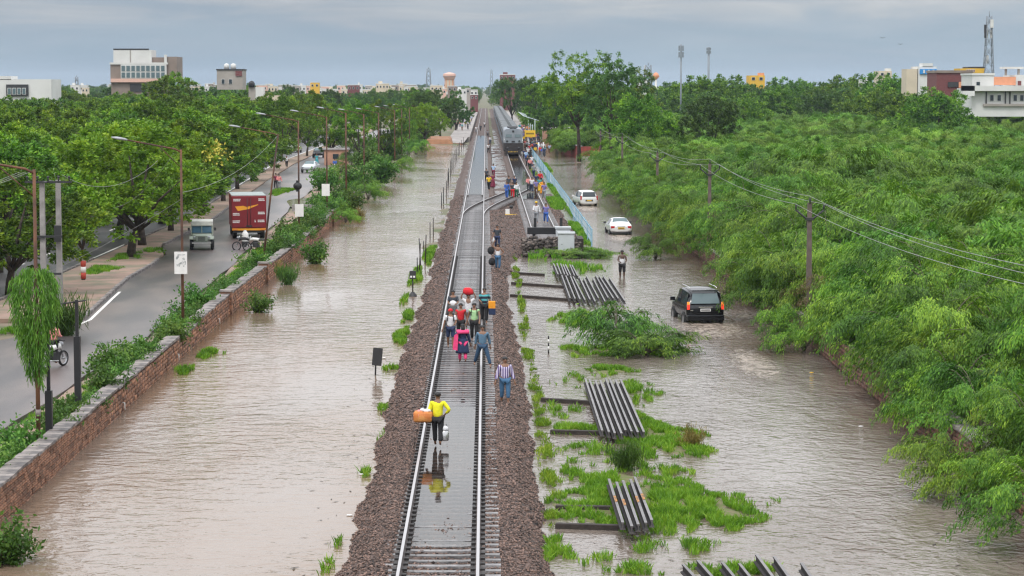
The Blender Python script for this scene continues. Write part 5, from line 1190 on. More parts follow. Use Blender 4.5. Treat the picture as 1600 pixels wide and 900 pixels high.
# pale green jeep, facing the camera (nose to -y in the picture: turned round)
jx, jy = at(316, 388, .56); jeep = empty('jeep', (jx, jy, .56), PI + .10, label='pale green old jeep with a canvas roof driving towards the camera', cat='jeep')
b = MB().use(m_jeep); b.loft([[(x, y, z) for x, z in ((-.62, .62), (.62, .62), (.66, .9), (.60, 1.02), (-.60, 1.02), (-.66, .9))] for y in (.55, 1.2)], smooth=False); b.loft([[(x, 1.2, z) for x, z in ((-.62, .62), (.62, .62), (.66, .9), (.60, 1.02), (-.60, 1.02), (-.66, .9))], [(x, 1.85, z) for x, z in ((-.36, .55), (.36, .55), (.40, .85), (.36, .97), (-.36, .97), (-.40, .85))]], smooth=False)
b.box(-.72, .72, -1.7, .55, .5, 1.02); b.obj('body', jeep, .03)
for s_ in (-1, 1):
    b = MB().use(m_jeep); b.loft([[(s_ * .42, y, z), (s_ * .80, y, z), (s_ * .80, y, z + .05), (s_ * .42, y, z + .05)] if s_ > 0 else [(-.80, y, z), (-.42, y, z), (-.42, y, z + .05), (-.80, y, z + .05)] for y, z in ((.5, .55), (.85, .82), (1.5, .86), (1.85, .70))], smooth=False); b.obj('mudguard', jeep)
    b = MB().use(m_lamp).lathe([(.001, .03), (.09, .0), (.10, -.08), (.05, -.1)], 12); o = b.obj('headlight', jeep); o.location = (s_ * .46, 1.80, .84); o.rotation_euler = (-PI / 2, 0, 0)
    for y in (-1.1, 1.25): wheel(jeep, s_ * .68, y, .37, .2, m_dgrey)
    MB().use(m_dgrey).box(-.07, .07, -.03, .03, -.1, .1).obj('mirror', jeep).location = (s_ * .86, .6, 1.32)
b = MB().use(m_dgrey)
for k in range(7): b.box(-.22 + k * .068, -.19 + k * .068, 1.85, 1.87, .62, .9)
b.obj('grille', jeep); MB().use(m_dgrey).box(-.75, .75, 1.95, 2.08, .42, .56).obj('bumper', jeep, .02); MB().use(m_white).box(-.62, .62, 2.08, 2.09, .46, .52).obj('number_plate', jeep)
MB().use(mat('canvas', (.52, .52, .48), .9, scale=3)).box(-.72, .72, -1.7, .62, 1.52, 1.86).obj('canvas_roof', jeep, .06)
for s_ in (-1, 1): MB().use(m_jeep).box(-.03, .03, -1.6, .55, 1.0, 1.54).obj('side_panel', jeep).location = (s_ * .69, 0, 0)
pane(jeep, 'windscreen', ((.66, .60, 1.06), (-.66, .60, 1.06), (-.66, .50, 1.52), (.66, .50, 1.52)), mat('blue glass', (.05, .11, .17), .1, var=0, spec=.8), .03, .02)
MB().use(m_jeep).box(-.02, .02, .59, .64, 1.05, 1.52).obj('screen_pillar', jeep)
# red mail truck, tail to the camera
tx_, ty_ = at(389, 374, .56); truck = empty('truck', (tx_, ty_ + .2, .56), .14, label='maroon box truck with a yellow swoosh and white lettering on its rear doors', cat='truck')
b = MB().use(m_maroon).box(-1.22, 1.22, 0, 5.6, .78, 3.05); b.obj('box_body', truck, .03)
for s_ in (-1, 1):
    MB().use(m_maroon).box(-.58, .58, -.03, -.002, .86, 2.98).obj('rear_door', truck, .008).location = (s_ * .595, 0, 0)
    MB().use(m_dgrey).tube([(0, -.05, .9), (0, -.05, 2.9)], .018, 5).obj('lock_rod', truck).location = (s_ * .12, 0, 0)
b = MB().use(m_yel); b.add([(-.98, -.036, 2.32), (-.40, -.036, 2.36), (-.15, -.036, 2.28), (.62, -.036, 2.46), (.66, -.036, 2.42), (-.05, -.036, 2.12), (-.78, -.036, 2.00)], [list(range(7))[::-1]]); b.obj('logo', truck)
b = MB().use(m_white)
g = random.Random(3)
for (cx, cz, w_) in ((-.86, 2.78, .46), (.86, 2.80, .40), (-.90, 1.78, .46), (.86, 1.86, .46), (-.92, 1.26, .46), (.84, 1.30, .46), (.42, 1.3, .06)):
    for r_ in (0, 1):
        x = cx - w_ / 2
        while x < cx + w_ / 2: l = g.uniform(.03, .07); b.box(x, x + l, -.040, -.034, cz - r_ * .10, cz + .07 - r_ * .10); x += l + .018
b.obj('lettering', truck)
MB().use(m_dgrey).box(-.22, .22, -.05, -.03, .88, .98).obj('number_plate', truck); MB().use(m_yel).box(-1.2, 1.2, .02, .14, .62, .76).obj('bumper', truck); MB().use(m_dgrey).box(-1.1, 1.1, .1, 6.9, .45, .75).obj('chassis', truck)
for s_ in (-1, 1):
    MB().use(m_orange).box(-.16, .16, -.03, .02, .64, .78).obj('tail_lamp', truck).location = (s_ * .98, 0, 0)
    for y in (1.2, 5.9): wheel(truck, s_ * .98, y, .46, .3, m_dgrey)
b = MB().use(m_maroon); b.box(-1.1, 1.1, 5.75, 7.3, .75, 2.5); b.obj('cab', truck, .08); MB().use(mat('roof tarp', (.30, .34, .33), .8)).box(-1.2, 1.2, .1, 5.5, 3.05, 3.1).obj('roof_sheet', truck)
# distant silver car
qx, qy = at(484, 270, .56)
S = [(-2.0, .42, .78, .78, .78, .6), (-1.95, .32, .92, .92, .82, .6), (-1.5, .30, .96, 1.0, .83, .6), (-1.0, .30, .95, 1.42, .83, .60), (.3, .30, .93, 1.46, .83, .60), (1.0, .30, .90, .94, .83, .6), (1.8, .32, .80, .82, .80, .6), (1.95, .42, .68, .7, .72, .5)]
sil = car('silver_car', (qx, qy + 1.5, .56), PI - .15, S, m_carsilver, label='silver car parked where the road bends under the trees', side=((3, 4),), r=.30)
pane(sil, 'windscreen', ((.62, 1.0, .97), (-.62, 1.0, .97), (-.54, .38, 1.42), (.54, .38, 1.42)), m_glassg, .02, .03)
for s_ in (-1, 1): MB().use(m_lamp).box(-.14, .14, -.04, .04, 0, .12).obj('headlight', sil, .02).location = (s_ * .6, 1.93, .64)
for k, (px, py, mm, lb) in enumerate(((498, 246, m_dgrey, 'dark car behind the silver car at the bend'), (460, 238, m_carwhite, 'white car half hidden by tree trunks at the bend'), (566, 232, m_carwhite, 'white van parked beyond the bend under the trees'))):
    c_ = copy_tree(sil, None, (*at(px, py, .56), .56), PI + .3 * k, None, lb, {'body': mm}) 
# two wheelers
def bike(name, loc, rz, col, label, rider=False, scooter=False, cat='motorcycle'):
    root = empty(name, loc, rz, label=label, cat=cat)
    for y in (-.62, .62): 
        o = empty('wheel', (0, y, .30)); o.parent = root; b = MB().use(m_tyre); b.lathe([(.24, -.04), (.29, -.05), (.31, 0), (.29, .05), (.24, .04)], 16); t = b.obj('tyre', o); t.rotation_euler = (0, PI / 2, 0); b = MB().use(m_rim); b.lathe([(.225, -.03), (.245, -.03), (.245, .03), (.225, .03), (.225, -.03)], 16); b.lathe([(.01, -.05), (.05, -.05), (.05, .05), (.01, .05)], 10); [b.tube([(.04 * math.cos(a_), .04 * math.sin(a_), 0), (.23 * math.cos(a_), .23 * math.sin(a_), 0)], .006, 3) for a_ in np.linspace(0, 2 * PI, 10, endpoint=False)]; t = b.obj('rim', o); t.rotation_euler = (0, PI / 2, 0)
    b = MB().use(col); b.loft([[(x * w_, y, z + zz) for x, zz in ((-1, -.08), (1, -.08), (.8, .1), (-.8, .1))] for y, z, w_ in ((-.2, .72, .1), (.0, .78, .14), (.3, .80, .14), (.45, .72, .06))]); b.obj('fuel_tank', root)
    MB().use(m_black).box(-.12, .12, -.75, -.15, .70, .80).obj('seat', root, .03); MB().use(m_dgrey).box(-.12, .12, -.2, .25, .25, .6).obj('engine', root, .03)
    MB().use(m_chrome).tube([(0, .62, .3), (0, .42, .85), (0, .38, 1.0)], .03, 6).obj('fork', root); MB().use(m_dgrey).tube([(-.35, .25, 1.02), (0, .38, 1.0), (.35, .25, 1.02)], .02, 6).obj('handlebar', root)
    MB().use(m_lamp).ball((0, .52, .86), .09, 8).obj('headlight', root); MB().use(col).tube([(0, -.5, .55), (0, -.9, .62)], [.07, .04], 6).obj('tail', root); MB().use(m_chrome).tube([(.15, .1, .25), (.15, -.8, .32)], .035, 6).obj('exhaust', root)
    return root
bx, by = at(384, 390, .56); bike('motorcycle', (bx, by, .5), 1.9, m_dgrey, 'black and silver motorcycle parked behind the red truck')
bx, by = at(401, 391, .56); bike('motorcycle', (bx, by, .5), 1.5, m_white, 'white panelled motorcycle parked beside the black one')
b = MB().use(m_white); b.lathe([(.22, 0), (.24, .1), (.24, .6), (.16, .72), (.1, .8), (.1, .86)], 10); o = b.obj('milk_can', None, label='white tall can standing beside the parked motorcycles', cat='can'); o.location = (*at(383, 379, .56), .56)

# ------------------------------------------------------------------ people
m_skin = mat('brown skin', (0.22, 0.115, 0.07), 0.55, var=.06)
m_skind = mat('dark skin', (0.10, 0.055, 0.038), 0.55, var=.06)
m_hair = mat('black hair', (0.012, 0.010, 0.010), 0.5, var=0)
def cloth(name, c): return mat(name, c, .85, var=.10, scale=7, bump=.3, bscale=14)
def skin_obj(name, nodes, edges, m, parent, root_i=0, sub=1):
    me = bpy.data.meshes.new(name); me.from_pydata([n_[0] for n_ in nodes], edges, []); o = bpy.data.objects.new(name, me); link(o, parent); o.data.materials.append(m)
    md = o.modifiers.new('skin', 'SKIN'); md.use_smooth_shade = True
    sv = me.skin_vertices[0].data if me.skin_vertices else None
    if sv is None:
        bpy.context.view_layer.objects.active = o
        me.skin_vertices.new() if hasattr(me.skin_vertices, 'new') else None; sv = me.skin_vertices[0].data
    for i, n_ in enumerate(nodes):
        r = n_[1] if isinstance(n_[1], tuple) else (n_[1], n_[1]); sv[i].radius = r; sv[i].use_root = (i == root_i)
    if sub: s_ = o.modifiers.new('s', 'SUBSURF'); s_.levels = sub; s_.render_levels = sub
    return o
ARM = {'down': ((.07, .02, -.27), (.06, -.06, -.25)), 'fwd': ((.05, -.06, -.26), (-.06, -.20, -.04)), 'up': ((.14, -.02, .16), (-.10, -.02, .24)), 'swing': ((.07, .10, -.25), (.03, .02, -.25)), 'swingf': ((.06, -.12, -.24), (.0, -.16, -.18)), 'hip': ((.16, .05, -.22), (-.12, -.08, -.14)), 'out': ((.20, .0, -.15), (.16, -.08, -.10))}
def person(name, loc, rz, H=1.62, stride=.18, larm='down', rarm='down', shirt=None, trousers=None, skin=m_skin, sleeves=.5, legs=1.0, hair='short', extra='', label='', group=None, fine=True, spread=.0, lean=0.0, feet=None, dress=None):
    """faces -y; the person's own left hand is at +x"""
    k = H / 1.66; root = empty('person', loc, rz, label=label, cat='person', group=group)
    def S(p): return (p[0] * k, p[1] * k, p[2] * k)
    hz_ = .86; nodes = []; edges = []
    def nd(p, r, par=None):
        nodes.append((S(p), (r[0] * k, r[1] * k) if isinstance(r, tuple) else r * k)); 
        if par is not None: edges.append((par, len(nodes) - 1))
        return len(nodes) - 1
    L_ = lean
    pel = nd((0, 0, .90), (.135, .105)); wst = nd((0, -L_ * .2, 1.04), (.115, .09), pel); chs = nd((0, -L_ * .6, 1.24), (.145, .105), wst); upc = nd((0, -L_ * .8, 1.35), (.11, .085), chs); nk = nd((0, -L_ * .9, 1.43), .048, upc)
    jaw = nd((0, -L_ - .012, 1.49), (.058, .066), nk); hd = nd((0, -L_ - .0, 1.57), (.074, .09), jaw); tp = nd((0, -L_ + .01, 1.635), (.055, .065), hd)
    J = {}
    for s_, arm in ((1, larm), (-1, rarm)):
        sh = (s_ * .155, -L_ * .8, 1.345); a = nd(sh, .052, upc); d1, d2 = ARM[arm]; el = (sh[0] + s_ * d1[0], sh[1] + d1[1], sh[2] + d1[2]); wr = (el[0] + s_ * d2[0], el[1] + d2[1], el[2] + d2[2])
        e_ = nd(el, .036, a); w_ = nd(wr, .025, e_); J['el', s_] = el; J['wr', s_] = wr; J['sh', s_] = sh
        v = Vector(wr) - Vector(el); v.normalize(); pm = Vector(wr) + v * .06; p_ = nd(tuple(pm), (.034, .020), w_); J['hand', s_] = tuple(pm + v * .05)
        if fine:
            sd_ = v.cross(Vector((0, 1, 0.2))).normalized()
            for f_, (ln, o_) in enumerate(((.062, -.026), (.075, -.009), (.070, .009), (.055, .026))):
                b0 = pm + v * .035 + sd_ * o_; f1 = nd(tuple(b0 + v * ln * .5), .0085, p_); nd(tuple(b0 + v * ln + Vector((0, -.012, -.004))), .007, f1)
            t1 = nd(tuple(pm + sd_ * -.040 + v * .005), .010, p_); nd(tuple(pm + sd_ * -.052 + v * .045), .008, t1)
    lg = []
    for s_ in (1, -1):
        ph = s_ * stride; hip = (s_ * .085, 0, .85); kn = (s_ * (.09 + spread * .5), -ph * .55 - .02, .47 + abs(ph) * .02); an = (s_ * (.085 + spread), -ph * 1.05 + (.03 if ph < 0 else 0), .085 + (.05 if ph < 0 and abs(ph) > .1 else 0))
        a = nd(hip, .088, pel); kk = nd(kn, .055, a); c = nd(tuple((Vector(kn) * .62 + Vector(an) * .38)), .052, kk); aa = nd(an, .034, c); heel = nd((an[0], an[1] - .05, an[2] - .045), (.036, .03), aa); nd((an[0], an[1] - .15, an[2] - .058), (.038, .020), heel); lg.append((hip, kn, an))
    body = skin_obj('body', nodes, edges, skin, root)
    # face: nose, ears, eyes, mouth
    if fine:
        hc = Vector(S((0, -L_, 1.565))); b = MB().use(skin); b.ball(hc + Vector((0, -.098 * k, -.012 * k)), .017 * k, 6, (.8, 1, 1.3))
        for s_ in (-1, 1): b.ball(hc + Vector((s_ * .078 * k, .005, -.005)), .022 * k, 6, (.4, .8, 1.2))
        b.obj('nose_and_ears', root)
        for s_ in (-1, 1): MB().use(m_hair).ball(hc + Vector((s_ * .030 * k, -.086 * k, .010 * k)), .011 * k, 6, (1.3, .6, .8)).obj('eye', root)
        MB().use(mat('lips', (.20, .05, .04), .5, var=0)).ball(hc + Vector((0, -.080 * k, -.052 * k)), .018 * k, 6, (1.3, .6, .4)).obj('mouth', root)
    hc = S((0, -L_ + .018, 1.60))
    if hair in ('short', 'long', 'bun'):
        b = MB().use(m_hair); b.ball(hc, .092 * k, 10, (.94, 1.02, .88))
        if hair == 'long': b.ball((hc[0], hc[1] + .05, hc[2] - .12), .08 * k, 8, (1, .6, 2.0))
        if hair == 'bun': b.ball((hc[0], hc[1] + .10, hc[2] - .02), .05 * k, 8)
        b.obj('hair', root)
    elif hair is not None: 
        b = MB().use(hair); b.ball(hc, .098 * k, 10, (.96, 1.04, .86)); b.obj('head_cover', root)
    # clothes grown over the same joints
    if shirt is not None:
        N2, E2 = [], []
        def n2(p, r, par=None):
            N2.append((S(p), (r[0] * k, r[1] * k) if isinstance(r, tuple) else r * k))
            if par is not None: E2.append((par, len(N2) - 1))
            return len(N2) - 1
        a0 = n2((0, 0, .84), (.160, .125)); a1 = n2((0, -L_ * .2, 1.04), (.142, .112), a0); a2 = n2((0, -L_ * .6, 1.24), (.165, .122), a1); a3 = n2((0, -L_ * .8, 1.365), (.122, .092), a2)
        for s_ in (1, -1):
            sh, el, wr = J['sh', s_], J['el', s_], J['wr', s_]; b_ = n2(sh, .070, a3)
            if sleeves: 
                t = min(1, sleeves); e2 = n2(tuple(Vector(sh) * (1 - t) + Vector(el) * t), .058, b_)
                if sleeves > 1: n2(tuple(Vector(el) * .15 + Vector(wr) * .85), .045, e2)
        skin_obj('shirt', N2, E2, shirt, root, sub=1)
    if trousers is not None:
        N2, E2 = [], []
        N2.append((S((0, 0, .90)), (.150 * k, .120 * k)))
        for (hip, kn, an) in lg:
            i = len(N2); N2.append((S(hip), .105 * k)); E2.append((0, i)); t = min(1, legs * 2); N2.append((S(tuple(Vector(hip) * (1 - t) + Vector(kn) * t)), .074 * k)); E2.append((i, i + 1))
            if legs > .5: t = (legs - .5) * 2 * .92; N2.append((S(tuple(Vector(kn) * (1 - t) + Vector(an) * t)), .060 * k)); E2.append((i + 1, i + 2))
        skin_obj('trousers', N2, E2, trousers, root, sub=1)
    if dress is not None:
        m_, zt, zb, w0, w1 = dress; b = MB().use(m_); rings = []
        for t in np.linspace(0, 1, 7): w_ = w0 + (w1 - w0) * t; z = zt + (zb - zt) * t; rings.append([(w_ * (1 + .05 * math.sin(5 * a + t * 3)) * math.cos(a) * k, w_ * .72 * (1 + .05 * math.sin(5 * a + t * 3)) * math.sin(a) * k, z * k) for a in np.linspace(0, 2 * PI, 20, endpoint=False)])
        b.loft(rings[::-1]); b.obj('dress', root)
    root.scale = (1.16, 1.16, 1.0); root['_hl'] = list(S(J['hand', 1])); root['_hr'] = list(S(J['hand', -1])); return root
def carried(name, builder, pr, off, label, cat, rz=0):
    """a thing in or on someone: stands free at its own place in the world"""
    o = builder; M_ = Matrix.Rotation(pr.rotation_euler.z, 4, 'Z'); o.location = pr.location + M_ @ Vector(off); o.rotation_euler = (0, 0, pr.rotation_euler.z + rz); o['label'] = label; o['category'] = cat; return o
TZ = .53
def on(px, py, z=TZ): x, y = at(px, py, z); return (x, y, z)
c_yel = cloth('yellow raincoat', (0.78, 0.74, 0.02)); c_blk = cloth('black cloth', (0.016, 0.016, 0.018)); c_white = cloth('white cloth', (0.72, 0.72, 0.74)); c_navy = cloth('navy cloth', (0.02, 0.035, 0.09)); c_jean = cloth('blue jeans', (0.05, 0.13, 0.24)); c_red = cloth('red cloth', (0.62, 0.02, 0.03)); c_green = cloth('pale green cloth', (0.42, 0.68, 0.35)); c_pink = cloth('pink cloth', (0.78, 0.06, 0.20)); c_char = cloth('charcoal cloth', (0.05, 0.06, 0.075)); c_teal = cloth('teal cloth', (0.05, 0.30, 0.34)); c_maroon = cloth('maroon cloth', (0.18, 0.02, 0.05)); c_lpink = cloth('salmon cloth', (0.75, 0.28, 0.27)); c_orange = cloth('orange cloth', (0.82, 0.32, 0.02)); c_gold = cloth('golden cloth', (0.80, 0.52, 0.03)); c_purple = cloth('violet cloth', (0.20, 0.18, 0.42)); c_lblue = cloth('light blue cloth', (0.40, 0.55, 0.75)); c_grey = cloth('grey cloth', (0.25, 0.26, 0.28)); c_blue = cloth('strong blue cloth', (0.04, 0.12, 0.42)); c_brown = cloth('brown cloth', (0.16, 0.09, 0.05)); c_dgreen = cloth('dark green cloth', (0.03, 0.12, 0.07))
def stripes(name, a, b_, sc_=38):
    m = mat(name, a, .85, var=0); t = m.node_tree; n = t.nodes; w_ = n.new('ShaderNodeTexWave'); w_.inputs['Scale'].default_value = sc_; w_.bands_direction = 'X' if sc_ > 3 else 'Z'; tc_ = n.new('ShaderNodeTexCoord'); t.links.new(tc_.outputs['Object'], w_.inputs['Vector']); r = n.new('ShaderNodeValToRGB'); r.color_ramp.interpolation = 'CONSTANT'; r.color_ramp.elements[0].color = (*a, 1); r.color_ramp.elements[1].position = .6; r.color_ramp.elements[1].color = (*b_, 1); t.links.new(w_.outputs['Fac'], r.inputs[0]); t.links.new(r.outputs[0], n['Principled BSDF'].inputs['Base Color']); return m
c_strp = stripes('purple striped cloth', (0.13, 0.09, 0.26), (0.72, 0.66, 0.80), 4.6)
GP = 'people walking along the main track'
# 1 yellow raincoat, back to the camera
p1 = person('person', on(684, 697), PI - .1, 1.62, .14, 'down', 'hip', c_yel, c_blk, sleeves=1.5, legs=1.0, lean=.05, label='person in a bright yellow raincoat walking away between the rails', group=GP)
b = MB().use(mat('orange bundle', (0.62, 0.20, 0.05), .6, scale=5, col2=(.75, .34, .10), bump=.3)); b.loft([[(x * s_ , y * s_, z) for x, y in ((-.27, -.15), (.27, -.15), (.29, 0), (.27, .15), (-.27, .15), (-.29, 0))] for z, s_ in ((0, .86), (.05, 1), (.26, 1), (.32, .85))]); b.use(c_lpink).ball((.12, 0, .20), .17, 8, (.5, .95, 1)); b.use(c_white).ball((-.12, .02, .33), .10, 7, (1.4, 1, .7)); b.ball((.02, -.03, .35), .07, 7, (1.2, 1, .8)); b.use(m_rust).tube([(-.2, -.16, 0), (-.2, -.17, .3), (-.2, .16, .33)], .012, 4); b.tube([(-.02, -.16, 0), (-.02, -.17, .3), (-.02, .16, .33)], .012, 4); o = b.obj('bundle', None, .0); carried('bundle', o, p1, (-.45, .0, .78), 'orange and red wrapped bundle under the arm of the yellow raincoat', 'bundle'); o.location = (p1.location.x - .44, p1.location.y, p1.location.z + .74)
b = MB().use(m_chrome); b.lathe([(.001, 0), (.125, 0), (.135, .04), (.135, .26), (.11, .30)], 14); b.use(c_white).ball((0, 0, .36), .13, 8, (1, .8, .75)); b.use(m_dgrey).tube([(-.12, 0, .28), (-.06, 0, .50), (.06, 0, .50), (.12, 0, .28)], .008, 4); o = b.obj('steel_pail', None); o['label'] = 'steel pail topped with a white bag hanging from the hand of the yellow raincoat'; o['category'] = 'pail'; hl = Vector(p1['_hr']); o.location = (p1.location.x + .20, p1.location.y - .02, p1.location.z + .17)
# 2 striped shirt on the ballast
p2_ = person('person', on(789, 631, .42), .12, 1.62, .10, 'down', 'down', c_strp, c_jean, sleeves=1.5, legs=.88, label='barefoot person in a purple striped shirt and rolled jeans on the ballast', group=GP)
# 3 woman in navy and pink, back to the camera
p3_ = person('person', on(723, 567), PI + .15, 1.52, .13, 'hip', 'down', c_navy, c_pink, sleeves=1.5, legs=1.0, hair='long', dress=(c_navy, 1.05, .42, .17, .26), label='person in a navy tunic with a bright pink scarf and leggings', group=GP)
b = MB().use(c_pink); k = .92; b.loft([[(x, y * s_, z) for x, y in ((-.20, -.16), (.20, -.16), (.20, .16), (-.20, .16))] for z, s_ in ((1.16, 1.0), (1.24, 1.05), (1.30, .6))]); b.add([(.16, .12, 1.22), (.30, .10, 1.1), (.36, .12, .55), (.20, .15, .50)], [(0, 1, 2, 3), (3, 2, 1, 0)]); b.obj('scarf', p3_)
# 4 denim man stepping over the rail
p4_ = person('person', on(754, 573), -.05, 1.60, .16, 'swing', 'swing', cloth('denim cloth', (.10, .19, .28)), cloth('dark denim', (.03, .07, .13)), sleeves=1.5, spread=.20, label='person in a denim shirt striding with legs wide over the right rail', group=GP)
# 5 white t-shirt, navy shorts, red cap
p5_ = person('person', on(704, 543), .05, 1.60, .10, 'fwd', 'down', c_white, c_navy, sleeves=.7, legs=.52, hair=c_red, label='person in white t-shirt, navy shorts and red cap near the left rail', group=GP)
b = MB().use(c_blk)
for s_ in (-1, 1): b.tube([(s_ * .10, .12, 1.30), (s_ * .11, .0, 1.42), (s_ * .12, -.12, 1.3), (s_ * .13, -.10, 1.1)], .02, 5)
b.box(-.15, .15, .12, .28, .95, 1.38); o = b.obj('backpack', None); carried('b', o, p5_, (0, 0, 0), 'black backpack worn by the person in the red cap', 'backpack')
# 6 red shirt
p6_ = person('person', on(720, 532), 0, 1.58, .09, 'down', 'fwd', c_red, c_blk, sleeves=.3, label='person in a sleeveless bright red shirt in the middle of the group', group=GP)
# 7 pale green shirt
p7_ = person('person', on(741, 533), -.05, 1.62, .10, 'swingf', 'down', c_green, c_blk, sleeves=.25, label='person in a pale green vest with black backpack straps', group=GP)
o = copy_tree(o); carried('b', o, p7_, (0, .0, 0), 'black backpack worn by the person in the pale green vest', 'backpack')
# 8 charcoal shirt
p8_ = person('person', on(708, 508), 0, 1.58, .06, 'fwd', 'fwd', c_char, c_grey, sleeves=.8, label='person in a charcoal shirt behind the red cap, holding a white bag', group=GP)
b = MB().use(c_white); b.ball((0, 0, 0), .17, 8, (1, .6, .9)); o = b.obj('white_bag', None); carried('x', o, p8_, (0, -.30, 1.0), 'white bag held against the chest of the charcoal shirt', 'bag')
# 9 white shirt with a red bundle on the head
p9_ = person('person', on(732, 515), 0, 1.60, .06, 'up', 'up', c_white, c_grey, sleeves=.7, label='person in a white t-shirt balancing the red bundle on the head', group=GP)
b = MB().use(c_red); b.loft([[(x * s_ + dx_, y * s_, z) for x, y in ((-.24, -.12), (-.1, -.17), (.14, -.16), (.25, -.05), (.2, .14), (-.16, .15))] for z, s_, dx_ in ((0, .6, .03), (.08, 1, 0), (.22, .95, -.02), (.31, .5, -.05))]); o = b.obj('red_bundle', None); carried('x', o, p9_, (0, 0, 1.56), 'large red bundle carried on the head of the white t-shirt', 'bundle')
# 10 striped teal shirt
p10_ = person('person', on(757, 505), 0, 1.62, .08, 'down', 'fwd', stripes('teal striped cloth', (0.02, 0.03, 0.05), (0.10, 0.42, 0.45), 1.6), c_blk, sleeves=.9, label='person in a black and teal banded shirt walking right of the rail', group=GP)
b = MB().use(c_orange).box(-.16, .16, -.1, .1, .28, .62); b.use(c_navy).box(-.15, .17, -.11, .09, 0, .30); o = b.obj('shoulder_bag', None, .03); carried('x', o, p10_, (.34, -.12, .40), 'tan and navy bag hanging beside the banded shirt', 'bag')
# 11, 12 on the ballast further on
person('person', on(777, 389, .45), .1, 1.6, .12, 'down', 'down', c_char, c_navy, sleeves=.8, label='person in dark clothes holding a white bag on the ballast beside the main track', group=GP)
b = MB().use(c_white).ball((0, 0, 0), .16, 8, (.7, .7, 1.2)); o = b.obj('white_bag', None, label='white bag in the hand of the dark clothed person on the ballast', cat='bag'); o.location = (xat(770.5, 160), at(777, 389, .45)[1], 1.05)
p12_ = person('person', on(778, 422, .45), -.1, 1.58, .10, 'hip', 'up', c_white, c_jean, sleeves=0, hair='long', label='person in a white tank top with one arm raised on the ballast', group=GP)
b = MB().use(c_blk).ball((0, 0, 0), .24, 9, (.9, .7, 1)); o = b.obj('black_bag', None); carried('x', o, p12_, (-.42, .0, 1.16), 'black bag on the raised arm of the white tank top', 'bag'); o2 = copy_tree(o); carried('x', o2, p12_, (-.36, .0, .50), 'large black bag hanging low beside the white tank top', 'bag')
# wading man, cyclist, scooter rider
x, y = at(972, 433, 0); person('person', (x, y, -.18), .05, 1.78, .05, 'fwd', 'fwd', c_white, c_blk, skin=m_skind, sleeves=0, legs=.55, label='dark skinned person in a white vest wading in the flooded street')
x, y = at(84, 574, .56); cyc = person('person', (x, y + .1, .72), 2.7, 1.6, .05, 'fwd', 'fwd', c_lpink, c_blk, sleeves=1.5, hair='short', label='cyclist in a pink shirt riding behind the creeper post', fine=False)
bike('bicycle', (x, y, .56), PI + 2.7, m_white, 'bicycle ridden by the pink shirted cyclist behind the creeper post', cat='bicycle')
x, y = at(523, 268, .56); bike('scooter', (x, y, .56), PI, m_dgrey, 'dark scooter being ridden past the silver car', cat='scooter'); person('person', (x, y + .25, .62), 0, 1.55, .02, 'fwd', 'fwd', c_blue, c_blk, sleeves=1.5, spread=.1, label='scooter rider in a blue shirt passing the silver car', fine=False)
# the far groups: prototypes, then copies in other clothes
Q = [person('person', (0, 0, 0), 0, 1.62, s_, la, ra, c_white, c_blk, sleeves=sl, legs=lg_, fine=False, hair='short') for s_, la, ra, sl, lg_ in ((.14, 'swing', 'swingf', .8, 1.0), (.08, 'down', 'fwd', 1.5, 1.0), (.16, 'swingf', 'swing', .7, 1.0))]
Qw = person('person', (0, 0, 0), 0, 1.54, .06, 'down', 'hip', c_red, c_red, sleeves=.8, legs=1.0, fine=False, hair='long', dress=(c_red, 1.05, .10, .17, .27))
# freeze the grown bodies to plain meshes before copying
dg = bpy.context.evaluated_depsgraph_get()
todo = [o for o in bpy.data.objects if o.type == 'MESH' and any(md.type == 'SKIN' for md in o.modifiers)]
new = [(o, bpy.data.meshes.new_from_object(o.evaluated_get(dg))) for o in todo]
for o, me in new:
    o.modifiers.clear(); o.data = me
    for p in me.polygons: p.use_smooth = True
CL = dict(w=c_white, k=c_blk, n=c_navy, y=c_gold, m=c_maroon, l=c_lblue, b=c_blue, r=c_red, g=c_grey, o=c_orange, p=c_lpink, v=c_purple, t=c_teal, d=c_dgreen, c=c_char, s=c_brown)
NM = dict(w='white', k='black', n='navy', y='yellow', m='maroon', l='light blue', b='blue', r='red', g='grey', o='orange', p='salmon pink', v='violet', t='teal', d='dark green', c='charcoal', s='brown')
qi = 0
def crowd(px, py, a, b_, where, z=.45, woman=False, rz=None, group='people between the turnout and the train', H=1.0):
    global qi
    x, y = at(px, py, z); src = Qw if woman else Q[qi % 3]; qi += 1
    mats_ = {'shirt': CL[a], 'trousers': CL[b_], 'dress': CL[b_]}
    o = copy_tree(src, None, (x, y, z), random.uniform(-.4, .4) if rz is None else rz, (1.16, 1.16, H * random.uniform(.97, 1.05)), None, mats_)
    lab = ('%s top and %s skirt, ' if woman else '%s shirt and %s trousers, ') % (NM[a], NM[b_]) + where
    o['label'] = lab; o['category'] = 'person'; o['group'] = group; return o
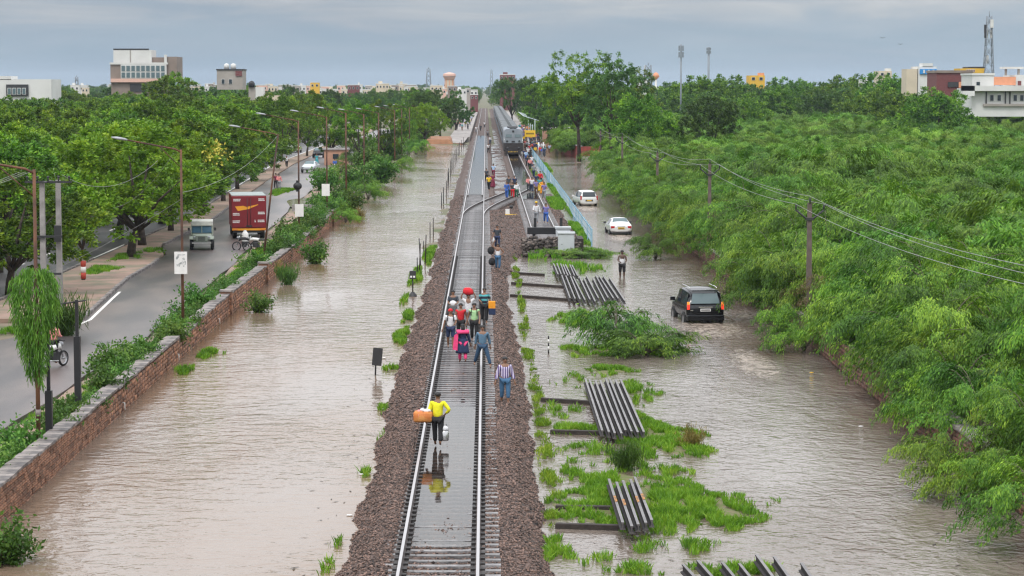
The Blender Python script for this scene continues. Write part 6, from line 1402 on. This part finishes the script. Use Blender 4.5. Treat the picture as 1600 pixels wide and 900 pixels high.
for args in [
    (764, 298, 'y', 'k', 'standing by the right rail at the turnout'), (770, 294, 'm', 'm', 'behind the yellow shirt at the turnout', .45, True), (771, 278, 'l', 'm', 'back turned, beyond the yellow shirt', .45, False, PI), (760, 285, 'c', 'k', 'at the rail behind the yellow shirt'),
    (792, 311, 'b', 'b', 'left in the knot by the curved rail', .6), (797, 309, 's', 'd', 'mid knot by the curved rail'), (801, 310, 'c', 'r', 'second from right, knot by curved rail'), (807, 310, 'w', 'd', 'right in the knot by the curved rail'), (795, 300, 'c', 'k', 'behind the knot by the curved rail'), (804, 300, 'n', 'k', 'behind the knot, by its white shirt'),
    (826, 300, 'p', 'c', 'leading the file beside the second track'), (831, 301, 'w', 'n', 'beside the salmon pink shirt near the second track'), (838, 305, 'v', 's', 'between white shirt and orange skirt'), (843, 300, 't', 'y', 'behind the orange skirt by the second track', .45, True), (848, 304, 'o', 'o', 'beside the railing where the file is widest', .45, True), (838, 295, 'n', 'k', 'in the file ahead of the teal top'), (844, 291, 'r', 'k', 'in the file near the railing behind the teal top'), (850, 312, 'v', 'g', 'at the railing beside the orange skirt'),
    (834, 278, 'g', 'n', 'halfway up the file beside the railing'), (828, 266, 'p', 'k', 'in the file just below the train'), (824, 262, 'k', 'k', 'in the file at the corner of the train'), (831, 262, 'w', 'n', 'in the file before the engine steps'), (822, 252, 'l', 'b', 'beside the engine on the railing side'), (825, 247, 'w', 'k', 'second beside the engine on the railing side'), (819, 250, 'n', 'k', 'nearest the engine buffer on the railing side'),
]:
    crowd(*args)
o = crowd(838, 349, 'w', 'g', 'yellow cap, behind the buffer beam', .5); MB().use(c_gold).ball((0, .0, 1.60), .105, 8, (1, 1, .8)).obj('cap', o)
crowd(853, 349, 'v', 'b', 'standing right of the yellow cap behind the buffer beam', .5)
for px, py, a, b_, wh in [(763, 240, 'w', 'k', 'walking between the tracks short of the engine'), (766, 226, 'w', 'n', 'walking between the tracks beside the engine'), (762, 215, 'g', 'k', 'walking between the tracks beside the first coach'), (744, 208, 'w', 'g', 'walking down the flooded main line'), (751, 205, 'c', 'k', 'standing beside the flooded main line'), (757, 200, 'w', 'k', 'between the tracks far up the line')]: crowd(px, py, a, b_, wh, .5)
NX = ['first', 'second', 'third', 'fourth', 'fifth', 'sixth', 'seventh', 'eighth', 'ninth', 'tenth']
cols = 'wknygplbrovtcs'
rc = random.Random(2); k = 0
for px, py in [(708, 199), (714, 203), (719, 199), (722, 204), (727, 199), (731, 203), (734, 196), (729, 194), (724, 193), (737, 190), (733, 186), (716, 195), (712, 201), (705, 203), (700, 200)]:
    a, b_ = rc.choice(cols), rc.choice('kngbcs'); crowd(px, py, 'y' if px == 727 else a, b_, 'on the left platform, %s by row' % (NX[k] if k < 10 else 'last'), 1.05, group='people on the left platform'); k += 1
for k in range(84):
    Y = 366 + 190 * rc.random() ** 1.3; x = rc.uniform(6.5, 9.8) + (1.2 if k % 4 == 0 else 0); a, b_ = rc.choice(cols), rc.choice('kngbcs')
    o = crowd(800, 300, a, b_, 'crowd on the platform by the coaches' if Y > 420 else 'crowd at the near platform end', 1.0, rc.random() < .25, group='crowd on the platform beside the train'); o.location = (x, Y, 1.0 if Y > 424 else .3)
crowd(431, 296, 'm', 'k', 'walking on the median grass left of the leaning post', .65, group='people by the left road'); crowd(436, 297, 'p', 'g', 'beside the maroon shirt on the median grass', .65, group='people by the left road'); crowd(495, 258, 't', 't', 'standing by the cars at the bend', .6, True, group='people by the left road'); crowd(448, 262, 'w', 'k', 'on the far carriageway among the trunks', .6, group='people by the left road')
for o in Q + [Qw]:
    for ch in list(o.children): bpy.data.objects.remove(ch)
    bpy.data.objects.remove(o)
for o in bpy.data.objects:
    for kx in ('_hl', '_hr'):
        if kx in o: del o[kx]

# ------------------------------------------------------------------ the train
m_loco = mat('pale loco paint', (0.24, 0.27, 0.30), .6, var=.12, scale=.6); m_locod = mat('dark underframe', (0.035, 0.03, 0.03), .8, var=.2); m_roof = mat('grey coach roof', (0.15, 0.16, 0.165), .85, var=.16, scale=.5); m_side = mat('coach side', (0.10, 0.12, 0.16), .5, var=.1, scale=.4)
YT = 372.0; loco = empty('locomotive', (TX2, YT, .70), label='pale grey diesel locomotive at the head of the stopped train', cat='locomotive')
def prof(w_, z0, z1, r=.45): return [(-w_, z0), (-w_, z1 - r)] + [(-w_ + r * 1.0 * (1 - math.cos(a)), z1 - r + r * math.sin(a)) for a in np.linspace(.3, PI / 2, 4)] + [(w_ - r * (1 - math.cos(a)), z1 - r + r * math.sin(a)) for a in np.linspace(PI / 2, .3, 4)] + [(w_, z1 - r), (w_, z0)]
b = MB().use(m_loco); b.loft([[(x * s_, y, 1.25 + (z - 1.25) * (1 if s_ > .9 else .9)) for x, z in prof(1.5, 1.25, 3.95)] for y, s_ in ((0, .93), (.35, 1), (20, 1), (20.3, .95))], smooth=False); b.obj('body', loco)
for s_ in (-1, 1):
    pane(loco, 'windscreen', ((s_ * .72 - .50, -.02, 2.62), (s_ * .72 + .50, -.02, 2.62), (s_ * .70 + .48, .06, 3.38), (s_ * .70 - .48, .06, 3.38)), m_glassg, .02, .03)
    MB().use(m_glassd).lathe([(.001, 0), (.16, .0), (.18, .06)], 10).obj('headlight', loco).matrix_local = Matrix.Translation((s_ * .95, -.03, 2.0)) @ Matrix.Rotation(PI / 2, 4, 'X')
    b = MB().use(m_dgrey); b.lathe([(.001, 0), (.22, .0), (.22, .06), (.08, .08), (.08, .5)], 10); b.obj('buffer', loco).matrix_local = Matrix.Translation((s_ * .9, -.45, .95)) @ Matrix.Rotation(-PI / 2, 4, 'X')
    MB().use(m_chrome).tube([(s_ * 1.42, -.12, 1.0), (s_ * 1.42, -.12, 2.6)], .03, 5).obj('handrail', loco)
MB().use(m_dgrey).box(-.26, .26, -.06, .02, 1.85, 2.10).obj('number_board', loco); MB().use(m_black).box(-.16, .16, -.04, .5, 3.42, 3.72).obj('top_lamp_box', loco); MB().use(m_black).tube([(-.75, .9, 3.85), (0, .8, 4.05), (.75, .9, 3.85)], .07, 5).obj('horn_bar', loco)
MB().use(m_locod).box(-1.51, 1.51, -.25, 20, .45, 1.75).obj('underframe', loco); MB().use(m_locod).box(-1.2, 1.2, -.5, -.2, .10, .75).obj('snow_plough', loco)
b = MB().use(m_yelnum)
for k in range(7): b.box(-.75 + k * .22, -.68 + k * .22, -.52, -.505, .32, .48)
b.obj('warning_stripes', loco)
b = MB().use(m_dgrey); b.box(-.55, .55, 3, 5, 3.9, 4.1); b.box(-.8, .8, 9, 12, 3.92, 4.12); b.box(-.8, .8, 14, 17, 3.92, 4.12); b.obj('roof_fans', loco)
for y in (2.2, 4.0, 5.8, 14.0, 15.8, 17.6):
    b = MB().use(m_locod); b.tube([(-.95, y, .46), (.95, y, .46)], .46, 14, smooth=True); b.obj('wheelset', loco)
coach = empty('coach', (TX2, YT + 21.2, .70)); b = MB().use(m_side); b.loft([[(x, y, z) for x, z in prof(1.55, 1.1, 3.6, .5)] for y in (0, 22.2)], smooth=False); b.obj('body', coach)
b = MB().use(m_roof); P_ = [(x * 1.01, z + .02) for x, z in prof(1.55, 1.1, 3.62, .5)][2:-2]; b.loft([[(x, y, z) for x, z in P_] for y in (-.02, 22.22)], smooth=True); b.obj('roof', coach); MB().use(m_locod).box(-1.3, 1.3, .5, 21.7, .5, 1.1).obj('underframe', coach)
b = MB().use(m_roof)
for k in range(6): b.box(-.25, .25, 1.5 + k * 3.6, 2.1 + k * 3.6, 3.6, 3.78)
b.obj('roof_vents', coach)
for s_ in (-1, 1):
    for k in range(8): MB().use(m_glassd).box(-.01, .01, 1.6 + k * 2.5, 3.0 + k * 2.5, 2.2, 2.85).obj('window', coach).location = (s_ * 1.56, 0, 0)
cn = ['first', 'second', 'third', 'fourth', 'fifth', 'sixth', 'seventh', 'eighth', 'ninth', 'tenth', 'eleventh', 'twelfth', 'thirteenth', 'fourteenth', 'fifteenth', 'sixteenth', 'seventeenth', 'eighteenth', 'nineteenth', 'twentieth']
for k in range(20):
    o = coach if k == 0 else copy_tree(coach, None, (TX2, YT + 21.2 + k * 22.9, .70)); o['label'] = 'grey roofed railway coach, %s behind the locomotive' % cn[k]; o['category'] = 'coach'; o['group'] = 'coaches of the stopped train'

# ------------------------------------------------------------------ the station
m_plat = mat('platform paving', (0.34, 0.31, 0.29), .7, scale=.5, col2=(.22, .195, .18), bump=.2)
m_terra = mat('terracotta plaster', (0.45, 0.25, 0.17), .8, var=.1, scale=1)
MB().use(m_plat).box(-7.4, -3.3, 0, 560, -.6, 1.0).obj('left_platform', kind='structure').location = (0, 486, 0)
MB().use(m_plat).box(6.1, 10.2, 0, 560, -.6, 1.0).obj('right_platform', kind='structure').location = (0, 424, 0)
b = MB().use(mat('ochre earth', (.27, .13, .065), .9, scale=1, bump=.4)); b.loft([[(x, y, z) for x, y in ((-11.6 - k_, 462 - k_), (-7.0 + k_, 462 - k_), (-7.0 + k_, 490), (-11.6 - k_, 490))] for z, k_ in ((-.6, 1.2), (.9, 0), (1.05, -.3))], smooth=False); b.obj('earth_ramp', kind='structure')
MB().use(m_plat).add([(-7.6, 466, .2), (-4.4, 466, .2), (-3.6, 487, 1.0), (-7.4, 487, 1.0)], [(0, 1, 2, 3)]).obj('platform_ramp', kind='structure')
MB().use(m_stone_j).box(-13.4, -4.6, -.3, 0, -.5, .25).obj('rubble_bank', kind='structure').location = (0, 463, 0)
# railing posts by the left water
rt_ = random.Random(4)
root = empty('station_name_board', (xat(828, 424), 424, .6), label='yellow station name board on the platform among the crowd', cat='sign'); MB().use(m_yelnum).box(-.95, .95, -.05, .05, 1.7, 2.9).obj('panel', root)
b = MB().use(m_black)
for k in range(9): b.box(-.7 + k * .16, -.6 + k * .16, -.06, -.052, 2.15, 2.45)
b.obj('lettering', root)
for s_ in (-1, 1): MB().use(m_dgrey).box(-.05, .05, -.04, .04, 0, 1.7).obj('post', root).location = (s_ * .8, 0, 0)
root = empty('shelter_frame', (9.0, 425, 1.0), label='pale bare steel frame of a platform shelter', cat='shelter')
for k in range(4): MB().use(m_lblue).tube([(0, 0, 0), (0, 0, 4.4)], .06, 6).obj('post', root).location = (-.2, k * 22, 0); MB().use(m_lblue).tube([(-2.0, 0, 5.0), (0, 0, 4.4), (.7, 0, 4.2)], .05, 5).obj('rafter', root).location = (-.2, k * 22, 0)
MB().use(m_lblue).tube([(-2.2, 0, 5.0), (-2.2, 66, 5.0)], .06, 5).obj('beam', root)
for px, lb in ((841.5, 'left'), (849, 'right')):
    x, y = at(px, 241, .1); o = MB().use(m_white).tube([(0, 0, 0), (0, 0, 2.1)], .09, 8).obj('white_post', None, label='thick white post at the near end of the platform, %s of a pair' % lb, cat='post', group='pair of white posts'); o.location = (x, y, 0)
def hut(name, px, Yd, w_, h, d, m, label, roof=m_conc, wins=1, z=.42, cat='building', wm=m_glassd):
    root = empty(name, (xat(px, Yd), Yd, z), label=label, cat=cat); MB().use(m).box(-w_ / 2, w_ / 2, 0, d, -.3, h).obj('wall', root); MB().use(roof).box(-w_ / 2 - .2, w_ / 2 + .2, -.2, d + .2, h, h + .22).obj('roof', root)
    for k in range(wins):
        x = -w_ / 2 + w_ * (k + .5) / wins; MB().use(wm).box(-.4, .4, -.04, -.01, h * .45, h * .75).obj('window', root).location = (x, 0, 0)
    return root
hut('station_hut', 878, 440, 7, 3.0, 8, m_terra, 'terracotta station hut behind the big trees', wins=3)
red_w = mat('red brick paint', (0.36, 0.06, 0.045), .8, scale=2, col2=(.20, .06, .05), bump=.3)
root = empty('red_wall', (14.7, 372, -.2), label='dark red low compound wall at the far end of the flooded street', cat='wall'); MB().use(red_w).box(0, 3.4, 0, .3, 0, 2.1).obj('end_panel', root); b = MB().use(red_w); b.add([(0, .0, 0), (.3, 0, 0), (-1.5, 34, 0), (-1.8, 34, 0), (0, 0, 2.1), (.3, 0, 2.1), (-1.5, 34, 2.1), (-1.8, 34, 2.1)], [(4, 5, 6, 7), (0, 4, 7, 3), (1, 2, 6, 5), (2, 3, 7, 6)]); b.obj('side_panel', root)
b = MB().use(m_conc); b.add([(-.1, -.1, 2.1), (.45, -.1, 2.1), (-1.35, 34, 2.1), (-1.9, 34, 2.1), (-.1, -.1, 2.2), (.45, -.1, 2.2), (-1.35, 34, 2.2), (-1.9, 34, 2.2)], [(4, 5, 6, 7), (0, 1, 5, 4), (0, 4, 7, 3), (1, 2, 6, 5)]); b.obj('coping', root)
MB().use(m_conc).box(-16.5, -13.4, 0, .3, .2, 1.1).obj('compound_wall', None, label='pale broken slab wall by the road puddle', cat='wall').location = (xat(492, 205) + 14.5, 205, 0)
hut('compound_house', 600, 400, 9, 2.2, .4, m_white, 'white low compound wall glimpsed under the trees at the bend', wins=0, cat='wall')
hut('roadside_stall', 525, 325, 3.2, 2.2, 2.5, m_terra, 'terracotta roadside stall beyond the scooter rider', wins=1)

# ------------------------------------------------------------------ buildings on the skyline
m_bw = mat('white plaster', (0.62, 0.62, 0.60), .8, var=.06, scale=.3); m_bc = mat('cream plaster', (0.58, 0.50, 0.38), .8, var=.08, scale=.3); m_bb = mat('brown stone', (0.24, 0.19, 0.16), .85, var=.12, scale=.4); m_bp = mat('pink band', (0.66, 0.42, 0.34), .8, var=.05); m_bred = mat('maroon wall', (0.16, 0.05, 0.05), .8, var=.1); m_bor = mat('orange plaster', (0.68, 0.30, 0.17), .8, var=.05); m_by = mat('yellow plaster', (0.70, 0.42, 0.05), .8, var=.05); m_bbl = mat('bright blue paint', (0.03, 0.26, 0.62), .7, var=.05); m_bg = mat('grey block wall', (0.33, 0.30, 0.27), .85, var=.1, scale=.4)
def bld(name, Yd, label, cat='building'): return empty(name, (0, Yd, 0), label=label, cat=cat)
def blk(root, name, px0, px1, py0, py1, Yd, m, d=10, dy=0, **k):
    """a block of the building seen between these columns and rows"""
    Y = Yd + dy; return MB().use(m).box(xat(px0, Y), xat(px1, Y), dy, dy + d, max(hz(py1, Y), -.2), hz(py0, Y)).obj(name, root, **k)
def wins(root, px0, px1, n_, py0, py1, Yd, m=m_glassd, frac=.5, dy=-.05, frame=None):
    for k in range(n_):
        a = px0 + (px1 - px0) * (k + .5 - frac / 2) / n_; c = px0 + (px1 - px0) * (k + .5 + frac / 2) / n_
        f = MB().use(frame or m_bw).box(xat(a, Yd) - .08, xat(c, Yd) + .08, dy - .08, dy + .02, hz(py1, Yd) - .08, hz(py0, Yd) + .08).obj('window', root); MB().use(m).box(xat(a, Yd), xat(c, Yd), dy - .12, dy - .09, hz(py1, Yd), hz(py0, Yd)).obj('pane', f)
B = bld('white_house', 430, 'long white house with a sloping dark porch at the left edge behind the wood')
blk(B, 'wall', -12, 84, 124, 190, 430, m_bw, 10); blk(B, 'tower', 4, 22, 119, 125, 430, m_bw, 6); blk(B, 'porch', 14, 48, 132, 150, 430, m_dgrey, .3, -.35); wins(B, 16, 46, 4, 138, 147, 430, m_glassg, .6, -.4)
B = bld('office_block', 620, 'large white and brown office block with a white penthouse, tallest on the left skyline')
blk(B, 'penthouse', 181, 240, 78.5, 98, 620, m_bw, 9); blk(B, 'wall', 176, 264, 98, 130, 620, m_bb, 12, -.5); blk(B, 'side_wing', 264, 279, 89, 128, 620, m_bb, 12); blk(B, 'roof_wall', 240, 262, 90, 99, 620, m_bb, 6, 1); blk(B, 'white_column', 259.5, 263.5, 86, 100, 620, m_bw, 1, -.8); blk(B, 'pink_band', 176, 264, 123, 128.5, 620, m_bp, .8, -.9); blk(B, 'cornice', 175, 265, 98, 101, 620, m_bw, .8, -.9); blk(B, 'lower_floor', 177, 264, 130, 172, 620, m_bb, 12)
blk(B, 'glazed_front', 192, 263, 101, 123, 620, m_bw, .3, -.85); wins(B, 193, 262, 9, 103, 111.5, 620, m_glassg, .72, -.9); wins(B, 193, 262, 9, 113.5, 121.5, 620, m_glassg, .72, -.9); blk(B, 'dark_opening', 206, 250, 131, 143, 620, m_dgrey, .2, -.3); blk(B, 'parapet_rail', 181, 236, 76.5, 79, 620, m_dgrey, .3, 0); blk(B, 'penthouse_seam', 206.5, 208, 79, 98, 620, m_bg, .1, -.12)
blk(B, 'canopy', 235, 254, 151, 158, 560, m_bor, 1, -60)
B = bld('tank_house', 600, 'grey block house with two white water tanks on the roof')
blk(B, 'wall', 341, 381, 109, 140, 600, m_bg, 9); blk(B, 'brown_panel', 370, 380, 111, 119, 600, m_bred, .2, -.25); blk(B, 'ledge', 340, 382, 108, 110, 600, m_dgrey, 9.4, -.2); wins(B, 345, 368, 2, 124, 131, 600, frac=.4)
for px in (355, 365.5): MB().use(m_bw).lathe([(.01, 1.45), (.35, 1.35), (.65, 1.15), (.7, 0), (.01, 0)], 12).obj('water_tank', B).location = (xat(px, 600), 2, hz(108, 600))
B = bld('black_tank', 560, 'black round roof tank standing above the trees', 'tank'); MB().use(m_black).lathe([(.01, 1.5), (.5, 1.3), (.75, .9), (.75, 0), (.01, 0)], 12).obj('tank', B).location = (xat(395, 560), 0, hz(136, 560)); blk(B, 'stand', 390, 400, 136, 160, 560, m_bg, 3)
B = bld('white_gate_house', 520, 'small white house right of the black tank'); blk(B, 'wall', 401, 413, 136, 165, 520, m_bw, 4); blk(B, 'long_wall', 413, 448, 149, 165, 520, m_bc, 1); 
# the far town on the left
rh = random.Random(31); pal = [m_bw, m_bc, m_bb, m_bg, m_bp, m_bw, m_bc]; nm_ = {m_bw.name: 'white', m_bc.name: 'cream', m_bb.name: 'brown', m_bg.name: 'grey', m_bp.name: 'pink', m_bor.name: 'orange', m_by.name: 'yellow', m_bred.name: 'maroon'}
houses = []
for k in range(46):
    px = 395 + 345 * (k + rh.random()) / 46; Yd = rh.uniform(850, 1500); t = rh.uniform(131, 141); w_ = rh.uniform(8, 20); m_ = rh.choice(pal); houses.append((px, Yd, t, w_, m_))
for k in range(16): houses.append((85 + 110 * rh.random() if k < 8 else 280 + 60 * rh.random(), rh.uniform(750, 1000), rh.uniform(131, 137), rh.uniform(8, 14), rh.choice(pal)))
houses += [(493, 900, 129, 14, m_by), (553, 950, 133, 18, m_bred), (598, 930, 131, 20, m_bc), (635, 760, 136, 6, m_bw), (640, 700, 158, 10, m_bw), (793, 1100, 117, 24, m_bred), (685, 1000, 140, 5, m_bc), (741, 900, 148, 12, m_bred)]
near_l = ['', ' with a small stair tower', ' with a roof parapet']
for k, (px, Yd, t, w_, m_) in enumerate(houses):
    B = bld('house', Yd, '%s flat roofed house of the far town%s' % (nm_[m_.name], ' rising highest beside the train tail' if px == 793 else near_l[k % 3])); B['group'] = 'flat roofed houses of the far town'; d = w_ * Yd / FPX
    blk(B, 'wall', px - w_ / 2, px + w_ / 2, t, 175, Yd, m_, d); blk(B, 'parapet', px - w_ / 2 - .4, px + w_ / 2 + .4, t - .9, t + .3, Yd, m_bw, d, -.1)
    if k % 3 == 1: blk(B, 'stair_tower', px - w_ * .3, px, t - 4, t - .8, Yd, m_, d * .4, 1)
    wins(B, px - w_ / 2, px + w_ / 2, max(1, int(w_ / 5)), t + 3, t + 6, Yd, frac=.4)
# water tower
Yd = 1150; B = bld('water_tower', Yd, 'pink brown round water tower on the skyline', 'water tower'); B.location.x = xat(702.5, Yd); s_ = Yd / FPX; zt = hz(113, Yd)
MB().use(m_bp).lathe([(.01, 0), (4 * s_, -.8 * s_), (9.4 * s_, -2.5 * s_), (9.8 * s_, -3.5 * s_), (9.6 * s_, -7 * s_), (7.4 * s_, -11.5 * s_), (6.5 * s_, -12 * s_)], 20).obj('tank', B).location.z = zt; MB().use(m_bc).lathe([(6.6 * s_, -12 * s_), (6.6 * s_, -30 * s_)], 14).obj('shaft', B).location.z = zt
for k in range(8): a = PI * k / 4; MB().use(m_bor).box(-.5 * s_, .5 * s_, -.5 * s_, .5 * s_, -30 * s_, -11.6 * s_).obj('column', B).location = (7 * s_ * math.cos(a), 7 * s_ * math.sin(a), zt)
MB().use(m_bb).lathe([(9.7 * s_, -7.2 * s_), (10.3 * s_, -7.2 * s_), (10.3 * s_, -6.3 * s_), (9.7 * s_, -6.3 * s_)], 20).obj('gallery', B).location.z = zt
# lattice masts
m_lat = mat('mast steel', (0.22, 0.25, 0.28), .6, var=.05)
def mast(px, top, Yd, wb, wt, label, panels=9, base=150, antennas=0, r=.12):
    B = bld('lattice_mast', Yd, label, 'mast'); B.location.x = xat(px, Yd); z1 = hz(top, Yd); z0 = 0; b = MB().use(m_lat); c4 = ((-1, -1), (1, -1), (1, 1), (-1, 1)); W = lambda t: (wb + (wt - wb) * t ** .8) / 2
    for cx, cy_ in c4: b.tube([(cx * W(t), cy_ * W(t), z0 + (z1 - z0) * t) for t in np.linspace(0, .96, 6)], r, 4)
    for k in range(panels):
        t0, t1 = .96 * k / panels, .96 * (k + 1) / panels
        for i in range(4):
            a, c = c4[i], c4[(i + 1) % 4]; A = (a[0] * W(t0), a[1] * W(t0), z0 + (z1 - z0) * t0); D = (c[0] * W(t1), c[1] * W(t1), z0 + (z1 - z0) * t1); b.tube([A, D], r * .6, 3); A = (c[0] * W(t0), c[1] * W(t0), z0 + (z1 - z0) * t0); D = (a[0] * W(t1), a[1] * W(t1), z0 + (z1 - z0) * t1); b.tube([A, D], r * .6, 3)
    b.obj('frame', B); MB().use(m_lat).tube([(0, 0, z0 + (z1 - z0) * .95), (0, 0, z1)], r * .8, 4).obj('spike', B)
    for k in range(antennas): t = rh.choice([.62, .66, .82, .86, .9]); a = rh.random() * 6.28; MB().use(m_bw if k % 3 else m_dgrey).box(-.25, .25, -.25, .25, -.9, .9).obj('antenna', B).location = (W(t) * 1.4 * math.cos(a), W(t) * 1.4 * math.sin(a), z0 + (z1 - z0) * t)
mast(1543, 18, 520, 3.4, .9, 'tall grey lattice mast above the yellow and white buildings', 12, antennas=9, r=.10); mast(670, 105, 1300, 4, 1.6, 'dark lattice mast left of the water tower', 8, r=.25); mast(768, 108, 1500, 2.5, 1, 'faint thin mast above the railway vanishing point', 8, r=.16); mast(1012, 98, 800, 3.2, 1.8, 'pair legged lattice mast right of the tallest tree', 8, antennas=3, r=.16); mast(123.5, 118, 1100, 2.4, 1, 'faint thin mast above the wood on the left skyline', 6, r=.14)
def tubemast(px, top, neck, Yd, r, label):
    B = bld('pole_mast', Yd, label, 'mast'); B.location.x = xat(px, Yd); z1 = hz(top, Yd); zn = hz(neck, Yd); MB().use(m_lat).tube([(0, 0, 0), (0, 0, z1)], r, 7).obj('pole', B)
    for k in range(8): a = k * .785 * 2; MB().use(m_lat).box(-.16, .16, -.16, .16, 0, (z1 - zn) * .42).obj('antenna', B).location = (.45 * math.cos(a), .45 * math.sin(a), zn + (z1 - zn) * (.5 if k > 3 else 0))
    MB().use(m_lat).lathe([(.75, 0), (.75, .15)], 10).obj('ring', B).location.z = zn
tubemast(1063, 70, 90, 560, .22, 'slim black pole mast with a thick antenna head'); tubemast(1106, 74, 84, 640, .30, 'grey pole mast with a short antenna head')
B = bld('striped_tank_tower', 720, 'orange and white tank tower with a white dome in front', 'tank tower'); B.location.x = xat(1024, 720); b = MB().use(m_bor).lathe([(.01, 0), (.9, -.4), (1.6, -1.6), (.5, -2.6), (.3, -3)], 12); b.obj('tank', B).location.z = hz(113, 720); B.children[0].scale = (.7, .7, .8); MB().use(m_bw).tube([(0, 0, 0), (0, 0, hz(118, 720))], .3, 8).obj('shaft', B); MB().use(m_bw).ball((0, -3, hz(142, 717)), 1.0, 10).obj('dome', B)
for px, Yd, t, w_, m_, lb in ((1182, 640, 115, 24, m_by, 'yellow house with an orange stair tower above the right hand trees'), (1004, 700, 124, 12, m_bw, 'small white house under the pair legged mast'), (1353, 600, 121, 10, m_bw, 'small white and pink house between two skyline trees'), (1382, 560, 108, 20, m_bc, 'cream house hidden behind the skyline tree')):
    B = bld('house', Yd, lb); blk(B, 'wall', px - w_ / 2, px + w_ / 2, t + 3, 150, Yd, m_, 8); blk(B, 'stair_tower', px + w_ * .1, px + w_ * .45, t - 1, t + 4, Yd, m_bor if m_ is m_by else m_bw, 3, .5); wins(B, px - w_ / 2, px + w_ / 2, 2, t + 6, t + 10, Yd, frac=.4)
# right hand complex
B = bld('blue_white_house', 500, 'white house with a bright blue upper storey behind the thicket'); blk(B, 'wall', 1432, 1462, 104, 150, 500, m_bw, 8); blk(B, 'blue_storey', 1436, 1462, 108, 116, 500, m_bbl, .3, -.35); blk(B, 'roof_room', 1440, 1456, 99, 105, 500, m_bw, 4); blk(B, 'side_wing', 1415, 1433, 108, 150, 500, m_bc, 6); wins(B, 1438, 1460, 3, 110, 114, 500, m_bw, .2, -.5)
B = bld('maroon_hall', 470, 'long dark maroon hall between the blue and the white house'); blk(B, 'wall', 1462, 1518, 113, 150, 470, m_bred, 10); blk(B, 'roof', 1461, 1519, 110, 114, 470, m_bb, 10.5, -.3); blk(B, 'dark_veranda', 1480, 1508, 128, 136, 470, m_dgrey, .2, -.25); blk(B, 'red_door', 1497, 1503, 128, 137, 470, m_bor, .2, -.35)
B = bld('yellow_block', 520, 'flat yellow block at the foot of the tall mast'); blk(B, 'wall', 1500, 1538, 107, 150, 520, m_by, 8); wins(B, 1508, 1522, 4, 109, 112.5, 520, m_bred, .5); blk(B, 'dark_roof', 1511, 1538, 104.5, 107.5, 520, m_dgrey, 6, .5)
B = bld('white_mansion', 430, 'white two storey mansion with an orange terrace wall at the right edge')
blk(B, 'lower_storey', 1518, 1640, 138, 182, 430, m_bw, 14); blk(B, 'upper_storey', 1518, 1552, 117, 140, 430, m_bw, 10, .3); blk(B, 'upper_right', 1585, 1640, 117, 140, 430, m_bw, 10, .3); blk(B, 'terrace_wall', 1552, 1586, 120, 133, 430, m_bor, .6, .2); blk(B, 'balcony_band', 1504, 1640, 134, 142, 430, m_bw, 2, -1.6); blk(B, 'string_course', 1504, 1640, 142, 143.2, 430, m_bg, 1.6, -1.2); blk(B, 'parapet', 1517, 1553, 114.5, 117.5, 430, m_bw, 10.3, .1); blk(B, 'plinth', 1536, 1640, 162, 166, 430, m_bg, .4, -.5); blk(B, 'balcony_base', 1504, 1522, 134, 150, 430, m_bw, 2, -1.6)
wins(B, 1520, 1534, 1, 128, 133.5, 430, frac=.4); wins(B, 1586, 1597, 1, 126.5, 133.5, 430, m_bred, frac=.5); wins(B, 1543, 1566, 2, 148.5, 157.5, 430, frac=.45); wins(B, 1580, 1601, 2, 148.5, 157.5, 430, frac=.5); wins(B, 1612, 1640, 2, 148.5, 157.5, 430, frac=.5)
for px in (1540, 1570, 1577): MB().use(m_dgrey).box(-.1, .1, -.2, 0, 0, 3.6).obj('downpipe', B).location = (xat(px, 430), -.05, hz(165, 430))
b = MB().use(m_bw); b.box(xat(1566, 432), xat(1598, 432), 2, 5, hz(108, 432), hz(104.5, 432)); b.obj('roof_canopy', B); MB().use(m_bg).box(xat(1570, 432), xat(1573, 432), 2.5, 3, hz(118, 432), hz(108, 432)).obj('canopy_post', B); MB().use(m_bg).box(xat(1590, 432), xat(1593, 432), 2.5, 3, hz(118, 432), hz(108, 432)).obj('canopy_post', B)
# two birds
for px, py, lb in ((1377, 60, 'small dark bird flying higher in the right hand sky'), (1405, 70, 'small dark bird flying lower in the right hand sky')):
    b = MB().use(m_black); b.ball((0, 0, 0), .12, 6, (2.2, .8, .8)); b.add([(-.1, 0, 0), (.15, 0, 0), (.1, .5, .28), (-.05, .75, .2)], [(0, 1, 2, 3)]); b.add([(-.1, 0, 0), (.15, 0, 0), (.1, -.5, .28), (-.05, -.75, .2)], [(3, 2, 1, 0)]); o = b.obj('bird', None, label=lb, cat='bird'); o.location = (xat(px, 420), 420, hz(py, 420)); o.rotation_euler = (0, 0, 1.2); o.scale = (.6, .6, .6)
# litter at the water edge
rl = random.Random(9)
for k, (px, py) in enumerate([(565, 742), (575, 741), (546, 806), (596, 640), (1345, 667), (1268, 583), (600, 560)]):
    x, y = at(px, py); b = MB().use(m_white if k != 5 else m_yelnum); b.ball((0, 0, 0), .06, 5, (1.6, 1, .35)); b.obj('litter', None, label='small pale scrap of litter floating at the water edge', cat='litter', group='litter at the water edges').location = (x, y, .02)

# ------------------------------------------------------------------ air
hz_m = bpy.data.materials.new('haze'); hz_m.use_nodes = True; t = hz_m.node_tree; t.nodes.clear(); o_ = t.nodes.new('ShaderNodeOutputMaterial'); v = t.nodes.new('ShaderNodeVolumePrincipled'); v.inputs['Color'].default_value = (0.72, 0.84, 1.0, 1); v.inputs['Density'].default_value = HAZE; v.inputs['Anisotropy'].default_value = 0.0; t.links.new(v.outputs[0], o_.inputs['Volume'])
MB().use(hz_m).box(-7200, 7200, -500, 9200, -2, 62).obj('haze', kind='stuff')
